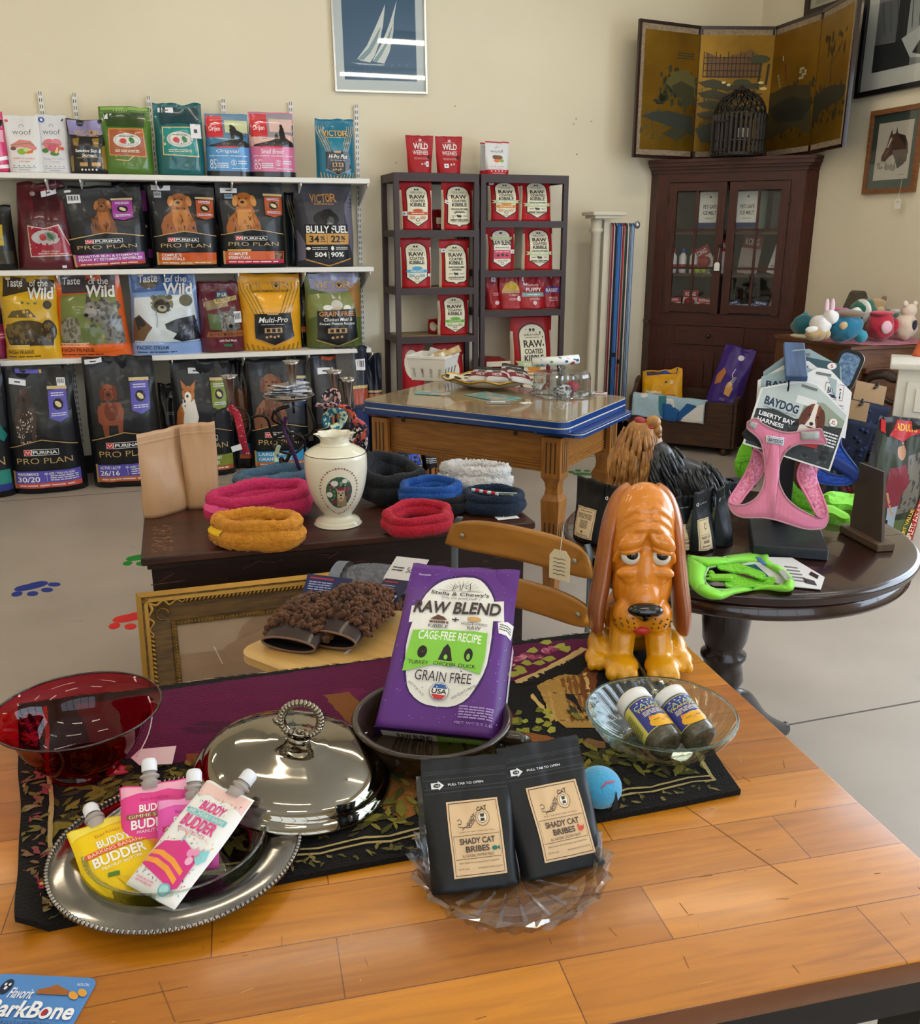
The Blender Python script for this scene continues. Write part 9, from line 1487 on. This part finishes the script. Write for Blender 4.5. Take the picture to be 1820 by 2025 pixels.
def shady(label,bl,br,tm,tilt,flav,fc,fig):
 m_,w,h=lean(bl,br,tm,CD_.z+.0125,tilt);a=[('L','#3a3b40',[(.02,.1+.012*i),(.98,.1+.012*i)],.006)for i in range(3)]+[('L','#34353a',[(.02,y),(.98,y)],.012)for y in(.165,.235,.265)]+[('P','#e6e6e6',[(.1,.185),(.18,.185),(.18,.172),(.245,.21),(.18,.245),(.18,.232),(.1,.232)]),('E','#131417',.165,.208,.04,.016),('T','#e6e6e6','TAB',.138,.201,.192,.216),('T','#dedede','PULL TAB TO OPEN',.29,.2,.7,.218,{'b':.02}),('L','#2c2d31',[(.06,.19),(.04,.2),(.06,.215),(.045,.23)],.02)]
 me,S=bag_mesh('treat_pouch',w,h,.04,a,'#17181b',style='pouch',amp=.0025,seed=int(bl[0]),na=22,nt=26,finish='satin',off=.0003,step=.0001,p=6);o=bpy.data.objects.new('treat_pouch',me);COL.objects.link(o);o.matrix_world=m_@Matrix.Translation((0,.02,0));tag(o,label,'pouch','black treat pouches in the crystal dish');q='#3f342c'
 lb=[('L',q,[(.04,.03),(.96,.03),(.96,.97),(.04,.97),(.04,.03)],.012),('E',q,.66,.25,.13,.115),('E',lab_tan2,.66,.25,.122,.107),('E',q,.66,.25,.085,.075),('E','#e4dccb',.66,.25,.078,.068),('P',q,[(.62,.2),(.7,.2),(.69,.245),(.63,.245)]),('P',q,[(.63,.26),(.69,.26),(.7,.3),(.62,.3)]),('T',q,'SHADY',.34,.24,.56,.31,{'b':.02,'rot':.75}),('T',q,'CAT',.57,.1,.76,.16,{'b':.02,'rot':.1}),('L',q,[(.18,.27),(.22,.25),(.26,.28),(.24,.32),(.19,.31),(.2,.35),(.3,.37),(.4,.33)],.01),('L',q,[(.26,.4),(.29,.36),(.34,.37),(.42,.37),(.52,.28)],.01),('T',q,"Shady's Our Name. Catnip's Our Game.",.2,.415,.86,.435),('L',q,[(.07,.47),(.93,.47),(.93,.77),(.07,.77),(.07,.47)],.006),('T','#4a3c34','SHADY CAT',.18,.505,.84,.585,{'b':.045}),('T','#4a3c34','BRIBES',.28,.61,.72,.69,{'b':.045}),('T',q,flav,.2,.715,.8,.75)]+fig+[('T',q,'FRESHLY BAKED WITH THE HIGHEST QUALITY INGREDIENTS',.12,.81,.88,.832),('T',q,'NET WT. 4 OZ.',.1,.885,.3,.905),('T',q,'WWW.SHADYCATSOCIALCLUB.COM',.46,.885,.92,.905)]
 mb=MB();x0,y0,x1,y1=.24,.34,.84,.9;mb.grid(lambda u,v_:S(x0+(x1-x0)*u,y0+(y1-y0)*v_,.0012),14,14,ink(lab_tan2,'matte'))
 for i,(cc,v0,f0_)in enumerate(art_shapes(lb,1,1)):
  if v0:v0,f0_=cut_to_grid(v0,f0_,[k_/14 for k_ in range(1,14)],[k_/14 for k_ in range(1,14)]);mb.add([S(x0+(x1-x0)*x,y1-(y1-y0)*y,.0014+.00006*i)for x,y in v0],f0_,ink(cc,'matte'),True)
 mb.build('paper_label',o,fix=False);mb=MB();mb.grid(lambda u,v_:S(.0,.12+.86*v_,0)+Vector((-.006*u,.004+.03*u*v_,0)),2,12,clear_p);mb.build('clear_gusset',o,fix=False)
lab_tan2='#d6b58c'
shady('right black treat pouch with red chicken on its tan label',(1042,1744),(1210,1706),(1076,1462),.62,'ALL NATURAL CHICKEN TREATS',0,[('E','#d0503c',.83,.66,.05,.035),('E','#d0503c',.8,.62,.02,.02),('P','#d0503c',[(.85,.65),(.9,.61),(.89,.68)])])
shady('left black treat pouch with teal fish on its tan label',(858,1772),(1035,1750),(917,1494),.6,'ALL NATURAL WHITEFISH TREATS',0,[('E','#1f6e62',.82,.665,.055,.03),('P','#1f6e62',[(.86,.665),(.92,.635),(.92,.695)])])
# ---- blue toy and carded bone
o=MB().ball((0,0,.026),(.03,.03,.027),M('plush_sky','#3f9cc8',.9,sheen=.4,bump=.3,bscale=300),20,14).build('blue_plush_toy',None,at(1184,1590,z=RT));tag(o,'small sky blue plush toy behind the black pouches','plush toy');MB().prism([(-.006,-.008),(.006,-.008),(0,.018)],-.001,.001,M('toy_black','#111114',.7),'y',X=Matrix.Translation((.018,-.0235,.016))@Matrix.Rotation(.5,4,'Z')).build('black_patch',o)
mb=MB();mb.tube([(-.002,-.024,.04),(.006,-.02,.046),(.016,-.016,.045)],.0015,M('toy_stitch','#c0546c',.7),5);mb.build('stitch',o)
c0,c1=at(-6,1928,z=TH_),at(196,1938,z=TH_);bw2=(c1-c0).length;bm4=axis_mat(c0.lerp(c1,.5)+Vector((0,0,.0022)),c1-c0,Vector((-(c1-c0).y,(c1-c0).x,0)).normalized());t=thing('carded_dog_chew','carded nylon dog bone with blue header at the bottom left corner','dog chew');H2=.19;t.matrix_world=bm4@Matrix.Translation((0,0,-H2));mb=MB()
mb.prism([(x,z+H2/2)for x,z in rrect(bw2,H2,.01)],0,.0014,ink('#4f86c6','satin'),'y')
flat_art(mb,[('P','#e2e4e8',[(.02,.5),(.3,.4),(.7,.4),(.97,.55),(.97,.98),(.02,.98)]),('E','#17223c',.185,.09,.055,.052),('K','#e2e4e8',[(.165,.075,.012,.01),(.205,.075,.012,.01),(.185,.1,.016,.012)]),('T','#f0f0f2','Flavorit',.25,.095,.48,.165,{'s':.2,'b':.01}),('P','#9a5a24',[(.5,.1),(.6,.08),(.655,.06),(.71,.08),(.8,.1),(.8,.13),(.5,.13)]),('T','#f0f0f2','NYLON',.84,.045,.95,.065),('E','#d99a3c',.86,.13,.055,.022,.3),('E','#d99a3c',.93,.11,.05,.022,.3),('T','#f2f2f4','BarkBone',.155,.18,.96,.29,{'b':.05}),('E','#a82430',.69,.25,.025,.024),('T','#1f3566',"YOUR DOG'S FLAVORITE CHEW",.28,.31,.8,.335),('R','#8a5a34',.13,.4,.22,.5)],bw2,H2,Matrix.Translation((0,-.0002,0)),'satin');mb.build('card',t);bz=M('bone_brown','#3a2018',.4);mb=MB()
for s in(-1,1):mb.ball((.008+s*.02,-.012,H2*.5),(.02,.011,.018),bz,16,10)
mb.tube([(.008,-.012,H2*.5),(.008,-.012,H2*.15)],.013,bz,14);mb.build('bone',t);MB().grid(lambda u,v_:Vector((.008+(u-.5)*.1,-.026*math.sin(PI*u)**.3*hill(v_,0,.12),H2*(.62-.6*v_))),20,14,thin_glass('blister','#eef0f4',1.0,1.5)).build('blister',t,fix=False)
# ================================================================= hound statue
HB=at(1266,1322,z=RT-.001);hd=thing('hound_statue','glossy orange plastic hound statue with long brown ears and sad eyes','statue',(HB.x,HB.y+.04,RT-.0015),-.06);SC=.9
def hound_mat(n,cols,z0,z1,ro=.22):
 m=M(n,cols[0],ro,coat=.45,bump=.12,bscale=60,stretch=(9,9,1.2));nt=m.node_tree;b=nt.nodes['Principled BSDF'];tc=nt.nodes.new('ShaderNodeTexCoord');sp_=nt.nodes.new('ShaderNodeSeparateXYZ');mr=nt.nodes.new('ShaderNodeMapRange');r=nt.nodes.new('ShaderNodeValToRGB');L=nt.links.new
 L(tc.outputs['Object'],sp_.inputs[0]);L(sp_.outputs['Z'],mr.inputs[0]);mr.inputs[1].default_value=z0;mr.inputs[2].default_value=z1;L(mr.outputs[0],r.inputs[0]);r.color_ramp.elements[0].color=rgb(cols[0]);r.color_ramp.elements[1].color=rgb(cols[1]);L(r.outputs[0],b.inputs['Base Color']);return m
om_=hound_mat('hound_orange',('#dc9a0c','#d6801c'),.03,.13);em=hound_mat('hound_ear',('#8a4a26','#b8681e'),.1,.34,.28)
def solid(name,blobs,tubes,m,vox=.0035,sm=3):
 mb=MB()
 for c,r,*ro in blobs:mb.ball(tuple(q*SC for q in c),tuple(q*SC for q in r),m,20,14,rot=ro[0]if ro else None)
 for pts,r in tubes:mb.tube([p*SC for p in bez(pts,6)],[q*SC for q in r]if isinstance(r,list)else r*SC,m,10)
 o=mb.build(name,hd,fix=False);rm=mod(o,'REMESH',mode='VOXEL',voxel_size=vox,use_smooth_shade=True);mod(o,'SMOOTH',factor=.5,iterations=sm);return o
bl=[((0,.006,.28),(.061,.06,.083)),((0,.004,.23),(.069,.055,.08)),((0,-.018,.17),(.058,.05,.078)),((0,-.036,.2),(.026,.034,.075),(-.18,0,0)),((0,-.05,.145),(.034,.034,.05)),((-.026,-.045,.115),(.031,.034,.036)),((.026,-.045,.115),(.031,.034,.036)),((0,-.035,.098),(.03,.03,.022)),((0,.01,.1),(.05,.045,.06)),((0,.055,.07),(.062,.065,.075)),
 ((-.068,.0,.03),(.03,.05,.03)),((.068,.0,.03),(.03,.05,.03)),((-.078,-.035,.018),(.027,.036,.02)),((.078,-.03,.018),(.027,.036,.02)),((-.038,-.07,.02),(.034,.044,.021)),((.04,-.072,.02),(.034,.044,.021))]
for s in(-1,1):
 for k in range(3):bl.append(((s*.039+(k-1)*.02,-.098-.004*(k==1),.015),(.0115,.018,.014)));bl.append(((s*.078+(k-1)*.015,-.058,.013),(.009,.015,.012)))
 bl.append(((s*.029,-.052,.262),(.027,.016,.018),(.2,s*.55,0)));bl.append(((s*.034,-.052,.205),(.022,.013,.012),(0,s*.3,0)))
tb=[]
for s in(-1,1):
 tb.append(([(s*.03,-.018,.12),(s*.034,-.034,.07),(s*.038,-.05,.02)],[.03-.006*i/12 for i in range(13)]))
 for k in range(3):tb.append(([(s*.002,-.056+.008*k,.292+.014*k),(s*.018,-.057+.008*k,.29+.016*k),(s*.04,-.04+.006*k,.268+.017*k),(s*(.053-.001*k),-.022+.004*k,.238+.012*k)],[.0078]*19))
 tb.append(([(s*.007,-.056,.285),(s*.012,-.06,.27),(s*.03,-.058,.258),(s*.05,-.04,.235),(s*.055,-.026,.215)],[.0068]*25))
 for k in range(2):tb.append(([(s*.012,-.056,.215-.012*k),(s*.03,-.06+.002*k,.198-.011*k),(s*.047,-.045,.205-.008*k)],[.0045]*13))
solid('body',bl,tb,om_,.003,2)
for s in(-1,1):
 P_=[p*SC for p in bez([(s*.022,.034,.345),(s*.044,.032,.325),(s*.059,.028,.28),(s*.067,.02,.22),(s*.075,.008,.16),(s*.082,.0,.115),(s*.083,-.004,.082),(s*.081,-.004,.068)],7)];k=len(P_)-1;mb=MB()
 mb.tube(P_,[((.014+.004*math.sin(PI*i/k))*SC*min(1,(k-i)/5+.15),(.022+.03*hill(i/k,0,.35)+.004*hill(i/k,.5,.85))*SC*(max(.02,1-max(0,(i/k-.82)/.18)**2)**.5))for i in range(k+1)],em,20,flat=(1,0,0));o=mb.build('ear',hd,fix=False);mod(o,'SUBSURF',levels=1,render_levels=1)
ew,eb2=M('eye_white','#ddd8cc',.15,coat=.6),M('eye_black','#0a0a0c',.1,coat=.7)
for s in(-1,1):
 o=MB().ball((s*.028*SC,-.0495*SC,.2335*SC),(.0185*SC,.0135*SC,.0165*SC),ew,24,16).build('eye',hd);MB().ball(((s*.028+.001)*SC,-.058*SC,.239*SC),(.0115*SC,.007*SC,.0105*SC),eb2,18,12).build('pupil',o);MB().ball((s*.029*SC,-.052*SC,.249*SC),(.022*SC,.0145*SC,.009*SC),om_,20,12,rot=(.25,s*.28,0)).build('eyelid',o)
no=MB();no.ball((0,-.085*SC,.14*SC),(.034*SC,.018*SC,.0145*SC),eb2,24,14);no.ball((0,-.084*SC,.13*SC),(.016*SC,.014*SC,.013*SC),eb2,18,12);o=no.build('nose',hd,fix=False);mod(o,'REMESH',mode='VOXEL',voxel_size=.0025,use_smooth_shade=True);mod(o,'SMOOTH',factor=.5,iterations=3)
MB().ball((-.002*SC,-.063*SC,.09*SC),(.018*SC,.008*SC,.009*SC),M('tongue_red','#b8281c',.35),16,10).build('mouth',hd);mb=MB()
for s in(-1,1):
 for k in range(11):a,b=.016+.011*(k%4)+.002*k*.3,.1+.008*(k//4)+.002*(k%3);y=-.045-.034*math.sqrt(max(.05,1-((a-.026)/.033)**2-((b-.115)/.038)**2));mb.ball((s*a*SC,y*SC-.0005,b*SC),(.0016,.0012,.0016),eb2,8,6)
mb.build('whisker_dot',hd);MB().tube([p*SC for p in bez([(-.07,.06,.05),(-.09,.03,.07),(-.094,.0,.078),(-.088,-.01,.08)],6)],[.012*SC]*19,om_,10).build('tail',hd)
